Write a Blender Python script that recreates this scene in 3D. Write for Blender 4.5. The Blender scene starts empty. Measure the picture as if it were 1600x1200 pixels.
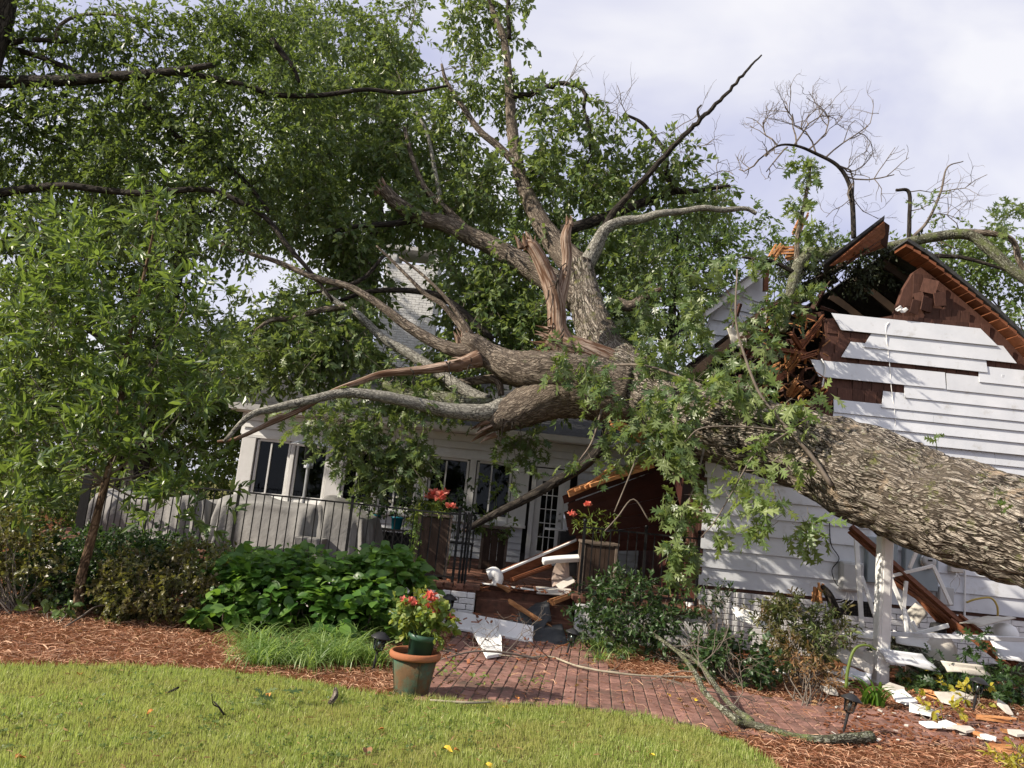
import bpy, math, random
import numpy as np
from mathutils import Vector, Matrix, Euler

random.seed(11)
rng = np.random.default_rng(11)
scene = bpy.context.scene
col = scene.collection
R = math.radians

# ------------------------------------------------------------------ camera
F_PX = 1200.0                      # focal length in pixels of the 1600 px wide photograph
PITCH, ROLL, EYE = R(9.0), R(5.8), 1.6
CAM = np.array([0, 0, EYE])
fwd = np.array([0, math.cos(PITCH), math.sin(PITCH)])
r0 = np.array([1.0, 0, 0]); u0 = np.array([0, -math.sin(PITCH), math.cos(PITCH)])
RT = math.cos(ROLL) * r0 + math.sin(ROLL) * u0
UP = -math.sin(ROLL) * r0 + math.cos(ROLL) * u0
cd = bpy.data.cameras.new('camera'); cam = bpy.data.objects.new('camera', cd); col.objects.link(cam)
cd.sensor_fit = 'HORIZONTAL'; cd.sensor_width = 36.0; cd.lens = 36.0 * F_PX / 1600
cd.clip_start = 0.05; cd.clip_end = 900
M = Matrix(((RT[0], UP[0], -fwd[0], 0), (RT[1], UP[1], -fwd[1], 0), (RT[2], UP[2], -fwd[2], EYE), (0, 0, 0, 1)))
cam.matrix_world = M
scene.camera = cam

def at(u, v, Y):
    """point of the place seen at photo position (u, v) at distance Y in front of the camera"""
    d = fwd * F_PX + RT * (u - 800) + UP * (600 - v)
    return CAM + d * (Y / d[1])
def gz(u, v, z=0.0):
    d = fwd * F_PX + RT * (u - 800) + UP * (600 - v)
    return CAM + d * ((z - EYE) / d[2])

# ------------------------------------------------------------------ sky and sun
SUN_EL, SUN_AZ_VEC = R(33), (-0.95, -0.31)          # the sun stands to the left, a little behind the camera
world = bpy.data.worlds.new('World'); scene.world = world; world.use_nodes = True
wn = world.node_tree; wn.nodes.clear()
def W(t, **k):
    n = wn.nodes.new(t)
    for a, b in k.items(): setattr(n, a, b)
    return n
wo = W('ShaderNodeOutputWorld'); bg = W('ShaderNodeBackground'); bg.inputs[1].default_value = 0.074
sky = W('ShaderNodeTexSky', sky_type='NISHITA', sun_disc=False)
sky.sun_elevation = SUN_EL; sky.sun_rotation = math.atan2(SUN_AZ_VEC[0], SUN_AZ_VEC[1])
tc = W('ShaderNodeTexCoord'); mp = W('ShaderNodeMapping')
mp.inputs['Rotation'].default_value = (0.2, 0.5, 0.6); mp.inputs['Scale'].default_value = (1.0, 2.6, 2.2)
nz = W('ShaderNodeTexNoise'); nz.inputs['Scale'].default_value = 2.1; nz.inputs['Detail'].default_value = 5
nz.inputs['Roughness'].default_value = 0.5; nz.inputs['Distortion'].default_value = 0.4
rp = W('ShaderNodeValToRGB')
rp.color_ramp.elements[0].position = 0.36; rp.color_ramp.elements[0].color = (5.5, 5.65, 7.6, 1)
rp.color_ramp.elements[1].position = 0.64; rp.color_ramp.elements[1].color = (8.9, 8.8, 9.2, 1)
mx = W('ShaderNodeMix', data_type='RGBA'); mx.inputs[0].default_value = 0.86
wn.links.new(tc.outputs['Generated'], mp.inputs['Vector']); wn.links.new(mp.outputs[0], nz.inputs['Vector'])
wn.links.new(nz.outputs[0], rp.inputs[0]); wn.links.new(sky.outputs[0], mx.inputs[6]); wn.links.new(rp.outputs[0], mx.inputs[7])
wn.links.new(mx.outputs[2], bg.inputs[0]); wn.links.new(bg.outputs[0], wo.inputs[0])

sl = bpy.data.lights.new('sun', 'SUN'); sl.energy = 5.0; sl.angle = R(0.6); sl.color = (1.0, 0.9, 0.76)
so = bpy.data.objects.new('sun', sl); col.objects.link(so)
az = Vector((SUN_AZ_VEC[0], SUN_AZ_VEC[1], 0)).normalized()
sdir = Vector((az.x * math.cos(SUN_EL), az.y * math.cos(SUN_EL), math.sin(SUN_EL)))
so.rotation_euler = (-sdir).to_track_quat('-Z', 'Y').to_euler(); so.location = (-20, -8, 14)

scene.view_settings.view_transform = 'Standard'; scene.view_settings.look = 'None'
scene.view_settings.exposure = 0.68; scene.view_settings.gamma = 1.0; scene.view_settings.use_curve_mapping = False
scene.render.engine = 'CYCLES'
scene.cycles.max_bounces = 6; scene.cycles.transparent_max_bounces = 6
scene.cycles.use_denoising = True

# ------------------------------------------------------------------ materials
class N:
    def __init__(s, name):
        s.m = bpy.data.materials.new(name); s.m.use_nodes = True; s.t = s.m.node_tree; s.t.nodes.clear()
        s.out = s('ShaderNodeOutputMaterial')
    def __call__(s, t, ins=None, **k):
        n = s.t.nodes.new(t)
        for a, b in k.items(): setattr(n, a, b)
        for a, b in (ins or {}).items():
            if hasattr(b, 'is_linked') or isinstance(b, bpy.types.NodeSocket): s.t.links.new(b, n.inputs[a])
            else: n.inputs[a].default_value = b
        return n
    def ramp(s, fac, stops):
        n = s('ShaderNodeValToRGB', {0: fac}); e = n.color_ramp.elements
        while len(e) < len(stops): e.new(0.5)
        for i, (p, c) in enumerate(stops): e[i].position = p; e[i].color = (*c, 1)
        return n.outputs[0]
    def noise(s, vec, scale, detail=3, rough=0.55, dist=0.0):
        return s('ShaderNodeTexNoise', {'Vector': vec, 'Scale': scale, 'Detail': detail, 'Roughness': rough, 'Distortion': dist}).outputs[0]
    def mixc(s, f, a, b, bt='MIX'):
        n = s('ShaderNodeMix', data_type='RGBA', blend_type=bt)
        for i, x in ((0, f), (6, a), (7, b)):
            if isinstance(x, bpy.types.NodeSocket): s.t.links.new(x, n.inputs[i])
            elif i == 0: n.inputs[0].default_value = x
            else: n.inputs[i].default_value = (*x, 1)
        return n.outputs[2]
    def pos(s): return s('ShaderNodeNewGeometry').outputs['Position']
    def obj(s): return s('ShaderNodeTexCoord').outputs['Object']
    def scaled(s, vec, sc): return s('ShaderNodeMapping', {0: vec, 'Scale': sc}).outputs[0]
    def bump(s, h, dist, strength=1.0):
        return s('ShaderNodeBump', {'Height': h, 'Distance': dist, 'Strength': strength}).outputs[0]
    def finish(s, sh): s.t.links.new(sh, s.out.inputs[0]); return s.m
    def bsdf(s, colr, rough=0.6, normal=None, spec=0.4, metal=0.0, **kw):
        p = s('ShaderNodeBsdfPrincipled')
        for k, x in (('Base Color', colr), ('Roughness', rough)):
            if isinstance(x, bpy.types.NodeSocket): s.t.links.new(x, p.inputs[k])
            else: p.inputs[k].default_value = (*x, 1) if k == 'Base Color' else x
        p.inputs['Specular IOR Level'].default_value = spec; p.inputs['Metallic'].default_value = metal
        if normal is not None: s.t.links.new(normal, p.inputs['Normal'])
        for k, x in kw.items(): p.inputs[k.replace('_', ' ')].default_value = x
        return p.outputs[0]

def plain(name, a, b, scale=6, rough=0.6, bump=0.003, bscale=60, spec=0.3, metal=0.0, stretch=(1, 1, 1), per_obj=0.0, dirt=None):
    """surface whose colour wanders between a and b, with fine relief and optional dirt blotches"""
    n = N(name); v = n.scaled(n.pos(), stretch)
    c = n.ramp(n.noise(v, scale, 5, 0.6), [(0.3, a), (0.7, b)])
    if per_obj:
        r = n('ShaderNodeObjectInfo').outputs['Random']
        k = n('ShaderNodeMapRange', {0: r, 3: 1 - per_obj, 4: 1 + per_obj}).outputs[0]
        c = n('ShaderNodeVectorMath', {0: c, 'Scale': k}, operation='SCALE').outputs[0]
    if dirt:
        c = n.mixc(n.ramp(n.noise(n.pos(), dirt[1], 6, 0.7), [(dirt[2], (0, 0, 0)), (dirt[2] + 0.18, (1, 1, 1))]), c, dirt[0])
    nm = n.bump(n.noise(v, bscale, 4, 0.65), bump) if bump else None
    return n.finish(n.bsdf(c, rough, nm, spec, metal))

def leafmat(name, stops, rough=0.42, trans=0.35, tcol=None, spec=0.4, patch=None):
    n = N(name)
    r = n('ShaderNodeNewGeometry').outputs['Random Per Island']
    c = n.ramp(r, stops)
    if patch:
        c = n.mixc(n.ramp(n.noise(n.pos(), patch[1], 3), [(0.42, (0, 0, 0)), (0.62, (1, 1, 1))]), c, patch[0])
    p = n.bsdf(c, rough, None, spec)
    t = tcol or tuple(min(1, x * k) for x, k in zip(stops[-1][1], (1.5, 1.6, 0.8)))
    tr = n('ShaderNodeBsdfTranslucent', {0: (*t, 1)}).outputs[0]
    m = n('ShaderNodeMixShader', {0: trans, 1: p, 2: tr}).outputs[0]
    return n.finish(m)

def leafmat_object(name, stops, **k):
    """as leafmat, but each leaf is an object of its own"""
    n = N(name); c = n.ramp(n('ShaderNodeObjectInfo').outputs['Random'], stops)
    p = n.bsdf(c, 0.4, None, 0.45)
    t = tuple(min(1, x * q) for x, q in zip(stops[-1][1], (1.5, 1.6, 0.8)))
    tr = n('ShaderNodeBsdfTranslucent', {0: (*t, 1)}).outputs[0]
    return n.finish(n('ShaderNodeMixShader', {0: 0.35, 1: p, 2: tr}).outputs[0])

def barkmat(name, fissure, mid, light, scale=9.0, stretch=0.28, depth=0.02, moss=None, moss_at=0.55):
    n = N(name); a = n('ShaderNodeAttribute', attribute_name='bk').outputs['Vector']
    v = n.scaled(a, (1, 1, stretch))
    wv = n('ShaderNodeTexNoise', {'Vector': v, 'Scale': scale * 0.6, 'Detail': 3}).outputs['Color']
    wv = n('ShaderNodeVectorMath', {0: wv, 1: (0.5, 0.5, 0.5)}, operation='SUBTRACT').outputs[0]
    wv = n('ShaderNodeVectorMath', {0: wv, 'Scale': 4.2 / scale}, operation='SCALE').outputs[0]
    vv = n('ShaderNodeVectorMath', {0: v, 1: wv}, operation='ADD').outputs[0]
    e1 = n('ShaderNodeTexVoronoi', {'Vector': vv, 'Scale': scale}, feature='DISTANCE_TO_EDGE').outputs['Distance']
    e2 = n('ShaderNodeTexVoronoi', {'Vector': vv, 'Scale': scale * 2.2}, feature='DISTANCE_TO_EDGE').outputs['Distance']
    s1 = n('ShaderNodeMapRange', {0: e1, 1: 0.0, 2: 0.22}, interpolation_type='SMOOTHSTEP').outputs[0]
    s2 = n('ShaderNodeMapRange', {0: e2, 1: 0.0, 2: 0.25, 3: 0.45, 4: 1.0}, interpolation_type='SMOOTHSTEP').outputs[0]
    f = n.noise(v, scale * 5, 4, 0.7)
    fm = n('ShaderNodeMapRange', {0: f, 1: 0.3, 2: 0.7, 3: 0.6, 4: 1.1}).outputs[0]
    h = n('ShaderNodeMath', {0: n('ShaderNodeMath', {0: s1, 1: s2}, operation='MULTIPLY').outputs[0], 1: fm}, operation='MULTIPLY').outputs[0]
    big = n.noise(a, 1.6, 3)
    c = n.ramp(h, [(0.06, fissure), (0.32, mid), (0.8, light)])
    c = n.mixc(n.ramp(big, [(0.42, (0, 0, 0)), (0.62, (0.45, 0.45, 0.45))]), c, mid)
    if depth > 0.03: c = n.mixc(n.ramp(n.noise(a, 2.7, 6, 0.7), [(0.6, (0, 0, 0)), (0.66, (0.7, 0.7, 0.7))]), c, (0.40, 0.31, 0.22))
    if depth > 0.03:
        c = n.mixc(n.ramp(n.noise(a, 1.1, 5, 0.7), [(0.5, (0, 0, 0)), (0.64, (0.4, 0.4, 0.4))]), c, (0.05, 0.042, 0.03))
        c = n.mixc(n.ramp(n.noise(a, 13, 5, 0.7), [(0.61, (0, 0, 0)), (0.66, (0.8, 0.8, 0.8))]), c, (0.42, 0.43, 0.34))
    if moss:
        c = n.mixc(n.ramp(n.noise(a, 5, 5, 0.75), [(moss_at, (0, 0, 0)), (moss_at + 0.12, (0.85, 0.85, 0.85))]), c, moss)
    return n.finish(n.bsdf(c, 0.85, n.bump(h, depth, 1.0), 0.15))

MAT = {}
MAT['bark'] = barkmat('oak bark', (0.018, 0.014, 0.010), (0.18, 0.15, 0.12), (0.58, 0.52, 0.44), 14, 0.26, 0.04, (0.12, 0.13, 0.04), 0.56)
MAT['limb'] = barkmat('limb bark', (0.05, 0.04, 0.032), (0.17, 0.135, 0.105), (0.36, 0.31, 0.25), 18, 0.22, 0.02, (0.12, 0.13, 0.07), 0.62)
MAT['greylimb'] = barkmat('grey limb bark', (0.08, 0.075, 0.065), (0.23, 0.22, 0.19), (0.42, 0.41, 0.36), 22, 0.45, 0.006, (0.17, 0.19, 0.13), 0.6)
MAT['darklimb'] = barkmat('dark limb bark', (0.012, 0.01, 0.009), (0.035, 0.029, 0.024), (0.075, 0.065, 0.052), 14, 0.25, 0.012)
MAT['brownbark'] = barkmat('young bark', (0.035, 0.022, 0.013), (0.12, 0.075, 0.045), (0.22, 0.15, 0.095), 16, 0.3, 0.006)
MAT['moss'] = barkmat('lichen bark', (0.035, 0.032, 0.024), (0.13, 0.13, 0.085), (0.38, 0.39, 0.31), 20, 0.6, 0.012, (0.14, 0.17, 0.06), 0.5)
MAT['barewood'] = barkmat('bare wood', (0.09, 0.045, 0.025), (0.22, 0.15, 0.11), (0.42, 0.325, 0.255), 9, 0.06, 0.012, (0.10, 0.06, 0.04), 0.54)
MAT['twig'] = plain('twig', (0.10, 0.08, 0.065), (0.2, 0.17, 0.14), 8, 0.8, 0, spec=0.1)
MAT['palebranch'] = plain('pale twig', (0.24, 0.21, 0.15), (0.36, 0.32, 0.24), 12, 0.8, 0.002, spec=0.1)
MAT['splinter'] = plain('torn orange wood', (0.30, 0.125, 0.05), (0.56, 0.29, 0.13), 8, 0.75, 0.006, 40, 0.15, stretch=(1, 1, 4), per_obj=0.25)
MAT['brownwood'] = plain('red brown timber', (0.13, 0.045, 0.02), (0.25, 0.095, 0.045), 7, 0.6, 0.003, 50, 0.25, stretch=(1, 1, 5), per_obj=0.2)
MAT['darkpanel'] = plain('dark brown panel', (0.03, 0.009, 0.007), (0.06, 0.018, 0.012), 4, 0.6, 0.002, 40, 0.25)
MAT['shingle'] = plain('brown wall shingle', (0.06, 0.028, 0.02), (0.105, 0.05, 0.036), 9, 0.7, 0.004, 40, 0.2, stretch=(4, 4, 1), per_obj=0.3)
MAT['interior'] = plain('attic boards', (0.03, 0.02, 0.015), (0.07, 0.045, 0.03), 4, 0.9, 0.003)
MAT['felt'] = plain('tar paper', (0.03, 0.032, 0.035), (0.065, 0.068, 0.072), 5, 0.75, 0.006, 12, 0.25)
MAT['asphalt'] = plain('roof shingles', (0.03, 0.03, 0.031), (0.07, 0.07, 0.07), 14, 0.9, 0.006, 90, 0.1)
MAT['siding'] = plain('white aluminium siding', (0.56, 0.585, 0.62), (0.65, 0.67, 0.70), 3, 0.42, 0.0012, 14, 0.4, per_obj=0.05, dirt=((0.43, 0.425, 0.40), 4, 0.57))
MAT['white'] = plain('white painted trim', (0.68, 0.68, 0.66), (0.78, 0.78, 0.77), 5, 0.45, 0.001, 30, 0.35, dirt=((0.5, 0.48, 0.44), 9, 0.64))
MAT['whitebrick'] = plain('white painted brick', (0.56, 0.56, 0.55), (0.72, 0.72, 0.71), 7, 0.7, 0.004, 45, 0.2, per_obj=0.08, dirt=((0.40, 0.385, 0.35), 5, 0.6))
MAT['mortar'] = plain('painted mortar', (0.42, 0.41, 0.40), (0.54, 0.53, 0.52), 20, 0.9, 0.003)
MAT['brick'] = plain('red paving brick', (0.15, 0.078, 0.062), (0.27, 0.15, 0.122), 12, 0.85, 0.003, 90, 0.15, per_obj=0.28, dirt=((0.10, 0.07, 0.055), 2.2, 0.5))
MAT['capbrick'] = plain('brown cap brick', (0.10, 0.05, 0.035), (0.19, 0.09, 0.06), 12, 0.8, 0.004, 60, 0.15, per_obj=0.3, dirt=((0.06, 0.045, 0.035), 4, 0.5))
MAT['sand'] = plain('sandy joint', (0.06, 0.045, 0.035), (0.12, 0.095, 0.07), 20, 0.95, 0.004)
MAT['iron'] = plain('black iron', (0.006, 0.006, 0.0065), (0.012, 0.012, 0.012), 20, 0.5, 0.0008, 60, 0.2)
MAT['cover'] = plain('grey cover cloth', (0.18, 0.176, 0.17), (0.25, 0.245, 0.237), 3, 0.8, 0.02, 5, 0.2)
MAT['steel'] = plain('brushed steel', (0.5, 0.5, 0.5), (0.62, 0.62, 0.62), 10, 0.32, 0.0005, metal=0.9, spec=0.5)
MAT['greybox'] = plain('grey box enamel', (0.40, 0.405, 0.40), (0.47, 0.475, 0.47), 5, 0.5, 0.001, 20, dirt=((0.3, 0.29, 0.27), 9, 0.62))
MAT['bluebox'] = plain('blue grey enamel', (0.23, 0.27, 0.29), (0.29, 0.33, 0.35), 4, 0.5, 0.001, 20)
MAT['black'] = plain('black plastic', (0.012, 0.012, 0.013), (0.03, 0.03, 0.032), 15, 0.4, 0.001)
MAT['planter'] = plain('dark planter wood', (0.03, 0.019, 0.013), (0.065, 0.04, 0.027), 6, 0.65, 0.003, 30, 0.25, stretch=(6, 6, 1), per_obj=0.2)
MAT['planteredge'] = plain('worn planter frame', (0.09, 0.07, 0.055), (0.17, 0.13, 0.10), 9, 0.7, 0.003, 30)
MAT['teal'] = plain('teal glaze', (0.008, 0.14, 0.2), (0.015, 0.2, 0.27), 6, 0.25, 0.001, 20, 0.5)
MAT['terracotta'] = plain('mossy terracotta', (0.075, 0.048, 0.024), (0.12, 0.068, 0.034), 7, 0.85, 0.004, 45, 0.15, dirt=((0.05, 0.10, 0.068), 4.5, 0.42))
MAT['rim'] = plain('terracotta rim', (0.34, 0.12, 0.055), (0.27, 0.115, 0.06), 12, 0.8, 0.003, 60, 0.2)
MAT['greenpot'] = plain('green plastic pot', (0.025, 0.07, 0.045), (0.04, 0.095, 0.062), 5, 0.4, 0.001, 20, 0.45)
MAT['soil'] = plain('dark soil', (0.02, 0.014, 0.01), (0.045, 0.03, 0.02), 30, 0.95, 0.01)
MAT['yellowhose'] = plain('yellow hose', (0.45, 0.33, 0.08), (0.52, 0.4, 0.12), 9, 0.5, 0)
MAT['pleat'] = plain('pleated paper', (0.40, 0.31, 0.25), (0.52, 0.41, 0.34), 10, 0.8, 0.002)
MAT['insul'] = plain('cream board', (0.46, 0.43, 0.38), (0.58, 0.55, 0.49), 7, 0.8, 0.003, 30, dirt=((0.42, 0.33, 0.25), 8, 0.6))
MAT['petal'] = leafmat('coral petals', [(0, (0.6, 0.1, 0.08)), (0.5, (0.74, 0.2, 0.16)), (1, (0.78, 0.36, 0.26))], 0.6, 0.3, (0.8, 0.2, 0.15))
MAT['whitepetal'] = leafmat('white petals', [(0, (0.6, 0.58, 0.52)), (1, (0.75, 0.72, 0.65))], 0.6, 0.3, (0.7, 0.7, 0.6))
def glass(name):
    n = N(name)
    g = n('ShaderNodeBsdfGlossy', {0: (0.9, 0.93, 0.95, 1), 'Roughness': 0.03}).outputs[0]
    t = n('ShaderNodeBsdfTransparent', {0: (0.55, 0.6, 0.58, 1)}).outputs[0]
    fr = n('ShaderNodeFresnel', {0: 1.28}).outputs[0]
    return n.finish(n('ShaderNodeMixShader', {0: fr, 1: t, 2: g}).outputs[0])
MAT['glass'] = glass('window glass')
MAT['clear'] = glass('clear plastic')
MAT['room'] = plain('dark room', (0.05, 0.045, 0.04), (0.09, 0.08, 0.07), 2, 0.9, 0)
# leaves
g = lambda a, b, c: [(0, a), (0.5, b), (1, c)]
MAT['oakleaf'] = leafmat('oak leaves', g((0.036, 0.068, 0.025), (0.08, 0.126, 0.044), (0.185, 0.23, 0.09)), 0.36, 0.32)
MAT['oakleaf_one'] = leafmat_object('single oak leaf', g((0.065, 0.11, 0.03), (0.12, 0.18, 0.055), (0.24, 0.29, 0.11)))
MAT['treeleaf'] = leafmat('tree leaves', g((0.024, 0.048, 0.018), (0.062, 0.102, 0.034), (0.15, 0.195, 0.065)), 0.42, 0.34)
MAT['farleaf'] = leafmat('far tree leaves', g((0.045, 0.082, 0.03), (0.075, 0.125, 0.04), (0.135, 0.185, 0.065)), 0.48, 0.34)
MAT['sunleaf'] = leafmat('bright tree leaves', g((0.05, 0.09, 0.022), (0.085, 0.135, 0.034), (0.15, 0.195, 0.055)), 0.45, 0.36)
MAT['lanceleaf'] = leafmat('narrow glossy leaves', g((0.026, 0.058, 0.018), (0.068, 0.12, 0.032), (0.18, 0.24, 0.07)), 0.34, 0.32, spec=0.5)
MAT['azalea'] = leafmat('azalea leaves', g((0.028, 0.045, 0.014), (0.075, 0.09, 0.026), (0.19, 0.18, 0.06)), 0.4, 0.25, patch=((0.10, 0.08, 0.03), 2.5))
MAT['hydrangea'] = leafmat('hydrangea leaves', g((0.028, 0.08, 0.014), (0.065, 0.145, 0.025), (0.15, 0.25, 0.05)), 0.38, 0.35, spec=0.4)
MAT['hydrangea_one'] = leafmat_object('single hydrangea leaf', g((0.03, 0.085, 0.016), (0.06, 0.14, 0.025), (0.16, 0.27, 0.055)))
MAT['liriope'] = leafmat('strap grass', g((0.05, 0.10, 0.024), (0.12, 0.20, 0.05), (0.32, 0.42, 0.17)), 0.42, 0.35)
MAT['nandina'] = leafmat('small shrub leaves', g((0.02, 0.045, 0.016), (0.035, 0.072, 0.022), (0.065, 0.11, 0.035)), 0.4, 0.25, spec=0.45)
MAT['conifer'] = leafmat('needle sprays', g((0.035, 0.06, 0.018), (0.075, 0.11, 0.032), (0.16, 0.19, 0.07)), 0.45, 0.2, patch=((0.12, 0.06, 0.022), 2.0))
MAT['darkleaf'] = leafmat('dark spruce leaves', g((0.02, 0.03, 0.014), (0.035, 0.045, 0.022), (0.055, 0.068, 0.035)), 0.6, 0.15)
MAT['yellowleaf'] = leafmat('yellow green leaves', g((0.2, 0.22, 0.03), (0.33, 0.31, 0.04), (0.45, 0.36, 0.05)), 0.5, 0.35)
MAT['geranium'] = leafmat('geranium leaves', g((0.08, 0.14, 0.03), (0.13, 0.20, 0.045), (0.25, 0.27, 0.06)), 0.5, 0.35)
MAT['fallenleaf'] = leafmat_object('fallen leaf', g((0.4, 0.12, 0.03), (0.6, 0.33, 0.02), (0.72, 0.52, 0.04)))
MAT['deadleaf'] = leafmat('dead leaves', g((0.13, 0.06, 0.025), (0.22, 0.12, 0.05), (0.34, 0.21, 0.1)), 0.7, 0.2)
MAT['grass'] = leafmat('lawn grass', g((0.09, 0.15, 0.028), (0.26, 0.33, 0.075), (0.58, 0.60, 0.27)), 0.42, 0.4, (0.52, 0.62, 0.14), 0.4, patch=((0.33, 0.31, 0.11), 1.4))
MAT['straw'] = leafmat('pine straw', g((0.12, 0.048, 0.026), (0.31, 0.14, 0.078), (0.62, 0.40, 0.26)), 0.65, 0.12, (0.5, 0.25, 0.1), 0.2)
MAT['lawnsoil'] = plain('lawn soil', (0.09, 0.09, 0.028), (0.15, 0.14, 0.05), 9, 0.95, 0.01, 60, 0.05)
MAT['mulchsoil'] = plain('straw litter', (0.10, 0.038, 0.018), (0.19, 0.08, 0.038), 14, 0.95, 0.015, 60, 0.05)

# ------------------------------------------------------------------ mesh building
class MB:
    def __init__(s): s.V = []; s.F = []; s.B = []; s.n = 0
    def add(s, V, Fs, bk=None):
        V = np.asarray(V, float).reshape(-1, 3)
        for f in (Fs if isinstance(Fs, list) else [Fs]):
            f = np.asarray(f, np.int64)
            if f.ndim == 1: f = f.reshape(1, -1)
            if f.size: s.F.append(f + s.n)
        s.V.append(V); s.B.append(V if bk is None else np.asarray(bk, float)); s.n += len(V)
        return s
    def box(s, c, size, rot=None):
        x, y, z = (q / 2 for q in size)
        v = np.array([(a, b, d) for a in (-x, x) for b in (-y, y) for d in (-z, z)])
        if rot is not None: v = v @ np.array(rot.to_3x3() if hasattr(rot, 'to_3x3') else rot).T
        return s.add(v + np.array(c), [(0, 1, 3, 2), (4, 6, 7, 5), (0, 4, 5, 1), (2, 3, 7, 6), (0, 2, 6, 4), (1, 5, 7, 3)])
    def bar(s, p, q, w, h, up=(0, 0, 1)):
        p = np.array(p, float); q = np.array(q, float); d = q - p; L = np.linalg.norm(d); d = d / L
        sd = np.cross(d, up); sd /= np.linalg.norm(sd) + 1e-9; n = np.cross(sd, d)
        return s.box((p + q) / 2, (L, w, h), np.stack([d, sd, n], 1))
    def prism(s, poly, off):
        """closed slab: polygon poly (list of 3-D points) thickened along off"""
        P = np.array(poly, float); k = len(P); Q = P + np.array(off)
        i = np.arange(k); j = (i + 1) % k
        s.add(np.vstack([P, Q]), [tuple(range(k)), tuple(range(2 * k - 1, k - 1, -1)), np.stack([i, i + k, j + k, j], 1)])
        return s
    def lathe(s, prof, c, n=20, rot=None, closed=True):
        prof = np.array(prof, float); a = np.linspace(0, 2 * np.pi, n, endpoint=False); k = len(prof)
        v = np.zeros((k, n, 3)); v[:, :, 0] = prof[:, :1] * np.cos(a); v[:, :, 1] = prof[:, :1] * np.sin(a); v[:, :, 2] = prof[:, 1:]
        v = v.reshape(-1, 3)
        if rot is not None: v = v @ np.array(rot.to_3x3()).T
        i, j = np.meshgrid(np.arange(k - 1), np.arange(n), indexing='ij'); jn = (j + 1) % n
        f = np.stack([i * n + j, i * n + jn, (i + 1) * n + jn, (i + 1) * n + j], -1).reshape(-1, 4)
        return s.add(v + np.array(c), f)
    def tube(s, P, rad, n=8, cap=True, jit=0.0, disp=None):
        P = np.asarray(P, float); k = len(P); rad = np.broadcast_to(np.asarray(rad, float), (k,))
        T = np.gradient(P, axis=0); T /= np.linalg.norm(T, axis=1, keepdims=True) + 1e-12
        ref = np.array([0.31, 0.2, 0.93]) if abs(T[0] @ np.array([0.31, 0.2, 0.93])) < 0.9 else np.array([1.0, 0, 0])
        nn = np.cross(T[0], ref); nn /= np.linalg.norm(nn); NN = [nn]
        for i in range(1, k):
            nn = NN[-1] - T[i] * (NN[-1] @ T[i]); nn /= np.linalg.norm(nn) + 1e-12; NN.append(nn)
        NN = np.array(NN); BB = np.cross(T, NN)
        L = np.concatenate([[0], np.cumsum(np.linalg.norm(np.diff(P, axis=0), axis=1))])
        a = np.linspace(0, 2 * np.pi, n, endpoint=False)
        rr = rad[:, None] * np.ones((1, n))
        if jit: rr = rr * (1 + jit * rng.standard_normal((k, n)))
        rm = float(rad.max())
        bk = np.stack([np.cos(a)[None] * rad[:, None] * np.ones((k, n)), np.sin(a)[None] * rad[:, None] * np.ones((k, n)), L[:, None] * np.ones((k, n))], -1)
        if disp is not None: rr = rr + disp(bk)
        off = float(rng.random() * 20); bk = bk + np.array([off, off * 0.7, off * 1.3])
        V = P[:, None] + rr[..., None] * (np.cos(a)[None, :, None] * NN[:, None] + np.sin(a)[None, :, None] * BB[:, None])
        i, j = np.meshgrid(np.arange(k - 1), np.arange(n), indexing='ij'); jn = (j + 1) % n
        f = np.stack([i * n + j, i * n + jn, (i + 1) * n + jn, (i + 1) * n + j], -1).reshape(-1, 4)
        fs = [f]
        if cap: fs += [tuple(range(n - 1, -1, -1)), tuple(range((k - 1) * n, k * n))]
        return s.add(V.reshape(-1, 3), fs, bk.reshape(-1, 3))

def mesh_of(name, mb, mat, loc, smooth):
    V = np.concatenate(mb.V) - np.asarray(loc); me = bpy.data.meshes.new(name)
    me.vertices.add(len(V)); me.vertices.foreach_set('co', V.ravel().astype(np.float32))
    tot = sum(f.size for f in mb.F); npoly = sum(len(f) for f in mb.F)
    me.loops.add(tot); me.polygons.add(npoly)
    me.loops.foreach_set('vertex_index', np.concatenate([f.ravel() for f in mb.F]).astype(np.int32))
    cnt = np.concatenate([np.full(len(f), f.shape[1]) for f in mb.F])
    st = np.concatenate([[0], np.cumsum(cnt)[:-1]])
    me.polygons.foreach_set('loop_start', st.astype(np.int32))
    me.polygons.foreach_set('use_smooth', np.full(npoly, bool(smooth)))
    a = me.attributes.new('bk', 'FLOAT_VECTOR', 'POINT'); a.data.foreach_set('vector', np.concatenate(mb.B).ravel().astype(np.float32))
    me.update(calc_edges=True); me.validate()
    me.materials.append(MAT[mat] if isinstance(mat, str) else mat)
    return me

def wloc(o):
    p = np.array(o.location)
    while o.parent is not None: o = o.parent; p = p + np.array(o.location)
    return p

def part(name, mb, mat, parent=None, smooth=False, bevel=0.0, origin=None, **props):
    """links what mb holds (world coordinates) as ONE mesh object, a child of parent"""
    pl = wloc(parent) if parent is not None else np.zeros(3)
    org = pl if origin is None else np.array(origin, float)
    o = bpy.data.objects.new(name, mesh_of(name, mb, mat, org, smooth)); col.objects.link(o)
    o.parent = parent; o.location = tuple(org - pl)
    if bevel:
        b = o.modifiers.new('bevel', 'BEVEL'); b.width = bevel; b.segments = 1; b.limit_method = 'ANGLE'
    for k, v in props.items(): o[k] = v
    return o

def thing(name, label, cat, loc, group=None):
    o = bpy.data.objects.new(name, None); col.objects.link(o); o.location = tuple(float(x) for x in loc)
    o.empty_display_size = 0.2
    o['label'] = label; o['category'] = cat
    if group: o['group'] = group
    return o

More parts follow.
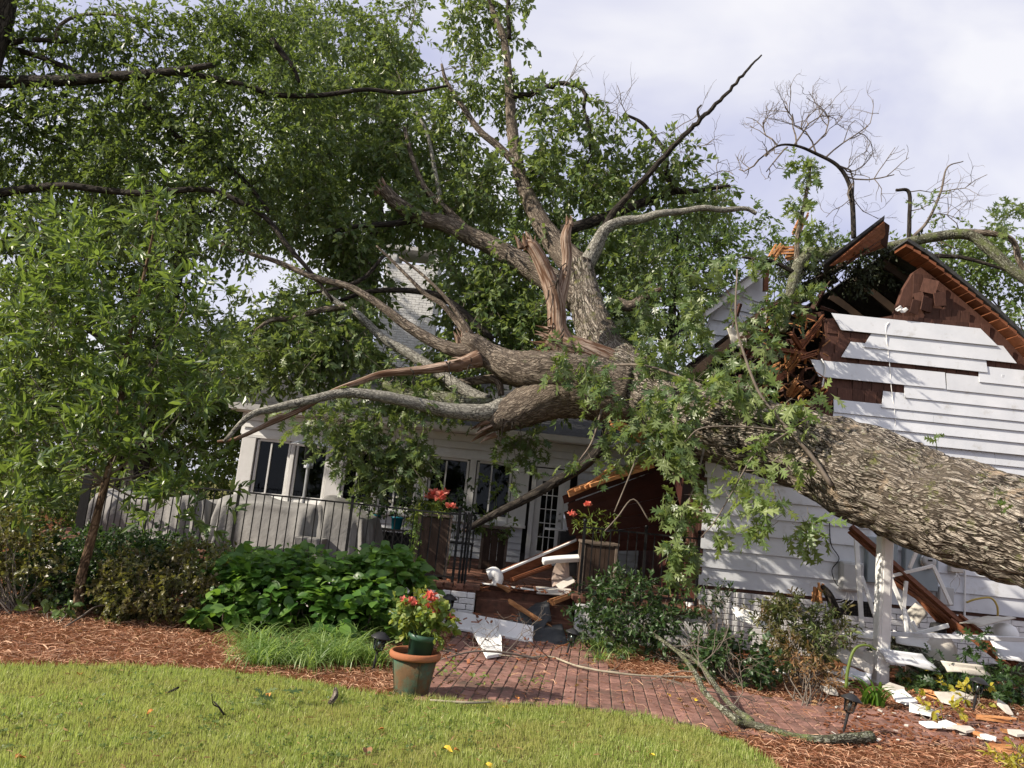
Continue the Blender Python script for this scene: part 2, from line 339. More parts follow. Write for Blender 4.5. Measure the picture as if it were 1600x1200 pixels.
def single(name, mb, mat, label, cat, group=None, **k):
    V = np.concatenate(mb.V); c = V.mean(0); c[2] = V[:, 2].min()
    o = part(name, mb, mat, None, origin=c, **k); o['label'] = label; o['category'] = cat
    if group: o['group'] = group
    return o

def copy_tree(o, parent=None):
    c = o.copy(); col.objects.link(c)
    if parent is not None: c.parent = parent
    for ch in list(o.children): copy_tree(ch, c)
    return c

def spline(P, rad=None, seg=6):
    P = np.asarray(P, float); k = len(P)
    if k == 2: seg = max(seg, 2)
    E = np.vstack([2 * P[0] - P[1], P, 2 * P[-1] - P[-2]]); out = []; ro = []
    rad = None if rad is None else np.asarray(rad, float)
    for i in range(k - 1):
        for t in np.linspace(0, 1, seg, endpoint=False):
            a, b, c, d = E[i], E[i + 1], E[i + 2], E[i + 3]
            out.append(0.5 * (2 * b + (c - a) * t + (2 * a - 5 * b + 4 * c - d) * t * t + (3 * b - 3 * c + d - a) * t ** 3))
            if rad is not None: ro.append(rad[i] * (1 - t) + rad[i + 1] * t)
    out.append(P[-1]); out = np.array(out)
    if rad is None: return out
    ro.append(rad[-1]); return out, np.array(ro)

# 3-D value noise on arrays
def vnoise(p, seed=0):
    p = np.asarray(p, float); i = np.floor(p).astype(np.int64); f = p - i; f = f * f * (3 - 2 * f); r = 0
    def h(a):
        x = (a[..., 0] * 374761393 + a[..., 1] * 668265263 + a[..., 2] * 2147483647 + seed * 974711) & 0xffffffff
        x = ((x ^ (x >> 13)) * 1274126177) & 0xffffffff
        return ((x ^ (x >> 16)) & 0xffff) / 65535.0
    for dx in (0, 1):
        for dy in (0, 1):
            for dz in (0, 1):
                w = (f[..., 0] if dx else 1 - f[..., 0]) * (f[..., 1] if dy else 1 - f[..., 1]) * (f[..., 2] if dz else 1 - f[..., 2])
                r = r + w * h(i + np.array([dx, dy, dz]))
    return r

# ------------------------------------------------------------------ leaves
def unit(a): return a / (np.linalg.norm(a, axis=-1, keepdims=True) + 1e-9)
LEAF = {}
LEAF['diamond'] = (np.array([(0, 0, 0), (.45, .27, .05), (1, 0, -.1), (.45, -.27, .05)]), [np.array([(0, 2, 1), (0, 3, 2)])])
LEAF['lance'] = (np.array([(0, 0, 0), (.3, .12, .03), (.7, .1, .0), (1, 0, -.14), (.7, -.1, .0), (.3, -.12, .03), (.5, 0, -.02)]),
                 [np.array([(0, 6, 1), (1, 6, 2), (2, 6, 3), (3, 6, 4), (4, 6, 5), (5, 6, 0)])])
LEAF['ovate'] = (np.array([(0, 0, 0), (.18, .24, .05), (.5, .34, .05), (.8, .19, -.03), (1, 0, -.16), (.8, -.19, -.03), (.5, -.34, .05), (.18, -.24, .05), (.35, 0, 0), (.7, 0, -.05)]),
                 [np.array([(0, 8, 1), (1, 8, 2), (8, 9, 2), (2, 9, 3), (3, 9, 4), (4, 9, 5), (5, 9, 6), (9, 8, 6), (6, 8, 7), (7, 8, 0)])])
def _oak():
    half = [(.16, .04), (.34, .30), (.36, .06), (.68, .40), (.62, .065), (.90, .24), (.84, .045)]
    V = [(-.12, 0, 0), (1, 0, -.12)]; Fs = []
    mids = []
    for x in (.16, .36, .62, .84): mids.append(len(V)); V.append((x, 0, -.01))
    for sg in (1, -1):
        idx = []
        for x, y in half: idx.append(len(V)); V.append((x, sg * y, .05 * y / .3 - .12 * x * x + (.02 if y < .1 else -.02)))
        t = [(0, mids[0], idx[0])]
        for q in range(3):
            a, tip, b = idx[2 * q], idx[2 * q + 1], idx[2 * q + 2]
            t += [(a, b, tip), (mids[q], mids[q + 1], b), (mids[q], b, a)]
        t += [(mids[3], 1, idx[6])]
        Fs += [x if sg > 0 else x[::-1] for x in t]
    return np.array(V), [np.array(Fs)]
LEAF['oak'] = _oak()

def put_leaves(mb, kind, P, D, Nrm, S, wid=1.0):
    T, Fs = LEAF[kind]; D = unit(D); Wd = unit(np.cross(Nrm, D)); Nn = np.cross(D, Wd)
    S = np.asarray(S)[:, None, None]
    V = P[:, None] + S * (T[None, :, :1] * D[:, None] + T[None, :, 1:2] * wid * Wd[:, None] + T[None, :, 2:] * Nn[:, None])
    n = len(P); k = len(T)
    mb.add(V.reshape(-1, 3), [(f[None] + (np.arange(n) * k)[:, None, None]).reshape(-1, f.shape[1]) for f in Fs])

def rand_dir(n): return unit(rng.standard_normal((n, 3)))

def look(P):
    d = P - CAM; z = d @ fwd
    return 800 + F_PX * (d @ RT) / z, 600 - F_PX * (d @ UP) / z
# thin places of the foliage (u0, v0, u1, v1, share of clumps missing there), beyond 9.5 m
THIN = [(592, 384, 694, 560, .88), (368, 372, 455, 478, .8), (340, 470, 400, 520, .4), (640, 20, 705, 110, .6), (690, 60, 760, 100, .3), (540, 0, 590, 40, .3), (330, 150, 380, 190, .5), (440, 90, 500, 130, .4), (385, 180, 420, 260, .3), (930, 100, 1120, 240, .35),
        (385, 660, 530, 775, .96), (660, 680, 770, 780, .92), (740, 690, 900, 870, .72), (540, 680, 600, 700, .3), (1108, 415, 1206, 525, .8), (1195, 485, 1300, 640, .75), (890, 760, 1020, 850, .7), (1110, 740, 1180, 800, .6)]
def clusters(E, shell=0.55, thin=True):
    """cluster centres in ellipsoids E = [(centre, radii, count)] with outward directions"""
    C, O = [], []
    for c, r, n in E:
        d = rand_dir(n); q = (shell + (1 - shell) * rng.random(n)) ** 0.8
        C.append(np.array(c) + d * q[:, None] * np.array(r)); O.append(d)
    C, O = np.vstack(C), np.vstack(O)
    if thin:
        u, v = look(C); k = np.ones(len(C), bool); h = rng.random(len(C))
        for a, b, c_, d_, s in THIN: k &= ~((u > a) & (u < c_) & (v > b) & (v < d_) & (h < s) & (C[:, 1] > 9.5))
        C, O = C[k], O[k]
    return C, O

def sprays(C, O, k, ln, spread=0.12, out=0.45, droop=0.2):
    n = len(C) * k; C = np.repeat(C, k, 0); O = np.repeat(O, k, 0)
    o = C + rng.standard_normal((n, 3)) * spread
    d = unit(O * out + rng.standard_normal((n, 3)) * 0.6 + np.array([0, 0, -droop]))
    return o, d, ln * (0.6 + 0.8 * rng.random(n))

def spray_leaves(mb, o, d, ln, L, kind, size, wid=1.0, up=0.8, droop=0.15, spread=0.9, zmin=0.03):
    n = len(o); t = np.linspace(0.2, 1.0, L)[None, :] + rng.uniform(-.06, .06, (n, L))
    P = o[:, None] + d[:, None] * (ln[:, None] * t)[..., None]; P[..., 2] -= droop * ln[:, None] * t ** 2
    sd = unit(np.cross(d, rand_dir(n)))[:, None] * np.where(np.arange(L) % 2, 1, -1)[None, :, None]
    D = d[:, None] * 0.6 + sd * spread * (1.15 - t)[..., None] + rng.standard_normal((n, L, 3)) * 0.35
    D[..., 2] -= droop
    Nr = rng.standard_normal((n, L, 3)) * 0.55; Nr[..., 2] += up
    P = P.reshape(-1, 3); D = D.reshape(-1, 3); Nr = Nr.reshape(-1, 3); S = size * (0.6 + 0.7 * rng.random(len(P)))
    k = P[:, 2] > zmin
    put_leaves(mb, kind, P[k], D[k], Nr[k], S[k], wid)

def spray_twigs(mb, o, d, ln, r=0.004, droop=0.15):
    n = len(o); a = unit(np.cross(d, rand_dir(n))); b = np.cross(d, a)
    tip = o + d * ln[:, None]; tip[:, 2] -= droop * ln
    V = np.stack([o + a * r, o - a * r * .5 + b * r, o - a * r * .5 - b * r, tip], 1)
    f = np.array([(0, 1, 3), (1, 2, 3), (2, 0, 3)])
    mb.add(V.reshape(-1, 3), (f[None] + (np.arange(n) * 4)[:, None, None]).reshape(-1, 3))

def links(mb, C, nodes, r=0.012, maxd=2.2):
    """a thin bough from every cluster to the nearest point of the limbs"""
    if not len(nodes): return
    nodes = np.asarray(nodes, float); N0 = len(nodes)
    first = np.array([np.linalg.norm(nodes - c, axis=1).min() for c in C]) if len(C) else np.zeros(0)
    buf = np.zeros((N0 + 3 * len(C), 3)); buf[:N0] = nodes; k = N0
    for j in np.argsort(first):
        c = C[j]; dd = np.linalg.norm(buf[:k] - c, axis=1); i = dd.argmin()
        if dd[i] < maxd and dd[i] > 0.06:
            p = buf[i]; m = (p + c) / 2 + rng.standard_normal(3) * dd[i] * 0.12; m[2] += 0.06 * dd[i]
            q = r * (1 if i < N0 else .6)
            P, rr = spline([p, m, c], [q * (0.5 + dd[i] * .4), q * .55, q * .3], 3)
            mb.tube(P, rr, 4, cap=False); buf[k] = m; buf[k + 1] = (m + c) / 2; buf[k + 2] = c; k += 3

def pxE(lst, depth=0.9):
    """(u, v, Y, ru, rv, count[, depth radius]) in photo pixels -> ellipsoids in metres"""
    E = []
    for q in lst:
        u, v, Y, ru, rv, n = q[:6]; k = Y / F_PX; dr = q[6] if len(q) > 6 else depth
        E.append((at(u, v, Y), (ru * k, dr, rv * k), n))
    return E

def pxpath(pts, rscale=1.0):
    """[(u, v, Y, radius in pixels)] -> points and radii in metres"""
    P = [at(u, v, Y) for u, v, Y, r in pts]; rr = [r * Y / F_PX * rscale for u, v, Y, r in pts]
    return np.array(P), np.array(rr)

def blades(mb, P, azim, h, w, lean, seg):
    """bent grass blades: h length, w width, lean 0..1.6 radians of bend"""
    n = len(P); dirv = np.stack([np.cos(azim), np.sin(azim), np.zeros(n)], 1); sd = np.stack([-np.sin(azim), np.cos(azim), np.zeros(n)], 1)
    tw = rng.uniform(-.8, .8, n); sd = unit(sd * np.cos(tw)[:, None] + dirv * np.sin(tw)[:, None])
    cur = P.copy(); Vs = []
    for i in range(seg + 1):
        t = i / seg
        if i < seg: Vs += [cur - sd * (w * (1 - t * .75) / 2)[:, None], cur + sd * (w * (1 - t * .75) / 2)[:, None]]
        else: Vs += [cur]
        th = lean * (0.15 + t) ** 1.2
        cur = cur + (dirv * np.sin(th)[:, None] + np.array([0, 0, 1]) * np.cos(th)[:, None]) * (h / seg)[:, None]
    V = np.stack(Vs, 1); k = V.shape[1]; base = (np.arange(n) * k)[:, None, None]
    fs = []
    if seg > 1:
        q = np.array([(2 * i, 2 * i + 1, 2 * i + 3, 2 * i + 2) for i in range(seg - 1)])
        fs.append((q[None] + base).reshape(-1, 4))
    t = np.array([(2 * seg - 2, 2 * seg - 1, 2 * seg)]); fs.append((t[None] + base).reshape(-1, 3))
    mb.add(V.reshape(-1, 3), fs)

def inside(px, py, poly):
    poly = np.asarray(poly); c = np.zeros(len(px), bool); j = len(poly) - 1
    for i in range(len(poly)):
        (xi, yi), (xj, yj) = poly[i], poly[j]
        k = ((yi > py) != (yj > py)) & (px < (xj - xi) * (py - yi) / (yj - yi + 1e-12) + xi)
        c ^= k; j = i
    return c
# ================================================================== THE GROUND
def sheet(name, poly, z, mat, kind='structure'):
    mb = MB(); P = np.array([(x, y, z) for x, y in poly]); mb.add(P, [tuple(range(len(P)))])
    return part(name, mb, mat, None, kind=kind)
sheet('ground', [(-250, -60), (250, -60), (250, 500), (-250, 500)], 0.0, 'lawnsoil')
# edge of the lawn, read off the photograph's ground
EDGE = [(-14, 5.6), (-8, 5.7), (-5.4, 5.9), (-3.7, 6.2), (-2.9, 6.6), (-2.3, 6.78), (-1.6, 6.72), (-0.8, 6.5), (0.1, 6.6), (0.75, 6.74), (1.35, 6.74), (1.75, 6.5), (2.02, 6.15), (2.12, 5.7), (2.1, 5.0), (2.0, 3.0), (1.9, -2)]
sheet('mulch_bed', EDGE + [(14, -2), (14, 26), (-14, 26)], 0.004, 'mulchsoil')
PATH = [(-0.5, 6.52), (0.1, 6.6), (0.75, 6.74), (1.35, 6.72), (1.9, 6.42), (2.4, 6.4), (3.2, 6.55), (4.75, 6.9), (8.5, 7.3), (8.5, 8.4), (5.1, 7.95), (3.1, 7.8), (2.1, 8.1), (1.35, 8.5), (1.2, 10.3), (-.4, 10.3), (-.42, 8.6), (-.75, 7.4), (-.72, 6.7)]
path = sheet('brick_path', PATH, 0.010, 'sand')

def brick_mesh(name, sx, sy, sz, mat, ch=0.006):
    mb = MB(); mb.box((0, 0, 0), (sx, sy, sz)); me = mesh_of(name, mb, mat, (0, 0, 0), False)
    import bmesh
    bm = bmesh.new(); bm.from_mesh(me); bmesh.ops.bevel(bm, geom=bm.edges[:], offset=ch, segments=1, affect='EDGES'); bm.to_mesh(me); bm.free()
    return me
def lay(name, me, parent, spots, z=None):
    """copies of one piece as children of parent; spots = [(x, y, z, rx, ry, rz)]"""
    pl = wloc(parent)
    for x, y, zz, a, b, c in spots:
        o = bpy.data.objects.new(name, me); col.objects.link(o); o.parent = parent
        o.location = (x - pl[0], y - pl[1], zz - pl[2]); o.rotation_euler = (a, b, c)

pave = brick_mesh('paver', 0.098, 0.198, 0.05, 'brick')
spots = []
ang = R(-7); ca, sa = math.cos(ang), math.sin(ang)
for i in range(-30, 90):
    for j in range(-30, 30):
        a = i * 0.106; b = j * 0.206 + (0.103 if i % 2 else 0)
        x = 0.2 + a * ca - b * sa; y = 7.6 + a * sa + b * ca
        # the path turns with the house to the right: bricks follow it
        if inside(np.array([x]), np.array([y]), PATH)[0]: spots.append((x, y))
spots.sort(key=lambda s: math.hypot(s[0], s[1]) if s[0] < 5 else 99)
sp6 = [(x, y, -0.007 + random.uniform(-.005, .005), random.uniform(-.02, .02), random.uniform(-.025, .025), ang + random.uniform(-.03, .03)) for x, y in spots]
lay('brick', pave, path, sp6[:300])
mb = MB()
for x, y, z, a, b, c in sp6[300:]: mb.box((x, y, z), (.098, .198, .05), Euler((a, b, c)).to_matrix())
part('brick', mb, 'brick', path, kind='stuff', bevel=0.006)

# grass
def lawn():
    mb = MB(); n = 330000
    y = 3.2 + (7.2 - 3.2) * rng.random(n) ** 1.15; x = rng.uniform(-7.5, 3.0, n)
    poly = EDGE + [(-14, -2)]
    x = x + rng.normal(0, .02, n); y = y + rng.normal(0, .02, n)
    k = inside(x, y, poly) & (abs(x) < y * 0.95 + 1.0)
    P = np.stack([x[k], y[k], np.zeros(k.sum())], 1); m = len(P)
    tuft = vnoise(P * np.array([3.0, 3.0, 1]), 3)
    tuft = tuft * .6 + .9 * (vnoise(P * np.array([13.0, 13.0, 1]), 9) - .3); h = (0.02 + 0.036 * rng.random(m) ** 1.5) * (0.5 + 1.0 * np.clip(tuft, 0, 1.2))
    az = rng.uniform(0, 2 * np.pi, m)
    q = rng.random(m) < 0.4
    blades(mb, P[q], az[q], h[q] * 1.25, np.full(q.sum(), .0055), rng.uniform(.5, 2.0, q.sum()), 2)
    q = ~q; blades(mb, P[q], az[q], h[q], np.full(q.sum(), .0062), rng.uniform(.3, 1.5, q.sum()), 1)
    part('lawn_grass', mb, 'grass', None, kind='stuff')
    # clover and other small broad weeds, and dry clippings, thinly through the lawn
    mb = MB(); n = 1500; c = np.stack([rng.uniform(-6, 2.2, n), rng.uniform(3.6, 6.8, n), rng.uniform(.012, .04, n)], 1); c = c[inside(c[:, 0], c[:, 1], poly)]
    c = c[vnoise(c * np.array([1.6, 1.6, 0]), 21) > .52]; c = np.repeat(c, 4, 0) + rng.normal(0, .014, (len(c) * 4, 3)) * (1, 1, .3); n = len(c)
    put_leaves(mb, 'ovate', c, rand_dir(n) * (1, 1, .3), np.array([0, 0, 1.0]) + rng.normal(0, .35, (n, 3)), rng.uniform(.012, .03, n), 1.3); part('lawn_weeds', mb, 'sunleaf', None, kind='stuff')
    mb = MB(); n = 1400; c = np.stack([rng.uniform(-6, 2.2, n), rng.uniform(3.6, 6.8, n), rng.uniform(.02, .05, n)], 1); c = c[inside(c[:, 0], c[:, 1], poly)]; n = len(c)
    put_leaves(mb, 'lance', c, rand_dir(n) * (1, 1, .25), np.array([0, 0, 1.0]) + rng.normal(0, .4, (n, 3)), rng.uniform(.02, .06, n), .7); part('clippings', mb, 'deadleaf', None, kind='stuff')
lawn()

def straw():
    mb = MB(); n = 115000
    x = np.concatenate([rng.uniform(-7.5, -.3, n // 2), rng.uniform(.3, 7.5, n - n // 2)]); y = rng.uniform(4.0, 10.5, n)
    bed = inside(x, y, EDGE + [(14, -2), (14, 26), (-14, 26)])
    onpath = inside(x, y, PATH)
    k = bed & (~onpath | ((rng.random(n) < 0.06))) & (abs(x) < y * .85 + .5) & (y < 9.8)
    x, y = x[k], y[k]; m = len(x)
    clump = vnoise(np.stack([x * 2.5, y * 2.5, y * 0], 1), 5)
    z = 0.012 + rng.random(m) * 0.05 * clump; z[inside(x, y, PATH)] = 0.03
    P = np.stack([x, y, z], 1); az = rng.uniform(0, 2 * np.pi, m); pit = rng.normal(0, .16, m)
    D = np.stack([np.cos(az) * np.cos(pit), np.sin(az) * np.cos(pit), np.sin(pit)], 1); L = rng.uniform(.05, .14, m)
    sd = unit(np.cross(D, np.array([0, 0, 1.0]) + rng.normal(0, .5, (m, 3)))); w = 0.0018 + .0022 * rng.random(m)
    bend = sd * (rng.normal(0, .12, m) * L)[:, None]
    a = P - D * (L / 2)[:, None]; b = P + D * (L / 2)[:, None]; mid = P + bend + np.array([0, 0, .008])
    for q in (a, b, mid): q[:, 2] = np.maximum(q[:, 2], 0.008)
    o = sd * w[:, None]
    V = np.stack([a - o, a + o, mid - o, mid + o, b - o * .3, b + o * .3], 1)
    f = np.array([(0, 1, 3, 2), (2, 3, 5, 4)])
    mb.add(V.reshape(-1, 3), (f[None] + (np.arange(m) * 6)[:, None, None]).reshape(-1, 4))
    part('pine_straw', mb, 'straw', None, kind='stuff')
    # brown dead leaves scattered over straw and bricks
    mb = MB(); m = 900
    x = rng.uniform(-6, 6, m); y = rng.uniform(4.6, 9.6, m); k = inside(x, y, EDGE + [(14, -2), (14, 26), (-14, 26)])
    P = np.stack([x, y, rng.uniform(.025, .05, m)], 1)[k]; m = len(P)
    put_leaves(mb, 'oak', P, rand_dir(m) * np.array([1, 1, .25]), np.array([0, 0, 1.0]) + rng.normal(0, .3, (m, 3)), rng.uniform(.025, .08, m))
    part('leaf_litter', mb, 'deadleaf', None, kind='stuff')
straw()

# ================================================================== PATIO AND STEPS
FLOOR = 0.5
PF = [(-7.2, 12.6), (-6.75, 11.75), (-6.0, 11.2), (-5.0, 10.85), (-3.65, 10.62), (-2.0, 10.42), (-.62, 10.3), (-.2, 10.28), (-.2, 10.95), (1.12, 10.95), (1.12, 10.28), (1.6, 10.28), (2.84, 10.28), (2.84, 15.5), (-7.2, 15.5)]
mb = MB(); P = np.array([(x, y, FLOOR - .06) for x, y in PF]); mb.prism(P, (0, 0, .055))
patio = part('patio', mb, 'capbrick', None, kind='structure')
mb = MB()
for (x0, y0), (x1, y1) in zip(PF[:7] + PF[10:12], PF[1:8] + PF[11:13]):
    mb.bar((x0, y0 + .06, .21), (x1, y1 + .06, .21), .1, .44)
part('wall', mb, 'whitebrick', patio)
mb = MB(); mb.box((.46, 11.03, .215), (1.4, .12, .43)); part('riser', mb, 'capbrick', patio)
# paved floor: rows of bricks; the ones at the front edge one by one
fb = brick_mesh('floor brick', .2, .098, .06, 'capbrick')
edge_sp, rest = [], MB()
for (x0, y0), (x1, y1) in zip(PF[1:13], PF[2:14]):
    L = math.hypot(x1 - x0, y1 - y0); k = max(1, int(L / .108)); a = math.atan2(y1 - y0, x1 - x0)
    for i in range(k):
        t = (i + .5) / k
        edge_sp.append((x0 + (x1 - x0) * t - math.sin(a) * .05, y0 + (y1 - y0) * t + math.cos(a) * .05, FLOOR + .005 + random.uniform(-.004, .004), 0, random.uniform(-.02, .02), a + R(90)))
lay('cap_brick', fb, patio, edge_sp)
for j in range(48):
    y = 10.5 + j * .107
    for i in range(50):
        x = -7.1 + i * .207 + (.1 if j % 2 else 0)
        if inside(np.array([x]), np.array([y - .1]), PF)[0] and inside(np.array([x]), np.array([y - .24]), PF)[0]:
            rest.box((x, y, FLOOR - .012 + random.uniform(-.003, .003)), (.199, .099, .04))
part('floor_brick', rest, 'capbrick', patio, kind='stuff')
# brown brick steps between the two white piers
for nm, y0, y1, z in (('step', 10.35, 10.66, .17), ('step', 10.64, 10.95, .335)):
    mb = MB(); mb.box((.46, (y0 + 10.95) / 2, z / 2), (1.3, 10.95 - y0, z)); part(nm, mb, 'capbrick', patio, bevel=.008)
# white brick piers, brick by brick
pb = brick_mesh('pier brick', .2, .1, .066, 'whitebrick', .004)
ph = brick_mesh('pier half brick', .097, .1, .066, 'whitebrick', .004)
for px0, label in ((-.62, 'left'), (1.14, 'right')):
    sp, hb = [], []
    for j in range(6):
        for i in range(2 if j % 2 == 0 else 3):
            w = (i * .212 + .105) if j % 2 == 0 else (i * .212)
            if j % 2 and i in (0, 2):
                hb.append((px0 + (.048 if i == 0 else .37), 10.27, .045 + j * .074, 0, 0, random.uniform(-.02, .02))); continue
            sp.append((px0 + w, 10.27, .045 + j * .074, 0, 0, random.uniform(-.02, .02)))
    lay('pier_brick', pb, patio, sp); lay('pier_brick', ph, patio, hb)
    mb = MB(); mb.box((px0 + .21, 10.33, .22), (.4, .12, .44)); part('pier', mb, 'mortar', patio)

# ================================================================== WHITE SUNROOM (behind the patio)
SY = 15.5
X = lambda u, v=725, Y=SY: at(u, v, Y)[0]
Zs = lambda v, u=700, Y=SY: at(u, v, Y)[2]
sun = thing('sunroom', 'long white single storey sunroom with a row of dark windows behind the patio', 'building', (-1.5, SY, 0))
xl, xr = X(372), 2.84
z_sill, z_head, z_eave = 1.22, 2.44, 2.93
def clap(name, parent, x0, x1, z0, e, y, mat='siding', cut=(0, 0, 0, 0), tilt=0.0, out=0.0):
    """one siding board on the wall plane y; cut shifts the ends at bottom/top, tilt drops the right end"""
    y = y - out; sec = [(y - .036, z0), (y - .024, z0 - .002), (y - .003, z0 + e + .018), (y - .008, z0 + e + .018)]
    mb = MB(); a = np.array([(x0 + (cut[0] if i < 2 else cut[1]), p, q) for i, (p, q) in enumerate(sec)])
    b = np.array([(x1 + (cut[2] if i < 2 else cut[3]), p, q - tilt) for i, (p, q) in enumerate(sec)])
    mb.add(np.vstack([a, b]), [np.array([(0, 4, 5, 1), (1, 5, 6, 2), (2, 6, 7, 3), (3, 7, 4, 0), (0, 1, 2, 3), (7, 6, 5, 4)])])
    return part(name, mb, mat, parent)
units = [(398, 452), (460, 512), (538, 590), (596, 655), (672, 734), (746, 802)]
door = (832, 880)
# walls: below sill, above head
mb = MB(); mb.box(((xl + X(826)) / 2, SY + .06, (z_sill + .3) / 2 + .1), (X(826) - xl, .1, z_sill - .3 + .1)); mb.box(((xl + xr) / 2, SY + .06, (z_head + z_eave) / 2), (xr - xl, .1, z_eave - z_head))
mb.box(((X(905) + xr) / 2, SY + .06, 1.5), (xr - X(905), .1, 2)); part('wall', mb, 'white', sun)
for i, z in enumerate(np.arange(.52, 1.12, .125)): clap('siding_board', sun, xl, X(826), z, .115, SY)
for x0 in (X(905),):
    for z in np.arange(.52, 2.35, .125): clap('siding_board', sun, x0, xr, z, .115, SY)
for z in (2.5, 2.64, 2.78): clap('frieze_board', sun, xl - .03, xr, z, .13, SY - .03 - (z - 2.5) * .12, 'white')
mb = MB(); mb.box(((xl + X(826)) / 2, SY - .05, z_sill), (X(826) - xl + .1, .14, .06)); part('sill', mb, 'white', sun, bevel=.006)
mb = MB(); mb.box(((xl + xr) / 2, SY - .03, z_head + .03), (xr - xl, .09, .07)); part('header', mb, 'white', sun, bevel=.006)
# posts between the windows
for a, b in ((374, 396), (453, 459), (513, 537), (591, 595), (656, 671), (735, 745), (803, 829)):
    mb = MB(); mb.box(((X(a) + X(b)) / 2, SY - .015, (z_sill + z_head) / 2), (X(b) - X(a), .11, z_head - z_sill)); part('post', mb, 'white', sun, bevel=.006)
for a, b in units:
    x0, x1 = X(a) + .004, X(b) - .004
    f = MB(); t = .045
    for xx in (x0 + t / 2, x1 - t / 2): f.box((xx, SY - .005, (z_sill + z_head) / 2), (t, .06, z_head - z_sill - .06))
    for zz in (z_sill + .055, z_head - .03): f.box(((x0 + x1) / 2, SY - .004, zz), (x1 - x0 - 2 * t, .058, t))
    w = part('window', f, 'white', sun, bevel=.004)
    m = MB(); m.box((x0 + (x1 - x0) * .42, SY - .004, (z_sill + z_head) / 2), (.03, .05, z_head - z_sill - .15)); part('mullion', m, 'white', w)
    m = MB(); m.box(((x0 + x1) / 2, SY + .015, (z_sill + z_head) / 2), (x1 - x0 - .07, .008, z_head - z_sill - .12)); part('pane', m, 'glass', w)
# glazed door with its frame, transom and knob
dx0, dx1 = X(834, 800), X(879, 800); dz0, dz1 = .53, 2.28
d = MB()
for xx in (dx0 + .06, dx1 - .06): d.box((xx, SY - .01, (dz0 + dz1) / 2), (.12, .05, dz1 - dz0))
d.box(((dx0 + dx1) / 2, SY - .009, dz1 - .06), (dx1 - dx0 - .24, .048, .12)); d.box(((dx0 + dx1) / 2, SY - .009, dz0 + .13), (dx1 - dx0 - .24, .048, .26))
dr = part('door', d, 'white', sun, bevel=.005)
m = MB(); gx0, gx1, gz0, gz1 = dx0 + .12, dx1 - .12, dz0 + .26, dz1 - .12
for i in (1, 2): m.box((gx0 + (gx1 - gx0) * i / 3, SY - .008, (gz0 + gz1) / 2), (.018, .03, gz1 - gz0))
for i in range(1, 5):
    m.box(((gx0 + gx1) / 2, SY - .007, gz0 + (gz1 - gz0) * i / 5), (gx1 - gx0, .026, .018))
part('glazing_bar', m, 'white', dr)
m = MB(); m.box(((gx0 + gx1) / 2, SY + .01, (gz0 + gz1) / 2), (gx1 - gx0, .008, gz1 - gz0)); part('pane', m, 'glass', dr)
m = MB(); m.lathe([(0, 0), (.03, .01), (.032, .03), (.02, .05), (0, .055)], (dx1 - .06, SY - .035, 1.42), 12, Euler((R(90), 0, 0)).to_matrix()); m.lathe([(0, 0), (.025, .005), (.025, .012), (0, .014)], (dx1 - .06, SY - .035, 1.55), 12, Euler((R(90), 0, 0)).to_matrix())
part('knob', m, 'steel', dr, True)
m = MB()
for xx, w_ in ((dx0 - .05, .09), (dx1 + .05, .09)): m.box((xx, SY - .02, 1.45), (w_, .1, 1.9))
m.box(((dx0 + dx1) / 2, SY - .02, 2.35), (dx1 - dx0 + .2, .1, .12)); part('door_frame', m, 'white', sun, bevel=.005)
# gutter, soffit, roof
m = MB(); m.prism([(xl - .25, SY - .32, z_eave + .05), (xl - .25, SY - .44, z_eave + .02), (xl - .25, SY - .46, z_eave + .14), (xl - .25, SY - .44, z_eave + .14), (xl - .25, SY - .425, z_eave + .05), (xl - .25, SY - .34, z_eave + .06), (xl - .25, SY - .34, z_eave + .14), (xl - .25, SY - .32, z_eave + .14)], (xr + .2 - xl, 0, 0)); part('gutter', m, 'white', sun)
m = MB(); m.box(((xl + xr) / 2, SY - .14, z_eave + .02), (xr - xl + .4, .36, .03)); part('soffit', m, 'white', sun)
m = MB()
for k in range(9):
    y = SY - .33 + k * .62; z = z_eave + .12 + k * .2
    m.prism([(xl - .25, y, z), (xr + .05, y, z), (xr + .05, y + .66, z + .213), (xl - .25, y + .66, z + .213)], (0, 0, .035))
part('roof', m, 'asphalt', sun)
# the dark room behind the glass
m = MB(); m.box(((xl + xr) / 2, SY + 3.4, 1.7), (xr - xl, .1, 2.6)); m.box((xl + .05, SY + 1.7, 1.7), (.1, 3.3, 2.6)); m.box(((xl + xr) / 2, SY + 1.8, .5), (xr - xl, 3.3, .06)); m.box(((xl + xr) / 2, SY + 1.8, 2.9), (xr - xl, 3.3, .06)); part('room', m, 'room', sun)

# ================================================================== CHIMNEY
CY = 20.0
c0, c1 = at(607, 392, CY), at(688, 392, CY); cb0 = at(595, 545, CY)
chim = thing('chimney', 'tall white painted brick chimney standing behind the fallen tree', 'chimney', ((c0[0] + c1[0]) / 2, CY + .5, 0))
def course_wall(mb, x0, x1, y0, y1, z0, z1, bl=.2, bh=.066, j=.009):
    z = z0; r = 0
    while z + bh < z1:
        x = x0 - (bl / 2 if r % 2 else 0)
        while x < x1:
            a, b = max(x, x0), min(x + bl, x1)
            if b - a > .03:
                mb.box(((a + b) / 2, y0 - .004 - .006 * random.random(), z + bh / 2), (b - a - j, .06, bh - j * .8))
            x += bl
        yy = y0
        while yy < y1:
            mb.box((x0 - .004, min(yy + bl / 2, y1 - .05), z + bh / 2), (.06, bl - j, bh - j * .8)); mb.box((x1 + .004, min(yy + bl / 2, y1 - .05), z + bh / 2), (.06, bl - j, bh - j * .8)); yy += bl
        z += bh; r += 1
zt = c0[2] + .12; zo = zt - .42
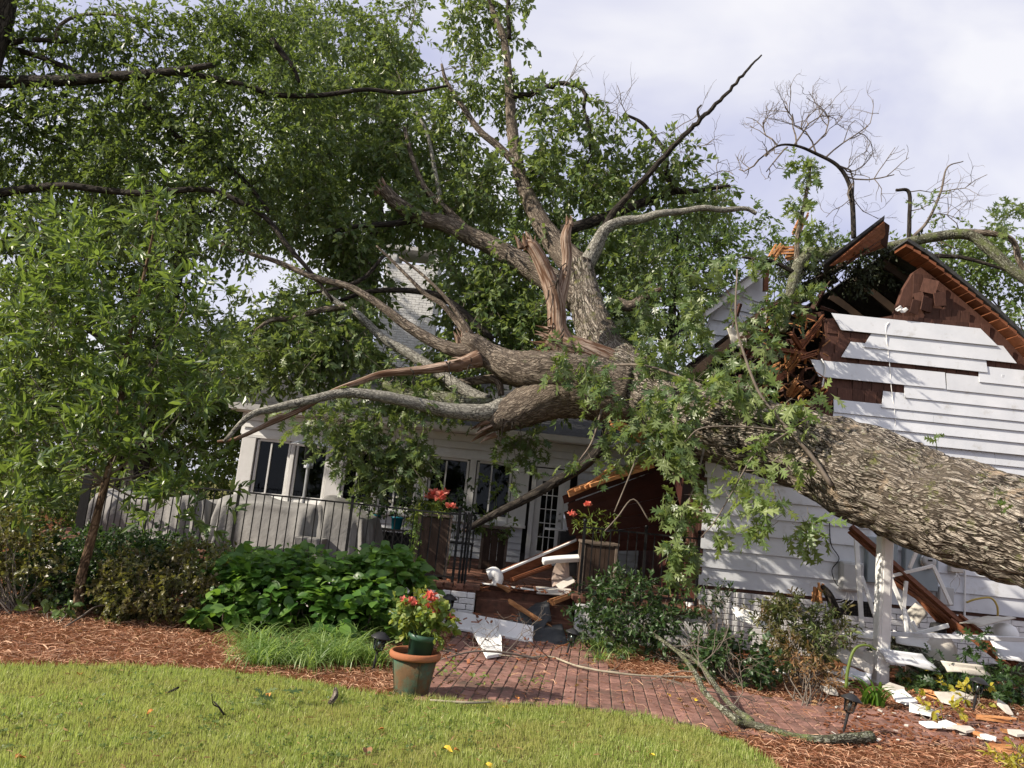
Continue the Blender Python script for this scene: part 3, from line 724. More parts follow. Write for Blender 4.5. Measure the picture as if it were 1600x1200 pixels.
mb = MB(); mb.box(((c0[0] + c1[0]) / 2, CY + .5, zo / 2), (c1[0] - c0[0] - .04, .94, zo)); part('core', mb, 'mortar', chim)
mb = MB(); course_wall(mb, c0[0], c1[0], CY, CY + 1, 3.6, zo); part('brick', mb, 'whitebrick', chim, kind='stuff')
for x in (c0[0] + .12, c1[0] - .12): mb = MB(); mb.box((x, CY + .5, (zo + zt) / 2), (.24, .98, zt - zo - .1)); part('pier', mb, 'whitebrick', chim)
mb = MB(); mb.box(((c0[0] + c1[0]) / 2, CY + .5, zt), (c1[0] - c0[0] + .12, 1.12, .1)); part('cap', mb, 'mortar', chim)

# ================================================================== WHITE HOUSE WITH THE TORN GABLE
HY = 10.8
hx = lambda u, v: at(u, v, HY)[0]
hz = lambda u, v: at(u, v, HY)[2]
hp = lambda u, v, dy=0: at(u, v, HY) + np.array([0, dy, 0])
house = thing('white_house', 'white clapboard house with its gable torn open by the fallen tree', 'house', (5.4, HY, 0))
xc = hx(1094, 850); ZB = hz(1150, 919)
RAKE = [hp(u, v) for u, v in ((1405, 384), (1440, 407), (1500, 455), (1548, 496), (1575, 522), (1602, 551), (1690, 650), (1770, 770))]
xe = RAKE[-1][0]
# sheathing behind the boards, with its broken left edge
poly = [(xc, ZB - .05), (xe - .1, ZB - .05)] + [(p[0], p[2] - .10) for p in RAKE[::-1][1:-1]]
brk = [(1428, 425), (1412, 452), (1398, 492), (1360, 499), (1330, 494), (1288, 498), (1291, 530), (1276, 560), (1282, 600), (1262, 640), (1200, 655), (1130, 690)]
poly += [(hx(u, v), hz(u, v)) for u, v in brk] + [(xc, hz(1100, 700))]
mb = MB(); mb.prism([(x, HY + .004, z) for x, z in poly], (0, .1, 0)); part('sheathing', mb, 'shingle', house)
# brown wall shingles, one by one
sm = [brick_mesh('wall shingle', w, .016, .2, 'shingle', .002) for w in (.17, .21, .13)]
pp = np.array(poly); sh = [[], [], []]
for r in range(16):
    z = 3.3 + r * .165; x = hx(1255, 600) + (0.08 if r % 2 else 0)
    while x < xe:
        k = random.randrange(3); w = (.17, .21, .13)[k]
        if all(inside(np.array([x + w / 2 + d, x + w / 2 + d]), np.array([z - .08, z + .08]), pp).all() for d in (-w * .4, w * .4)):
            if random.random() > .05: sh[k].append((x + w / 2, HY - .012 - .002 * random.random(), z, R(4), random.uniform(-.015, .015), 0))
        x += w + .006
for k in range(3): lay('wall_shingle', sm[k], house, sh[k])
# a few loose shingles standing out at the break
for u, v, a, k in ((1447, 450, .25, 1), (1463, 470, -.2, 0), (1443, 478, .05, 1), (1425, 482, .15, 2), (1432, 470, -.3, 2)):
    p = hp(u, v, -.09); lay('loose_shingle', sm[k], house, [(p[0], p[1], p[2], R(10), a, R(random.uniform(-25, 25)))])
# siding: rows of boards with the ends the photograph shows
xr_ = hx(1790, 900)
z = ZB; i = 0
while z < hz(1450, 645) - .08:
    e = .245 if z < 2.35 else .17
    left = xc if z < hz(1130, 690) - .2 else hx(1262, 655) if z < hz(1290, 655) - .1 else hx(1300, 640)
    js = [left] + sorted(random.sample([3.6, 4.4, 5.2, 6.0, 6.9, 7.8], 2)) + [min(xr_, xe)]
    js = [js[0]] + [q for q in js[1:] if q > js[0] + .3]
    for a, b in zip(js[:-1], js[1:]): clap('siding_board', house, a + .001, b - .002, z, e, HY, out=.03 if z > 3.0 else .004)
    z += e; i += 1
rows = [  # lower edge v read near u=1450, left end u, right end u, cuts
    (645, 1374, 1800, (0, .03, 0, 0)), (626, 1410, 1800, (0, 0, 0, 0)), (607, 1276, 1474, (0, -.12, 0, 0)), (607, 1476, 1800, (0, 0, 0, 0)),
    (590, 1526, 1800, (0, 0, 0, 0)), (573, 1311, 1537, (0, .14, .02, 0)), (554, 1345, 1584, (0, .14, 0, -.18)), (531, 1298, 1555, (.12, -.02, 0, -.24))]
for v, a, b, cut in rows:
    z = hz(1450, v); b = min(hx(b, v), xe - .1 - (hz(1450, v) - 2.5) * .55) if b > 1700 else hx(b, v)
    clap('siding_board', house, hx(a, v), b, z, .225, HY, cut=cut, out=.03, tilt=random.uniform(-.01, .012))
# rake: brown shingles along the roof edge, roof slab in steps behind them
for a, b in zip(RAKE[:-1], RAKE[1:]):
    L = np.linalg.norm(b - a); k = max(1, int(L / .125))
    for q in range(k):
        p = a + (b - a) * (q / k); e = a + (b - a) * ((q + .94) / k)
        m = MB(); j = random.uniform(-.012, .012)
        m.prism([p + (0, -.2 + j, -.075), e + (0, -.2 + j, -.065), e + (0, -.2 + j, -.012), p + (0, -.2 + j, -.04)], (0, .34, 0)); part('rake_shingle', m, 'brownwood', house)
m = MB()
for a, b in zip(RAKE[:-1], RAKE[1:]):
    nrm = np.array([(a - b)[2], 0, (b - a)[0]]); nrm = nrm / np.linalg.norm(nrm) * .05
    m.prism([a + (0, -.22, 0), b + (0, -.22, 0), b + (0, 6.2, 0), a + (0, 6.2, 0)], nrm)
part('roof', m, 'asphalt', house)
m = MB()
XA = RAKE[0][0] - .15
LR = [np.array([2 * XA - p[0], p[1], p[2]]) for p in RAKE]
for a, b in zip(LR[:-4], LR[1:-3]):
    nrm = np.array([(a - b)[2], 0, (b - a)[0]]); nrm = -nrm / np.linalg.norm(nrm) * .05
    m.prism([a + (0, .75, 0), b + (0, .9, 0), b + (0, 6.2, 0), a + (0, 6.2, 0)], nrm)
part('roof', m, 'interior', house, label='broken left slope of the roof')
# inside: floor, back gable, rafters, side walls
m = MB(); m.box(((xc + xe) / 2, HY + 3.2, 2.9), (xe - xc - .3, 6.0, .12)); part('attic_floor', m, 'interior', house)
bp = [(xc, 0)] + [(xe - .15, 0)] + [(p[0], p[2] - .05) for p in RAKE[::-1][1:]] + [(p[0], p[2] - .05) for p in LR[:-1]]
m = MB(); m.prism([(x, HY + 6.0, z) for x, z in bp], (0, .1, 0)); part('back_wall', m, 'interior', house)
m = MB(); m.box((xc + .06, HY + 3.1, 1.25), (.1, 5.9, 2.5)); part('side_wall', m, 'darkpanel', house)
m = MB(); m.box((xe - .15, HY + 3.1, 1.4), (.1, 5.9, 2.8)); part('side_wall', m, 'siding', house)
for k in range(6):
    for A in (RAKE, LR):
        if A is LR and k < 1: continue
        for a, b in zip(A[:-2], A[1:-1]):
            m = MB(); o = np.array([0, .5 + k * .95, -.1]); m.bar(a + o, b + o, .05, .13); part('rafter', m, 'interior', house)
# studs at the torn corner
for k, (u, v0, v1) in enumerate(((1078, 770, 915), (1086, 730, 915), (1093, 745, 920))):
    m = MB(); p = at(u, v1, HY - .02); q = at(u + 6, v0, HY - .02); m.box(((p[0] + q[0]) / 2, HY + .02 + .05 * (2 - k), (p[2] + q[2]) / 2), (.07, .09, q[2] - p[2])); part('stud', m, 'shingle', house)
# white brick foundation
fbk = brick_mesh('foundation brick', .2, .06, .066, 'whitebrick', .004)
near, far = [], MB(); r = 0; zz = .04
while zz < ZB - .03:
    x = xc + .1 + (.105 if r % 2 else 0)
    while x < xe:
        vent = 1.0 and (hx(1310, 930) < x < hx(1372, 930)) and hz(1340, 962) < zz < hz(1340, 938) - .02
        if not vent:
            if x < hx(1330, 950): near.append((x, HY - .01 + random.uniform(-.003, .003), zz, 0, 0, 0))
            else: far.box((x, HY - .01, zz), (.2, .06, .066))
        x += .21
    zz += .075; r += 1
lay('foundation_brick', fbk, house, near)
part('foundation_brick', far, 'whitebrick', house, kind='stuff')
m = MB(); m.box(((xc + xe) / 2, HY + .06, (ZB - .02) / 2), (xe - xc - .1, .1, ZB - .02)); part('foundation', m, 'mortar', house)
# crawl space vent with iron grid
vx0, vx1, vz0, vz1 = hx(1310, 930), hx(1372, 930), hz(1340, 962), hz(1340, 938)
m = MB(); m.box(((vx0 + vx1) / 2, HY - .005, (vz0 + vz1) / 2), (vx1 - vx0, .02, vz1 - vz0)); vt = part('vent', m, 'room', house)
m = MB()
for i in range(15): m.box((vx0 + (vx1 - vx0) * i / 14, HY - .03, (vz0 + vz1) / 2), (.008, .008, vz1 - vz0))
for i in range(6): m.box(((vx0 + vx1) / 2, HY - .034, vz0 + (vz1 - vz0) * i / 5), (vx1 - vx0, .008, .008))
part('grid', m, 'iron', vt)
# downspout elbow at the corner
P, rr = spline([at(1076, 940, HY - .12), at(1079, 955, HY - .15), at(1076, 985, HY - .16), at(1070, 1010, HY - .2)], [.05] * 4, 6)
m = MB(); m.tube(P, rr, 10); ds = part('downspout', m, 'white', house, True)
m = MB(); m.lathe([(.0, 0), (.056, 0), (.056, .05), (0, .05)], at(1076, 940, HY - .12), 12); part('collar', m, 'black', ds)
# white cable hanging down the boards and its brackets
P, rr = spline([hp(1386, 505, -.05), hp(1381, 518, -.06), hp(1387, 570, -.055), hp(1390, 610, -.055), hp(1396, 655, -.055), hp(1393, 690, -.05)], [.006] * 6, 6)
m = MB(); m.tube(P, rr, 5); part('cable', m, 'white', house, True)
for u, v in ((1427, 522), (1350, 517), (1563, 589), (1434, 655)):
    m = MB(); m.box(hp(u, v, -.04), (.03, .03, .05)); part('bracket', m, 'siding', house)
P, rr = spline([hp(1281, 562, -.05), hp(1286, 575, -.07), hp(1283, 600, -.06), hp(1281, 628, -.05)], [.012] * 4, 6)
m = MB(); m.tube(P, rr, 6); part('conduit', m, 'white', house, True)
# ================================================================== THE FALLEN OAK
base_t = at(1600, 830, 7.5)
oak = thing('fallen_oak', 'huge fallen oak lying with its trunk across the white house and patio', 'fallen tree', (base_t[0], base_t[1], 0))
def bark_disp(amp, lump):
    def f(bk):
        q = bk * np.array([8, 8, 2.6]); w = vnoise(bk * 3.0, 4) * 1.3
        q = q + w[..., None]
        a = 1 - np.abs(2 * vnoise(q, 1) - 1); b = 1 - np.abs(2 * vnoise(q * 2.3 + 7, 2) - 1)
        return -amp * (a * .75 + b * .45) + lump * (vnoise(bk * np.array([1.6, 1.6, 1.3]), 8) - .5) * 2
    return f
NODES = []
def limb(pts, mat='limb', n=10, seg=6, name='limb', jit=0.02, parent=None, disp=None, wig=0.0, smooth=True):
    P, rr = pxpath(pts); P, rr = spline(P, rr, seg)
    if wig: P[1:-1] += rng.standard_normal((len(P) - 2, 3)) * wig
    NODES.append(P)
    m = MB(); m.tube(P, rr, n, jit=jit, disp=disp)
    return part(name, m, mat, parent or oak, smooth)
trunk_px = [(2500, 1130, 4.7, 128), (2140, 1025, 5.4, 114), (1860, 935, 6.3, 104), (1740, 885, 6.8, 92), (1600, 832, 7.5, 88), (1520, 805, 7.95, 86), (1450, 785, 8.35, 86), (1370, 752, 8.85, 82), (1300, 720, 9.3, 76), (1250, 700, 9.6, 70), (1190, 684, 9.9, 68), (1100, 664, 10.3, 62), (1030, 630, 10.8, 54), (985, 600, 11.1, 50), (940, 580, 11.4, 46)]
P, rr = pxpath(trunk_px); P, rr = spline(P, rr, 44)
# knots and swellings along the trunk
s = np.arange(len(rr)); rr = rr * (1 + .025 * np.sin(s * .11 * .6) + .02 * np.sin(s * .14 + 1))
m = MB(); m.tube(P, rr, 200, disp=bark_disp(.06, .045)); part('trunk', m, 'bark', oak, True); NODES.append(P)
D1 = bark_disp(.02, .02); D2 = bark_disp(.01, .008)
# upright limb behind and its two boughs
limb([(985, 592, 11.3, 44), (945, 545, 11.7, 36), (925, 500, 12, 31), (912, 455, 12.3, 28), (905, 415, 12.5, 25)], 'bark', 40, 14, disp=D1)
limb([(908, 425, 12.5, 17), (925, 398, 12.5, 14), (945, 360, 12.4, 10.5), (972, 346, 12.4, 9), (1000, 343, 12.4, 8.5), (1030, 334, 12.3, 7.5), (1060, 331, 12.3, 6.8), (1100, 325, 12.2, 6), (1130, 328, 12.2, 5.5), (1165, 326, 12.2, 4.5), (1182, 334, 12.2, 4)], 'greylimb', 14, 8, disp=D2)
limb([(915, 412, 12.7, 11), (930, 385, 12.6, 7), (955, 336, 12.5, 6), (1000, 287, 12.3, 5.2), (1060, 220, 12, 4.6), (1095, 186, 11.8, 4), (1130, 152, 11.7, 3.2), (1160, 118, 11.6, 2.6), (1190, 86, 11.5, 1.4)], 'darklimb', 8, 6, wig=.01)
limb([(1093, 186, 11.8, 2.5), (1090, 172, 11.8, 2), (1096, 164, 11.8, 1.5)], 'darklimb', 5)
limb([(880, 360, 12.8, 9), (930, 345, 13, 9), (1000, 318, 13.2, 7), (1050, 300, 13.4, 6), (1090, 298, 13.4, 4), (1140, 290, 13.4, 2.5)], 'darklimb', 9)
limb([(905, 420, 12.6, 24), (880, 395, 12.8, 22), (848, 352, 13, 17), (818, 290, 13.2, 13), (806, 240, 13.3, 11), (799, 190, 13.4, 9.5), (795, 120, 13.5, 8), (787, 60, 13.6, 6.5), (768, 10, 13.7, 5), (758, -60, 13.8, 4)], 'limb', 16, 8, disp=D2)
limb([(796, 60, 13.4, 4), (794, 10, 13.4, 3.5), (796, -60, 13.4, 3)], 'darklimb', 6)
limb([(800, 150, 13.4, 5), (835, 146, 13.3, 5), (868, 132, 13.2, 4), (912, 139, 13.1, 3.5), (912, 170, 13.1, 3.2), (918, 186, 13, 3), (922, 230, 13, 2), (914, 270, 13, 1.2)], 'darklimb', 6, wig=.015)
limb([(812, 262, 13.2, 7), (780, 230, 13.3, 6.5), (750, 205, 13.3, 5.5), (725, 170, 13.4, 5), (698, 128, 13.5, 3.5), (690, 100, 13.5, 2)], 'limb', 8)
limb([(905, 470, 12.3, 24), (870, 445, 12.5, 22), (830, 420, 12.7, 20), (770, 385, 12.9, 17), (720, 362, 13, 15), (690, 348, 13, 14), (650, 338, 13, 13), (618, 315, 12.9, 12), (598, 294, 12.8, 11)], 'limb', 20, 9, disp=D2)
limb([(640, 345, 12.9, 6), (610, 350, 12.8, 5), (560, 353, 12.7, 4), (520, 362, 12.6, 3)], 'darklimb', 7)
limb([(735, 365, 13, 8), (700, 330, 13.1, 7), (665, 295, 13.2, 5), (645, 250, 13.3, 4), (632, 200, 13.4, 3)], 'limb', 8)
limb([(690, 318, 13.1, 4.5), (680, 270, 13.2, 4), (668, 210, 13.3, 3), (650, 175, 13.4, 2.5)], 'greylimb', 6)
# bare broken stubs
limb([(965, 580, 11.2, 30), (925, 560, 11.1, 27), (885, 542, 11, 22), (855, 528, 10.95, 14)], 'barewood', 24, 8, name='broken_limb', disp=D2)
limb([(882, 540, 11, 20), (871, 512, 11, 16), (869, 480, 11, 16), (860, 445, 11, 15), (846, 410, 11, 13), (832, 386, 11, 13), (822, 378, 11, 8)], 'barewood', 24, 8, name='broken_limb', disp=D2)
limb([(872, 478, 11.05, 12), (880, 445, 11.1, 11), (886, 405, 11.1, 9), (884, 372, 11.1, 10), (890, 346, 11.1, 6)], 'barewood', 18, 8, name='broken_limb', disp=D2)
# left boughs
limb([(975, 610, 11, 44), (905, 588, 11, 40), (850, 580, 11, 36), (800, 572, 11.1, 28), (765, 556, 11.2, 23), (737, 537, 11.2, 22), (724, 524, 11.2, 10)], 'limb', 40, 12, disp=D1)
limb([(745, 548, 11.2, 17), (715, 548, 11.2, 13), (680, 535, 11.3, 11), (635, 508, 11.4, 9.5), (590, 474, 11.5, 8), (545, 448, 11.6, 7), (490, 433, 11.7, 6), (430, 408, 11.8, 4.5), (385, 395, 11.9, 3.5), (348, 383, 12, 2)], 'limb', 12, 7, disp=D2)
limb([(748, 560, 11.1, 15), (715, 570, 11, 11), (660, 578, 10.9, 8), (600, 584, 10.8, 7), (560, 597, 10.7, 6.5), (520, 612, 10.6, 6), (470, 640, 10.5, 5.5), (420, 662, 10.4, 5), (370, 685, 10.3, 3.5), (340, 690, 10.3, 2.5)], 'barewood', 12, 7, disp=D2)
limb([(735, 530, 11.2, 8), (712, 500, 11.3, 5), (690, 475, 11.3, 4.5), (665, 460, 11.4, 4), (640, 435, 11.4, 3), (610, 405, 11.5, 2.5), (588, 384, 11.5, 1.5)], 'limb', 7)
limb([(737, 525, 11.2, 6), (715, 490, 11.2, 4), (690, 458, 11.2, 3), (655, 425, 11.3, 2.5), (624, 402, 11.3, 1.5)], 'limb', 7)
limb([(985, 630, 11.1, 46), (920, 612, 11.1, 46), (860, 618, 11.1, 40), (810, 640, 11.1, 32), (775, 655, 11.1, 25), (755, 668, 11.1, 12)], 'limb', 40, 12, disp=D1, name='broken_limb')
limb([(790, 635, 11.1, 16), (755, 645, 11, 15), (700, 641, 10.9, 13), (650, 630, 10.8, 11), (600, 620, 10.7, 11), (540, 614, 10.6, 9), (480, 626, 10.5, 8), (430, 638, 10.4, 7), (390, 650, 10.3, 5.5), (350, 690, 10.2, 3.5)], 'greylimb', 14, 7, disp=D2)
limb([(770, 635, 11.3, 13), (720, 630, 11.3, 15), (680, 622, 11.4, 14), (640, 620, 11.5, 11), (600, 600, 11.6, 8)], 'moss', 14, 7, disp=D2)
limb([(760, 628, 11.4, 12), (735, 615, 11.5, 10), (690, 586, 11.7, 9), (640, 553, 11.9, 8.5), (600, 530, 12, 7), (560, 492, 12.1, 6), (530, 475, 12.2, 5), (505, 456, 12.2, 4)], 'greylimb', 10, 7)
limb([(538, 480, 12.1, 5), (500, 485, 12, 5), (455, 498, 11.9, 4.5), (425, 500, 11.8, 4), (400, 516, 11.7, 2.5)], 'limb', 7)
limb([(815, 600, 11.4, 8), (780, 592, 11.5, 8), (740, 595, 11.6, 7), (700, 600, 11.7, 5)], 'limb', 8)
limb([(783, 618, 11.2, 5), (780, 600, 11.2, 6), (765, 588, 11.2, 4)], 'limb', 7)
limb([(960, 640, 11, 14), (945, 690, 11, 10), (915, 725, 11, 8), (870, 752, 11, 8), (820, 780, 11, 7.5), (770, 805, 10.95, 6), (728, 828, 10.9, 4.5)], 'darklimb', 10, 7)
limb([(960, 470, 12.3, 9), (985, 478, 12.2, 9), (1010, 462, 12.1, 7), (1030, 452, 12, 3)], 'limb', 9)
limb([(770, 530, 12.3, 5), (700, 470, 12.4, 6), (650, 455, 12.4, 5), (580, 455, 12.4, 4), (530, 470, 12.4, 3)], 'darklimb', 7)
limb([(600, 400, 12.2, 3), (560, 440, 12.2, 4), (480, 460, 12.2, 2)], 'darklimb', 5)
def torn_end(u, v, Y, du, dv, r, n=14, mat='barewood'):
    c = at(u, v, Y); d = unit(at(u + du, v + dv, Y) - c); m = MB(); r = r * Y / F_PX
    for i in range(n):
        o = rng.standard_normal(3) * r * .55; o -= d * (o @ d); L = r * rng.uniform(.6, 1.7); w = r * rng.uniform(.15, .35)
        a = c + o - d * r * .6; b = c + o * 1.1 + d * L + rng.standard_normal(3) * r * .15
        m.tube([a, (a + b) / 2 + rng.standard_normal(3) * r * .08, b], [w, w * .7, w * .1], 5)
    part('splinters', m, mat, oak, kind='stuff')
for q in ((822, 380, 11, -.3, -1, 12), (889, 348, 11.1, .1, -1, 8), (855, 528, 10.95, -1, -.3, 14), (598, 295, 12.8, -.6, -1, 10), (757, 664, 11.1, -1, .5, 16), (716, 569, 11, -1, .2, 9), (724, 528, 11.2, -.4, -1, 12), (1030, 452, 12, 1, -.4, 4), (348, 383, 12, -1, -.4, 3), (728, 829, 10.9, -1, .6, 4)): torn_end(*q)
# hanging strips of bark and wood along the torn limbs
m = MB()
for u, v, Y in ((868, 500, 10.9), (862, 450, 10.85), (874, 520, 10.85), (884, 420, 11), (700, 570, 10.9), (640, 582, 10.75), (730, 560, 11), (905, 550, 10.9), (780, 660, 10.9), (800, 655, 10.9)):
    for k in range(3):
        a = at(u + rng.normal(0, 6), v + rng.normal(0, 8), Y); P, rr = spline([a, a + rng.standard_normal(3) * .05 + (0, -.03, -.08), a + rng.standard_normal(3) * .08 + (0, -.04, -rng.uniform(.12, .3))], [.012, .009, .002], 4); m.tube(P, rr, 4)
part('bark_strips', m, 'darklimb', oak, kind='stuff')
# sprout twigs in front of the trunk, with the hanging leaves
sp_paths = [[(1300, 760, 8.7, 4), (1270, 715, 8.8, 3.4), (1232, 672, 8.9, 3), (1190, 620, 9, 2.5), (1165, 560, 9.1, 2.2), (1150, 500, 9.2, 1.8), (1152, 420, 9.3, 1.4)],
            [(1233, 675, 8.9, 2), (1180, 668, 8.9, 1.6), (1100, 668, 8.9, 1.3), (1070, 690, 8.9, 1)], [(1232, 675, 8.85, 1.6), (1180, 710, 8.8, 1.4), (1160, 740, 8.8, 1.2), (1120, 810, 8.8, 1), (1095, 840, 8.8, .8)],
            [(1165, 735, 8.8, 1), (1200, 740, 8.75, .9), (1212, 780, 8.7, .8)], [(960, 570, 10.4, 2.5), (1010, 572, 10.1, 2.2), (1080, 595, 9.8, 2), (1130, 620, 9.5, 1.8), (1170, 640, 9.3, 1.5)],
            [(1020, 640, 10, 2), (1000, 700, 9.8, 1.6), (985, 740, 9.7, 1.4), (960, 800, 9.6, 1)], [(1100, 700, 9.4, 2), (1085, 760, 9.3, 1.6), (1060, 820, 9.3, 1.2), (1040, 880, 9.3, 1)],
            [(940, 640, 10.5, 2), (925, 690, 10.3, 1.6), (905, 720, 10.2, 1.2)], [(1015, 815, 9.6, 1.2), (990, 780, 9.6, 1.2), (965, 808, 9.6, 1.2), (945, 830, 9.6, 1)]]
for q in sp_paths: limb(q, 'twig', 5, 5, name='twig', jit=0)

def oak_foliage():
    nodes = np.vstack(NODES)
    # near leaves with their lobes; the largest 300 are objects of their own
    near = [(905, 580, 10.2, 50, 32, 12, .25), (880, 555, 10.4, 30, 20, 5, .2), (945, 640, 10.0, 40, 30, 10, .25), (1045, 640, 9.5, 70, 45, 26, .3), (985, 690, 9.8, 50, 25, 9, .25),
            (1075, 715, 9.2, 60, 50, 22, .3), (1072, 790, 9.1, 32, 55, 15, .2), (1040, 870, 9.2, 45, 30, 6, .2), (1090, 835, 9.1, 40, 45, 11, .2), (1190, 800, 8.7, 38, 26, 7, .15), (1238, 812, 8.7, 36, 30, 8, .15),
            (1160, 780, 8.75, 22, 22, 3, .1), (920, 722, 10.1, 45, 18, 8, .2), (1000, 770, 9.6, 12, 15, 2, .1), (1130, 595, 9.3, 60, 35, 16, .3), (1240, 625, 8.9, 40, 35, 8, .2), (1215, 695, 8.8, 30, 25, 5, .2),
            (1075, 560, 10.4, 70, 60, 26, .5), (1000, 505, 11.6, 45, 55, 22, .5), (1105, 470, 10.4, 65, 60, 28, .5), (1165, 545, 9.6, 45, 60, 15, .3), (1145, 400, 10.4, 50, 60, 14, .4), (1150, 740, 9.0, 30, 25, 4, .2),
            (955, 815, 9.6, 30, 25, 5, .15), (1060, 640, 10.0, 90, 60, 14, .4)]
    near = [(*q[:5], max(2, int(q[5] * (.40 if q[0] < 1120 and q[1] > 600 else .55))), *q[6:]) for q in near]
    C, O = clusters(pxE(near), .2)
    o, d, ln = sprays(C, O, 3, .26, .05, .5, .55)
    L = 5; n = len(o); t = np.linspace(.25, 1, L)[None] + rng.uniform(-.05, .05, (n, L))
    P = o[:, None] + d[:, None] * (ln[:, None] * t)[..., None]
    sd = unit(np.cross(d, rand_dir(n)))[:, None] * np.where(np.arange(L) % 2, 1, -1)[None, :, None]
    D = d[:, None] * .5 + sd * .8 + rng.standard_normal((n, L, 3)) * .3; D[..., 2] -= .45
    Nr = rng.standard_normal((n, L, 3)) * .6; Nr[..., 2] += .6; Nr[..., 1] -= .45
    P = P.reshape(-1, 3); D = unit(D.reshape(-1, 3)); Nr = Nr.reshape(-1, 3); S = .205 * (.6 + .6 * rng.random(len(P)))
    k = np.argsort(P[:, 1] - S * 4); one, restk = k[:300], k[300:]
    T = MB(); T.add(*LEAF['oak']); me = mesh_of('oak leaf', T, 'oakleaf_one', (0, 0, 0), False)
    par = part('twig', MB().tube(spline([at(1215, 765, 8.72), at(1225, 790, 8.7), at(1240, 800, 8.7)]), .004, 4), 'twig', oak)
    pl = wloc(oak)
    W_ = unit(np.cross(Nr, D)); N_ = np.cross(D, W_)
    for i in one:
        ob = bpy.data.objects.new('leaf', me); col.objects.link(ob); ob.parent = oak
        mat = Matrix([[D[i][r], W_[i][r], N_[i][r]] for r in range(3)])
        ob.location = tuple(P[i] - pl); ob.rotation_euler = mat.to_euler(); ob.scale = (S[i],) * 3
    mb = MB(); put_leaves(mb, 'oak', P[restk], D[restk], Nr[restk], S[restk]); part('leaf', mb, 'oakleaf', oak, kind='stuff')
    tw = MB(); spray_twigs(tw, o, d, ln, .003); links(tw, C, nodes, .006, 1.2)
    # the mass of the broken crown
    far = [(470, 520, 12.5, 90, 60, 40), (400, 570, 12, 80, 50, 26), (520, 560, 12, 70, 45, 26), (430, 480, 12.6, 70, 40, 18), (600, 610, 11.6, 60, 30, 14),
           (565, 700, 11.2, 30, 45, 15, .3), (640, 710, 11.2, 40, 36, 18, .3), (600, 755, 11.3, 30, 25, 5, .3), (500, 660, 11, 40, 28, 6, .4), (540, 665, 11.2, 60, 20, 9, .4), (790, 715, 11.2, 25, 40, 7, .3), (830, 690, 11.2, 40, 20, 6, .3), (850, 775, 10.9, 20, 30, 5, .2), (750, 700, 11.2, 40, 20, 4, .3),
           (550, 380, 13.5, 90, 80, 58), (450, 330, 13.5, 80, 70, 34), (520, 260, 14, 100, 80, 62), (620, 240, 14, 70, 80, 46), (560, 160, 14.5, 110, 70, 58), (470, 130, 14.5, 70, 60, 24), (600, 60, 15, 90, 70, 46), (500, 40, 15, 70, 60, 24),
           (700, 200, 14, 50, 80, 32), (740, 290, 13.5, 60, 60, 34), (700, 420, 13.5, 60, 60, 34), (790, 440, 13.4, 60, 60, 34), (760, 500, 13, 60, 45, 26), (840, 500, 13, 40, 50, 18), (690, 500, 13.2, 40, 40, 12), (820, 560, 12.5, 40, 25, 8), (880, 590, 12.6, 60, 40, 16), (640, 580, 12.6, 70, 40, 22), (720, 560, 12.8, 60, 40, 18), (560, 520, 12.9, 60, 50, 22), (950, 560, 12.8, 50, 40, 14), (990, 430, 13, 60, 60, 26), (900, 360, 13.4, 50, 50, 16), (960, 500, 12.9, 40, 60, 16), (800, 500, 13.4, 70, 60, 24), (660, 620, 11.6, 60, 20, 8),
           (745, 120, 14, 40, 60, 18), (735, 30, 14.2, 50, 45, 18), (800, 30, 14, 22, 60, 12), (780, 140, 14, 30, 50, 10), (850, 160, 13.6, 35, 30, 9), (890, 190, 13.4, 40, 30, 9), (860, 250, 13.5, 40, 40, 16), (925, 235, 13.2, 25, 50, 9), (850, 310, 13.5, 45, 40, 20), (960, 210, 13, 40, 25, 6), (940, 290, 13.2, 50, 40, 18), (1010, 265, 13.3, 45, 40, 16), (1060, 300, 13.4, 50, 30, 14), (1130, 300, 13.3, 35, 30, 8), (1040, 230, 13, 50, 20, 5),
           (640, 330, 13.5, 60, 40, 22), (620, 420, 13.8, 28, 40, 7), (575, 430, 13.8, 40, 50, 18)]
    C, O = clusters(pxE(far, .9), .25)
    o, d, ln = sprays(C, O, 5, .36, .12, .4, .25)
    mb = MB(); kf = o[:, 1] < 11.75; spray_leaves(mb, o[~kf], d[~kf], ln[~kf], 10, 'diamond', .135, .95, droop=.25); spray_leaves(mb, o[kf], d[kf], ln[kf] * .8, 6, 'oak', .16, droop=.3)
    part('foliage', mb, 'oakleaf', oak, kind='stuff')
    spray_twigs(tw, o, d, ln, .004); links(tw, C, nodes, .012, 2.0)
    part('twigs', tw, 'twig', oak, kind='stuff')
oak_foliage()

# fine bare twigs, grown at random from a start
def grow(mb, p, d, L, r, depth, spread=.5, up=.1, kids=3):
    pts = [p]; k = 4; dd = d
    for i in range(k):
        dd = unit(dd + rng.standard_normal(3) * .32 + np.array([0, 0, up * .25])); pts.append(pts[-1] + dd * L / k)
    pts = np.array(pts); mb.tube(pts, np.linspace(r, r * .55, k + 1), 5 if depth > 1 else 4, cap=False)
    if depth == 0: return
    for i in range(kids + (1 if depth > 2 else 0)):
        q = rng.uniform(.3, 1.0); j = min(k - 1, int(q * k)); s = pts[j] + (pts[j + 1] - pts[j]) * (q * k - j)
        nd = unit(dd + unit(rng.standard_normal(3) * np.array([1, .7, 1])) * spread * 1.6)
        grow(mb, s, nd, L * rng.uniform(.5, .75), r * .55, depth - 1, spread, up, kids)

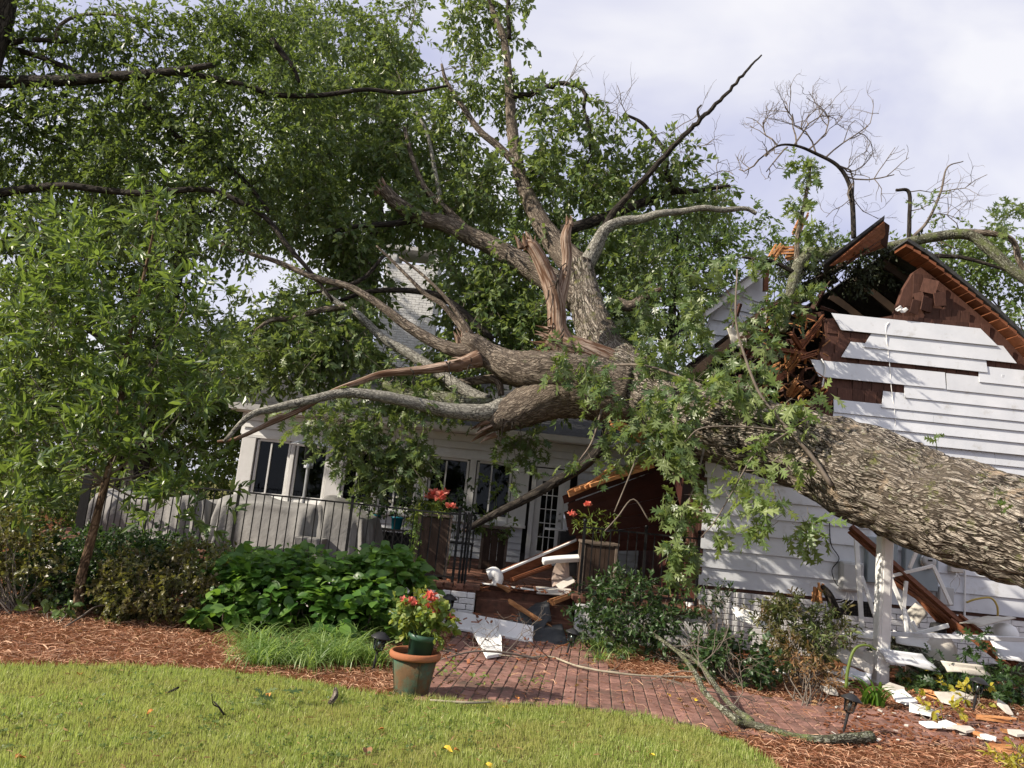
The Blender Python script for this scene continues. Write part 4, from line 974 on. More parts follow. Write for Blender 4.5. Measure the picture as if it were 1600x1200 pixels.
# bare dead bough standing against the sky
b0 = at(1334, 372, 12.2)
dead = thing('dead_bough', 'bare leafless bough with fine fan of twigs standing above the torn roof', 'branch', b0)
m = MB(); pts = [(1334, 372, 12.2, 4.2), (1332, 320, 12.2, 4), (1326, 285, 12.2, 3.6), (1308, 258, 12.2, 3.2), (1275, 240, 12.2, 2.8), (1245, 228, 12.2, 2.2), (1215, 228, 12.2, 1.8), (1185, 250, 12.2, 1.2)]
P, rr = spline(*pxpath(pts), 5); m.tube(P, rr, 7); part('stem', m, 'darklimb', dead, True)
m = MB()
for u, v, du, dv, L, dep in ((1315, 265, .5, .75, .75, 3), (1308, 258, .9, .45, 1.0, 3), (1275, 240, -.1, 1, .85, 3), (1245, 228, -.3, .9, .8, 3), (1240, 228, .15, 1, .95, 3), (1215, 228, -.7, .6, .6, 3), (1200, 240, -.9, -.2, .45, 2), (1262, 235, .4, 1, .9, 3), (1230, 230, -.6, -.6, .6, 2), (1320, 275, 1, .1, .8, 2), (1185, 250, -.6, -.6, .5, 2), (1330, 320, -.6, .5, .4, 1), (1290, 246, .7, .9, 1.0, 3)):
    grow(m, at(u, v, 12.2), unit(np.array([du, rng.normal(0, .25), dv])), L, .016, dep, .5, .25)
part('twigs', m, 'twig', dead, kind='stuff')
# bare twigs round the fallen crown against the sky
m = MB()
for u, v, du, dv in ((880, 135, .2, 1), (915, 190, .7, .3), (960, 215, .5, .8), (1000, 225, .9, .3), (1030, 240, .6, .9), (1070, 250, 1, .5), (1100, 280, 1, .4), (985, 190, -.4, 1), (940, 180, .5, .5), (1120, 300, .6, 1), (870, 200, .8, -.5), (1045, 215, .3, 1), (640, 50, .3, 1), (660, 120, .6, .4)):
    grow(m, at(u, v, 13), unit(np.array([du, 0.1, dv])), .7, .010, 2, .6, .1)
part('twigs', m, 'twig', oak, kind='stuff')
P, rr = spline(*pxpath([(1060, 300, 13.2, 5), (1042, 275, 13.1, 4.5), (1040, 240, 13, 4), (1015, 205, 13, 3.5), (1000, 190, 13, 3), (975, 178, 13, 2)]), 5)
part('limb', MB().tube(P, rr, 7), 'darklimb', oak, True)

# the mossy limb lying over the ridge, arching to the right
lb = at(1400, 385, 11.6)
ml = thing('mossy_limb', 'mossy grey limb arching over the roof ridge towards the right', 'branch', lb)
def limb_of(root, pts, mat, n=10, seg=7, name='branch', disp=None):
    P, rr = spline(*pxpath(pts), seg); m = MB(); m.tube(P, rr, n, jit=.02, disp=disp); part(name, m, mat, root, True); return P
nd = [limb_of(ml, [(1255, 395, 11.8, 10), (1320, 395, 11.7, 10), (1390, 386, 11.6, 10), (1450, 372, 11.5, 9.5), (1510, 366, 11.4, 10), (1545, 388, 11.3, 10), (1580, 420, 11.2, 9), (1620, 452, 11.1, 9), (1720, 560, 11, 8)], 'moss', 16, disp=D2),
      limb_of(ml, [(1508, 364, 11.4, 7), (1550, 365, 11.3, 5), (1582, 376, 11.2, 4.5), (1592, 405, 11.2, 5), (1604, 430, 11.2, 4)], 'limb', 9),
      limb_of(ml, [(1395, 402, 11.6, 4), (1450, 400, 11.5, 4), (1500, 402, 11.4, 3.5), (1540, 412, 11.3, 3), (1580, 425, 11.2, 2)], 'darklimb', 7),
      limb_of(ml, [(1420, 378, 11.6, 3.5), (1421, 340, 11.6, 3.2), (1420, 300, 11.6, 3), (1400, 297, 11.6, 2.5)], 'darklimb', 6),
      limb_of(ml, [(1425, 372, 11.6, 3), (1450, 345, 11.6, 2.5), (1470, 300, 11.6, 2), (1480, 262, 11.6, 1.3), (1505, 252, 11.6, .8)], 'twig', 5)]
m = MB()
for u, v, du, dv in ((1420, 300, .9, .3), (1421, 330, .7, .2), (1455, 335, .9, .2), (1470, 300, .9, .1), (1440, 365, 1, .4), (1500, 365, -.4, 1)):
    grow(m, at(u, v, 11.6), unit(np.array([du, 0, dv])), .7, .009, 2, .5, .1)
part('twigs', m, 'twig', ml, kind='stuff')
mb = MB(); C, O = clusters(pxE([(1455, 310, 11.5, 18, 14, 3), (1570, 345, 11.3, 35, 25, 8), (1595, 320, 11.3, 25, 20, 6), (1545, 350, 11.4, 20, 14, 3)], .25), .2); o, d, ln = sprays(C, O, 3, .2, .04, .4, .3)
spray_leaves(mb, o, d, ln, 4, 'oak', .12); part('foliage', mb, 'oakleaf', ml, kind='stuff')
# mossy stump hanging down in the hole
hb = thing('hanging_stub', 'short lichen covered branch stub hanging down in front of the dark hole', 'branch', at(1222, 518, 10.7))
limb_of(hb, [(1262, 396, 10.8, 8), (1248, 412, 10.8, 10), (1238, 445, 10.75, 9.5), (1230, 485, 10.7, 9), (1222, 519, 10.7, 7.5)], 'moss', 14, disp=D2, name='stub')
limb_of(hb, [(1245, 410, 10.8, 5), (1246, 370, 10.8, 4), (1254, 330, 10.8, 3.5), (1262, 290, 10.8, 2.6), (1268, 250, 10.8, 1.6)], 'limb', 7)
limb_of(hb, [(1240, 425, 10.75, 4), (1205, 408, 10.7, 3), (1160, 402, 10.6, 2)], 'darklimb', 6)
mb = MB(); C, O = clusters(pxE([(1272, 262, 10.7, 22, 18, 6, .2), (1252, 322, 10.7, 20, 14, 4, .2), (1278, 372, 10.7, 25, 22, 7, .2), (1215, 505, 10.4, 40, 40, 9, .3), (1250, 470, 10.5, 30, 20, 5, .2), (1195, 470, 10.4, 30, 40, 7, .2)], .2), .2); o, d, ln = sprays(C, O, 3, .2, .04, .4, .4)
spray_leaves(mb, o, d, ln, 5, 'oak', .16); part('foliage', mb, 'oakleaf', hb, kind='stuff')
# dark torn crown lodged in the hole
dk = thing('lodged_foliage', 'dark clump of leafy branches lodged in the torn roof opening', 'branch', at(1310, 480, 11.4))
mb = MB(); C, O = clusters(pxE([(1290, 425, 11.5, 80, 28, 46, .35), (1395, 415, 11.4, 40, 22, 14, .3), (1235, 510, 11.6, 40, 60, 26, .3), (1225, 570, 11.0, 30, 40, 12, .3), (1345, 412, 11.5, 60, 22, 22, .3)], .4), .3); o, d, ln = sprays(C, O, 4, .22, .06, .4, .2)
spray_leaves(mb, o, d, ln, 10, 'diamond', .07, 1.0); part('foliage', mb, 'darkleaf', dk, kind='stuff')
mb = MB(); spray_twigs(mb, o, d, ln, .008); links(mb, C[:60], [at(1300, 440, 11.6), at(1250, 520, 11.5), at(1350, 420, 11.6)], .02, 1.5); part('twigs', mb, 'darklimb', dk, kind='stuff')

# ================================================================== STANDING TREES
def tree(name, label, base, H, lean, rt, crown, mat, size, k=5, L=10, ln=.5, group='trees standing round the house', boughs=9, bark='darklimb', spread=.2, kindl='diamond', wid=1.0):
    """trunk with boughs reaching into the crown's ellipsoids; leaves along sprays in clumps"""
    t = thing(name, label, 'tree', (base[0], base[1], 0), group)
    top = np.array([base[0] + lean[0], base[1] + lean[1], H])
    P, rr = spline([np.array([base[0], base[1], -.1]), np.array([base[0] + lean[0] * .2, base[1] + lean[1] * .2, H * .35]), np.array([base[0] + lean[0] * .6, base[1] + lean[1] * .6, H * .7]), top], [rt * 1.15, rt * .85, rt * .55, rt * .15], 10)
    m = MB(); m.tube(P, rr, 14, jit=.03); part('trunk', m, bark, t, True)
    C, O = clusters([(c, r, int(n * 1.3)) for c, r, n in crown], .35); nodes = [P[8:]]
    for c, r, n in sorted(crown, key=lambda e: -e[2])[:boughs]:
        i = min(len(P) - 1, max(5, int(np.argmin(np.linalg.norm(P - (np.array(c) - (0, 0, r[2] * .8)), axis=1)))))
        mid = (P[i] + c) / 2 + rng.standard_normal(3) * .25 + np.array([0, 0, .2])
        Q, qr = spline([P[i], mid, np.array(c), np.array(c) + rng.standard_normal(3) * np.array(r) * .5], [rr[i] * .55, rr[i] * .35, rr[i] * .2, .012], 6)
        m = MB(); m.tube(Q, qr, 8, jit=.03); part('bough', m, bark, t, True); nodes.append(Q)
    o, d, l = sprays(C, O, k, ln, spread, .5, .25)
    mb = MB(); spray_leaves(mb, o, d, l, L, kindl, size, wid, droop=.2); part('crown', mb, mat, t, kind='stuff')
    tw = MB(); spray_twigs(tw, o, d, l, .006); links(tw, C, np.vstack(nodes), .02, 3.0); part('twigs', tw, 'darklimb', t, kind='stuff')
    return t
def bx(u, v, Y): p = at(u, v, Y); return (p[0], p[1])

tree('broadleaf_tree', 'tall dense tree at far left whose dark trunk rises behind the patio', bx(236, 600, 18), 10.5, (.3, 0), .24, pxE([(60, 480, 19, 110, 110, 50), (160, 420, 18.5, 110, 90, 55), (330, 330, 18, 110, 90, 50), (230, 250, 18, 150, 100, 75), (90, 300, 18.5, 130, 100, 60), (250, 440, 18, 50, 80, 16), (300, 560, 18, 90, 90, 34), (60, 640, 19, 110, 90, 46), (180, 600, 18.5, 90, 90, 30)], 1.4), 'treeleaf', .16, ln=.6)
tree('broadleaf_tree', 'bright green tree standing behind left end of the patio railing', bx(40, 700, 24), 9, (0, 0), .2, pxE([(20, 560, 24, 120, 120, 40), (130, 680, 23, 120, 70, 36), (280, 700, 22, 110, 70, 34), (20, 740, 23, 90, 60, 24)], 1.6), 'sunleaf', .2, ln=.6, bark='limb')
tree('broadleaf_tree', 'yellowish green tree left of the chimney behind the fallen crown', bx(470, 640, 23), 7.4, (.1, 0), .18, pxE([(450, 560, 23, 90, 80, 44), (540, 520, 23, 60, 90, 36), (480, 460, 23.5, 60, 40, 14), (390, 620, 22.5, 60, 50, 20), (560, 600, 22, 60, 45, 18), (510, 420, 24, 50, 45, 12)], 1.3), 'sunleaf', .16, ln=.55, bark='limb')
tree('tall_oak', 'very tall dark green oak filling the sky left of the bare upright limb', bx(560, 640, 26), 18, (-.6, 0), .36, pxE([(450, 210, 25, 120, 100, 60), (580, 300, 25, 110, 100, 60), (540, 110, 25.5, 130, 90, 60), (380, 80, 26, 110, 90, 42), (640, 190, 25.5, 60, 100, 30), (480, 20, 26, 130, 60, 36), (670, 330, 25, 70, 70, 26), (640, 30, 26, 40, 60, 12), (430, 310, 25, 70, 60, 22)], 1.8), 'treeleaf', .2, ln=.75)
tree('broadleaf_tree', 'rounded tree between the chimney and the fallen trunk', bx(800, 640, 25), 10, (0, 0), .25, pxE([(760, 380, 25, 90, 80, 44), (850, 400, 25, 80, 90, 44), (730, 460, 24.5, 60, 80, 30), (830, 510, 24, 90, 60, 34), (760, 300, 25.5, 60, 40, 16), (720, 560, 24, 70, 40, 22), (860, 300, 25.5, 60, 60, 20)], 1.5), 'farleaf', .19, ln=.65)
tree('broadleaf_tree', 'dense rounded tree behind the grey horizontal limb right of centre', bx(1040, 640, 23), 10.4, (0, 0), .26, pxE([(1000, 390, 23, 90, 80, 54), (1100, 400, 23, 80, 70, 48), (1050, 340, 23.5, 110, 45, 38), (950, 340, 23.5, 60, 60, 26), (1050, 480, 22.5, 110, 60, 46), (1150, 440, 22.5, 50, 60, 26), (980, 500, 22.5, 60, 50, 20), (1170, 360, 23.5, 30, 30, 6), (930, 280, 24, 40, 30, 8)], 1.4), 'farleaf', .165, ln=.55)
tree('broadleaf_tree', 'leafy tree rising beyond the right slope of the torn roof', bx(1560, 640, 23), 9.2, (0, 0), .24, pxE([(1480, 410, 23, 60, 50, 26), (1560, 420, 23, 60, 55, 30), (1640, 440, 23, 60, 70, 24), (1440, 400, 23.5, 35, 30, 10), (1590, 500, 22.5, 60, 50, 20), (1530, 390, 23.5, 40, 25, 8), (1650, 540, 22.5, 50, 60, 12)], 1.3), 'sunleaf', .15, ln=.5, bark='limb')
tree('broadleaf_tree', 'low tree peeping out left of the white dormer fragment', bx(1205, 640, 26), 9, (0, 0), .2, pxE([(1210, 400, 26, 40, 40, 10), (1240, 400, 26, 50, 36, 10), (1310, 400, 26, 60, 30, 10)], 1.0), 'farleaf', .16, ln=.5)

# tree beside the left edge of the photograph, reaching over with long dark boughs
ov = thing('overhanging_tree', 'near tree at left edge with long dark boughs stretching across the upper left', 'tree', (-9.6, 12.0, 0), 'trees standing round the house')
m = MB(); P, rr = spline([(-9.6, 12, -.1), (-9.5, 12, 3), (-9.3, 11.9, 6.5), (-9.0, 11.8, 10)], [.42, .34, .28, .14], 8); m.tube(P, rr, 18, jit=.03); part('trunk', m, 'darklimb', ov, True)
ovn = []
def ovl(pts, n=10, mat='darklimb'): ovn.append(limb_of(ov, pts, mat, n, 7, 'bough'))
ovl([(-140, 150, 12, 13), (-60, 133, 12, 12), (0, 128, 12, 10.5), (100, 126, 11.9, 9.5), (200, 118, 11.8, 8.5), (270, 112, 11.7, 7), (335, 101, 11.6, 4.5)], 12)
ovl([(280, 114, 11.7, 5.5), (330, 122, 11.8, 5), (385, 134, 11.9, 4.8), (430, 148, 12, 4.5), (500, 149, 12.1, 4), (570, 140, 12.2, 3.5), (630, 145, 12.3, 3.2), (700, 134, 12.4, 2)], 8)
ovl([(-140, 320, 12, 11), (-40, 308, 12, 8), (30, 297, 12, 7), (100, 290, 11.9, 6), (160, 297, 11.9, 5.6), (230, 302, 11.8, 5.4), (320, 296, 11.8, 4.5), (380, 318, 11.7, 4.5), (420, 345, 11.7, 4.5), (450, 385, 11.7, 4), (485, 425, 11.7, 3.5), (520, 470, 11.7, 2.5)], 9)
ovl([(185, 130, 12, 4), (225, 160, 12.1, 4.5), (275, 212, 12.2, 4.5), (330, 245, 12.2, 4), (380, 280, 12.2, 3.6), (420, 330, 12.2, 3)], 7)
ovl([(-100, 40, 12, 6), (0, 66, 12, 5), (50, 62, 12, 4.5), (105, 66, 12, 3.5)], 7)
ovl([(88, 60, 12, 3), (92, 42, 12, 3), (120, 25, 12, 2.8), (170, 22, 12, 2.6), (205, 32, 12, 2.2), (235, 58, 12, 1.5)], 6, 'limb')
ovl([(-60, 60, 12.3, 5), (40, 82, 12.3, 5), (90, 100, 12.3, 4.5), (128, 116, 12.2, 4)], 7)
ovl([(-60, 150, 12.5, 5), (0, 165, 12.5, 4.5), (60, 205, 12.6, 4), (120, 240, 12.6, 3)], 7)
ovl([(425, 62, 12.4, 6), (440, 82, 12.4, 5), (458, 105, 12.4, 4), (468, 130, 12.4, 3)], 7)
mb = MB(); tw = MB()
C, O = clusters(pxE([(*q[:5], int(q[5] * 1.3)) for q in [(60, 60, 12.5, 120, 70, 54), (210, 70, 12.3, 100, 60, 42), (330, 60, 12.5, 90, 60, 34), (120, 170, 12.4, 140, 50, 46), (300, 170, 12.2, 120, 50, 40), (40, 240, 12.5, 100, 60, 36), (200, 250, 12.3, 120, 50, 38), (360, 240, 12.2, 90, 60, 30), (430, 140, 12.4, 70, 70, 24), (60, 350, 12.3, 110, 50, 34), (220, 350, 12.2, 110, 40, 24), (-80, 180, 12.5, 80, 150, 40), (370, 350, 12, 60, 40, 12), (420, 30, 12.6, 90, 50, 26), (20, 430, 12.5, 70, 60, 18), (470, 240, 12.4, 50, 60, 14)]], .9), .25)
o, d, l = sprays(C, O, 5, .36, .14, .4, .25); spray_leaves(mb, o, d, l, 11, 'diamond', .105, .9, droop=.2); part('crown', mb, 'treeleaf', ov, kind='stuff')
spray_twigs(tw, o, d, l, .004); links(tw, C, np.vstack(ovn), .012, 2.0); part('twigs', tw, 'darklimb', ov, kind='stuff')

# young tree in the bed, narrow shiny leaves in whorls
yb = gz(121, 963)
yt = thing('young_tree', 'slender young tree with narrow shiny leaves in the straw bed at left', 'tree', (yb[0], yb[1], 0))
ynodes = []
P, rr = spline(*pxpath([(120, 970, 8.4, 8), (127, 905, 8.4, 7), (143, 840, 8.4, 6.5), (160, 772, 8.45, 5.5), (175, 710, 8.5, 4.6), (187, 640, 8.5, 4.2), (200, 540, 8.55, 3.5), (225, 430, 8.6, 2.5), (247, 330, 8.6, 1.2)]), 7)
m = MB(); m.tube(P, rr, 12, jit=.03); part('trunk', m, 'brownbark', yt, True); ynodes.append(P)
yl = [(30, 560), (60, 470), (110, 420), (150, 400), (90, 640), (30, 680), (40, 760), (130, 560), (290, 480), (320, 600), (300, 690), (270, 770), (330, 530), (210, 620), (250, 400), (180, 700), (100, 720), (10, 620), (270, 560)]
for i, (u, v) in enumerate(yl):
    j = int(len(P) * np.clip((960 - (v + 90)) / 640, .42, .93)); a = P[j]; c = at(u, v, 8.5 + rng.normal(0, .5))
    Q, qr = spline([a, (a + c) / 2 + np.array([0, 0, -.12]), c], [rr[j] * .4, rr[j] * .28, .004], 6); m = MB(); m.tube(Q, qr, 6); part('branch', m, 'twig', yt, True); ynodes.append(Q)
C, O = clusters(pxE([(q[0], q[1], q[2], q[3], q[4], max(4, int(q[5] * .8)), q[6]) for q in [(70, 540, 8.5, 120, 110, 38, .8), (150, 440, 8.5, 130, 100, 38, .8), (270, 500, 8.5, 90, 130, 34, .8), (60, 670, 8.5, 120, 60, 26, .7), (210, 620, 8.5, 130, 70, 34, .8), (310, 640, 8.5, 70, 80, 18, .5), (50, 755, 8.3, 100, 50, 18, .5), (190, 720, 8.3, 120, 50, 22, .5), (275, 790, 8.3, 45, 55, 11, .3), (245, 350, 8.6, 45, 80, 9, .4), (110, 360, 8.7, 80, 50, 10, .4), (10, 480, 8.6, 70, 90, 18, .6)]], .6), .1)
o, d, l = sprays(C, O, 3, .2, .1, .4, -.5)
mb = MB(); spray_leaves(mb, o, d, l, 11, 'lance', .15, 1.1, up=.7, droop=.1, spread=1.1); part('crown', mb, 'lanceleaf', yt, kind='stuff')
tw = MB(); spray_twigs(tw, o, d, l, .003, 0); links(tw, C, np.vstack(ynodes), .006, 1.2); part('twigs', tw, 'twig', yt, kind='stuff')

# ================================================================== SHRUBS AND FLOWER BEDS
def shrub(name, label, cat, base, crown, kindl, mat, size, k, L, ln, wid=1.0, group=None, up=.8, out=.6, droop=0.1, spread=.06, stems=7, shell=.6, dr=.1, bark='twig'):
    t = thing(name, label, cat, (base[0], base[1], 0), group)
    C, O = clusters(crown, shell); C[:, 2] = np.maximum(C[:, 2], .07)
    o, d, l = sprays(C, O, k, ln, spread, out, droop)
    mb = MB(); spray_leaves(mb, o, d, l, L, kindl, size, wid, up=up, droop=dr); part('foliage', mb, mat, t, kind='stuff')
    tw = MB(); spray_twigs(tw, o, d, l, .003, 0)
    for c in C[rng.choice(len(C), min(len(C), stems * 6), False)]:
        b = np.array([base[0] + rng.normal(0, .06), base[1] + rng.normal(0, .06), 0]); Q, qr = spline([b, (b + c) / 2 + rng.standard_normal(3) * .05, c], [.007, .005, .002], 4); tw.tube(Q, qr, 4, cap=False)
    part('stems', tw, bark, t, kind='stuff')
    return t
ag = 'azaleas along the foot of the patio'
def low(u, v, Y, ru, rv, n, dr): return pxE([(u, v, Y, ru, rv, n, dr)])
shrub('azalea', 'yellowish azalea at far left edge below the curved patio end', 'shrub', gz(20, 960), pxE([(20, 890, 8.6, 75, 70, 90, .5), (-50, 900, 8.6, 60, 70, 50, .5), (10, 840, 9.2, 60, 40, 30, .4)]), 'ovate', 'azalea', .05, 4, 9, .14, group=ag)
shrub('azalea', 'dark azalea directly behind the young tree stem', 'shrub', gz(165, 945), pxE([(130, 895, 9.3, 80, 55, 150, .45), (200, 890, 9.2, 70, 45, 100, .4), (60, 880, 9.8, 60, 40, 60, .3), (110, 930, 8.8, 70, 30, 40, .3)]), 'ovate', 'nandina', .05, 4, 9, .13, group=ag)
shrub('azalea', 'bronze tinted azalea mound between the young tree and the hydrangeas', 'shrub', gz(260, 965), pxE([(255, 915, 8.7, 90, 50, 150, .5), (310, 890, 9.1, 55, 35, 50, .4), (200, 930, 8.5, 40, 30, 36, .3)]), 'ovate', 'azalea', .05, 4, 9, .13, group=ag)
shrub('azalea', 'low azalea under the railing left of the hydrangeas', 'shrub', gz(230, 925), pxE([(200, 855, 9.9, 90, 22, 60, .3), (300, 868, 9.9, 70, 22, 50, .3)]), 'ovate', 'nandina', .05, 4, 8, .12, group=ag)
shrub('ground_plant', 'small broad leaved plant at the foot of the young tree', 'plant', gz(85, 975), pxE([(85, 965, 8.2, 26, 16, 9, .15)]), 'ovate', 'lanceleaf', .09, 2, 4, .1)

hy = thing('hydrangea_bed', 'broad mass of large leaved green hydrangeas in front of the railing', 'plant', gz(500, 985))
C, O = clusters(pxE([(480, 935, 8.9, 150, 62, 150, .55), (400, 925, 8.9, 80, 55, 70, .4), (600, 920, 9.2, 75, 55, 75, .45), (350, 960, 8.4, 42, 34, 26, .3), (540, 960, 8.6, 120, 45, 60, .4), (600, 890, 9.4, 60, 30, 40, .3), (480, 895, 9.5, 150, 32, 110, .35), (390, 900, 9.4, 60, 30, 40, .3), (450, 940, 8.8, 120, 60, 60, .5)], .5), .7)
k = C[:, 2] > .08; C, O = C[k], O[k]; n = len(C); rep = 9
Pp = np.repeat(C, rep, 0) + rng.standard_normal((n * rep, 3)) * .05; O2 = np.repeat(O, rep, 0)
Dd = unit(rng.standard_normal((n * rep, 3)) * np.array([1, 1, .35]) + O2 * .6 + np.array([0, -.15, -.3])); Nn = rng.standard_normal((n * rep, 3)) * .3 + np.array([0, -.35, .9]) + O2 * .2
Sz = .135 * (.6 + .75 * rng.random(n * rep)); kk = np.argsort(Pp[:, 1] - Pp[:, 2] * .6); one, restk = kk[:300], kk[300:]
T = MB(); T.add(*LEAF['ovate']); lme = mesh_of('hydrangea leaf', T, 'hydrangea_one', (0, 0, 0), True)
def leaf_objects(par, me, P, D, Nr, S):
    D = unit(D); W_ = unit(np.cross(Nr, D)); N_ = np.cross(D, W_); pl = wloc(par)
    for i in range(len(P)):
        ob = bpy.data.objects.new('leaf', me); col.objects.link(ob); ob.parent = par; ob.location = tuple(P[i] - pl)
        ob.rotation_euler = Matrix([[D[i][r], W_[i][r], N_[i][r]] for r in range(3)]).to_euler(); ob.scale = (S[i],) * 3
leaf_objects(hy, lme, Pp[one], Dd[one], Nn[one], Sz[one])
mb = MB(); put_leaves(mb, 'ovate', Pp[restk], Dd[restk], Nn[restk], Sz[restk]); part('leaf', mb, 'hydrangea', hy, True, kind='stuff')
tw = MB()
for c in C[::3]:
    Q, qr = spline([np.array([c[0] + rng.normal(0, .1), c[1] + .1, 0]), np.array([c[0], c[1] + .05, c[2] * .5]), c], [.008, .007, .005], 3); tw.tube(Q, qr, 4, cap=False)
part('stems', tw, 'twig', hy, kind='stuff')

def strap_clump(label, spots, n, h, mat='liriope', group='strap grass clumps edging the beds', w=.0135, name='strap_grass'):
    c = np.mean(np.array([s[:2] for s in spots]), 0)
    mb = MB(); Pc, Az, H = [], [], []
    for x, y in spots:
        n_ = n; n = int(n_ * .62); a = rng.uniform(0, 2 * np.pi, n); q = np.abs(rng.normal(0, .07, n)); Pc.append(np.stack([x + np.cos(a) * q, y + np.sin(a) * q, np.zeros(n)], 1)); Az.append(a + rng.normal(0, .5, n)); H.append(h * rng.uniform(.6, 1.25, n)); n = n_
    P = np.vstack(Pc); blades(mb, P, np.concatenate(Az), np.concatenate(H), np.full(len(P), w), rng.uniform(1.6, 3.6, len(P)), 8)
    o = single(name, mb, mat, label, 'ornamental grass', group, kind=None) if False else single(name, mb, mat, label, 'ornamental grass', group)
    return o
def scatter(u0, u1, v0, v1, n):
    s = []
    for i in range(n):
        p = gz(random.uniform(u0, u1), random.uniform(v0, v1)); s.append((p[0], p[1]))
    return s
strap_clump('sunlit clump of strap grass at the left end of the edging', scatter(385, 450, 1005, 1042, 9), 120, .40)
strap_clump('strap grass clump in the middle below the hydrangeas', scatter(450, 520, 1000, 1045, 9), 120, .40)
strap_clump('strap grass clump just left of the small path lamp by the pot', scatter(520, 590, 1000, 1045, 8), 120, .40)
strap_clump('shaded strap grass behind the lamp and under the hydrangeas', scatter(430, 600, 975, 1000, 12), 80, .40)
strap_clump('strap grass clump at foot of the right brick pier', scatter(925, 985, 1015, 1040, 6), 70, .3)
strap_clump('strap grass clump right of the leaning lamp beside the path', scatter(900, 945, 995, 1010, 4), 70, .3)

shrub('nandina', 'loose leafy shrub growing in front of the right hand planter', 'shrub', gz(985, 1010), pxE([(985, 940, 9.6, 62, 42, 36, .4), (925, 940, 9.8, 28, 28, 9, .3), (1030, 968, 9.5, 36, 36, 15, .3), (965, 985, 9.4, 55, 30, 22, .3)]), 'lance', 'nandina', .075, 4, 9, .16, 1.7)
shrub('nandina', 'small dark rounded bush right of the bare twigs by the brick path', 'shrub', gz(1150, 1070), pxE([(1150, 1035, 8.4, 45, 38, 55, .3), (1115, 1020, 8.6, 25, 25, 14, .2)]), 'ovate', 'nandina', .055, 4, 9, .1)
shrub('conifer_shrub', 'green and rust coloured bush crushed by white boards near the column', 'shrub', gz(1250, 1075), pxE([(1245, 970, 9.0, 48, 30, 40, .3), (1295, 985, 8.9, 32, 34, 24, .3), (1250, 1020, 8.8, 38, 34, 28, .25), (1208, 962, 9.0, 20, 18, 9, .2)]), 'lance', 'conifer', .065, 5, 10, .11, 1.1)
shrub('dead_shrub', 'withered brown bush spilling onto the path below the crushed bush', 'shrub', gz(1265, 1105), pxE([(1262, 1062, 8.4, 40, 24, 26, .2)]), 'lance', 'deadleaf', .06, 4, 8, .14, .8)
shrub('nandina', 'spindly shrub with bare stems against the white brick foundation', 'shrub', gz(1105, 1050), pxE([(1095, 945, 9.6, 30, 20, 7, .2), (1125, 930, 9.6, 25, 15, 4, .2), (1080, 985, 9.5, 30, 30, 14, .2), (1045, 1030, 9.2, 40, 22, 16, .2)]), 'lance', 'nandina', .07, 3, 7, .12, 1.4)
shrub('yellow_shrub', 'bright yellow green tuft in the lower right corner of the bed', 'shrub', gz(1600, 1205), pxE([(1598, 1190, 6.1, 26, 16, 10, .15)]), 'lance', 'yellowleaf', .07, 3, 7, .1, 1.2)
for lab, u, v, s in (('small yellow plant beside the white column foot', 1440, 1050, 1.0), ('yellow plant in the rubble right of the column', 1465, 1105, 1.1), ('yellow tuft near the last path lamp', 1522, 1085, .8)):
    q = gz(u, v + 25); shrub('yellow_plant', lab, 'plant', q, pxE([(u, v, q[1], 20 * s, 16 * s, 6, .1)]), 'ovate', 'yellowleaf', .06, 2, 6, .07, stems=3)
# fallen leafy bough heaped behind the column
hp_ = thing('fallen_bough', 'heap of fallen leafy bough covered in moss behind the white column', 'branch', gz(1450, 1070))
limb_of(hp_, [(1385, 1000, 9.5, 15), (1430, 1030, 9.4, 16), (1490, 1050, 9.3, 15), (1560, 1050, 9.2, 13), (1640, 1040, 9.1, 12)], 'moss', 14, disp=D2)
C, O = clusters(pxE([(1405, 1045, 9.2, 26, 12, 5, .15), (1475, 1062, 8.9, 46, 8, 12, .15), (1560, 1066, 8.8, 46, 10, 10, .15), (1605, 1098, 8.6, 34, 22, 10, .2), (1505, 1005, 9.0, 12, 12, 2, .1)], .3), .3); C[:, 2] = np.maximum(C[:, 2], .1); o, d, l = sprays(C, O, 3, .2, .05, .4, .2)
mb = MB(); spray_leaves(mb, o, d, l, 6, 'oak', .12); part('foliage', mb, 'nandina', hp_, kind='stuff')
# drooping broad strap leaves (crinum) by the lamp
cr = thing('strap_lily', 'dark green strap leaved lily flopped over by the lamp on the brick path', 'plant', gz(1365, 1110))
cb = gz(1365, 1105)
for i in range(22):
    a = rng.uniform(-.5, 3.6) + math.pi; L = rng.uniform(.3, .5); mb = MB()
    blades(mb, np.array([cb + np.array([rng.normal(0, .05), rng.normal(0, .04), .02])]), np.array([a]), np.array([L]), np.array([.05]), np.array([rng.uniform(1.3, 2.4)]), 7); part('leaf', mb, 'hydrangea', cr)
P, rr = spline(*pxpath([(1322, 1075, 7.9, 2.5), (1325, 1045, 7.9, 2.3), (1335, 1015, 7.9, 2.1), (1352, 1008, 7.9, 1.9), (1370, 1016, 7.9, 1.2)]), 6); part('stalk', MB().tube(P, rr, 6), 'geranium', cr, True)
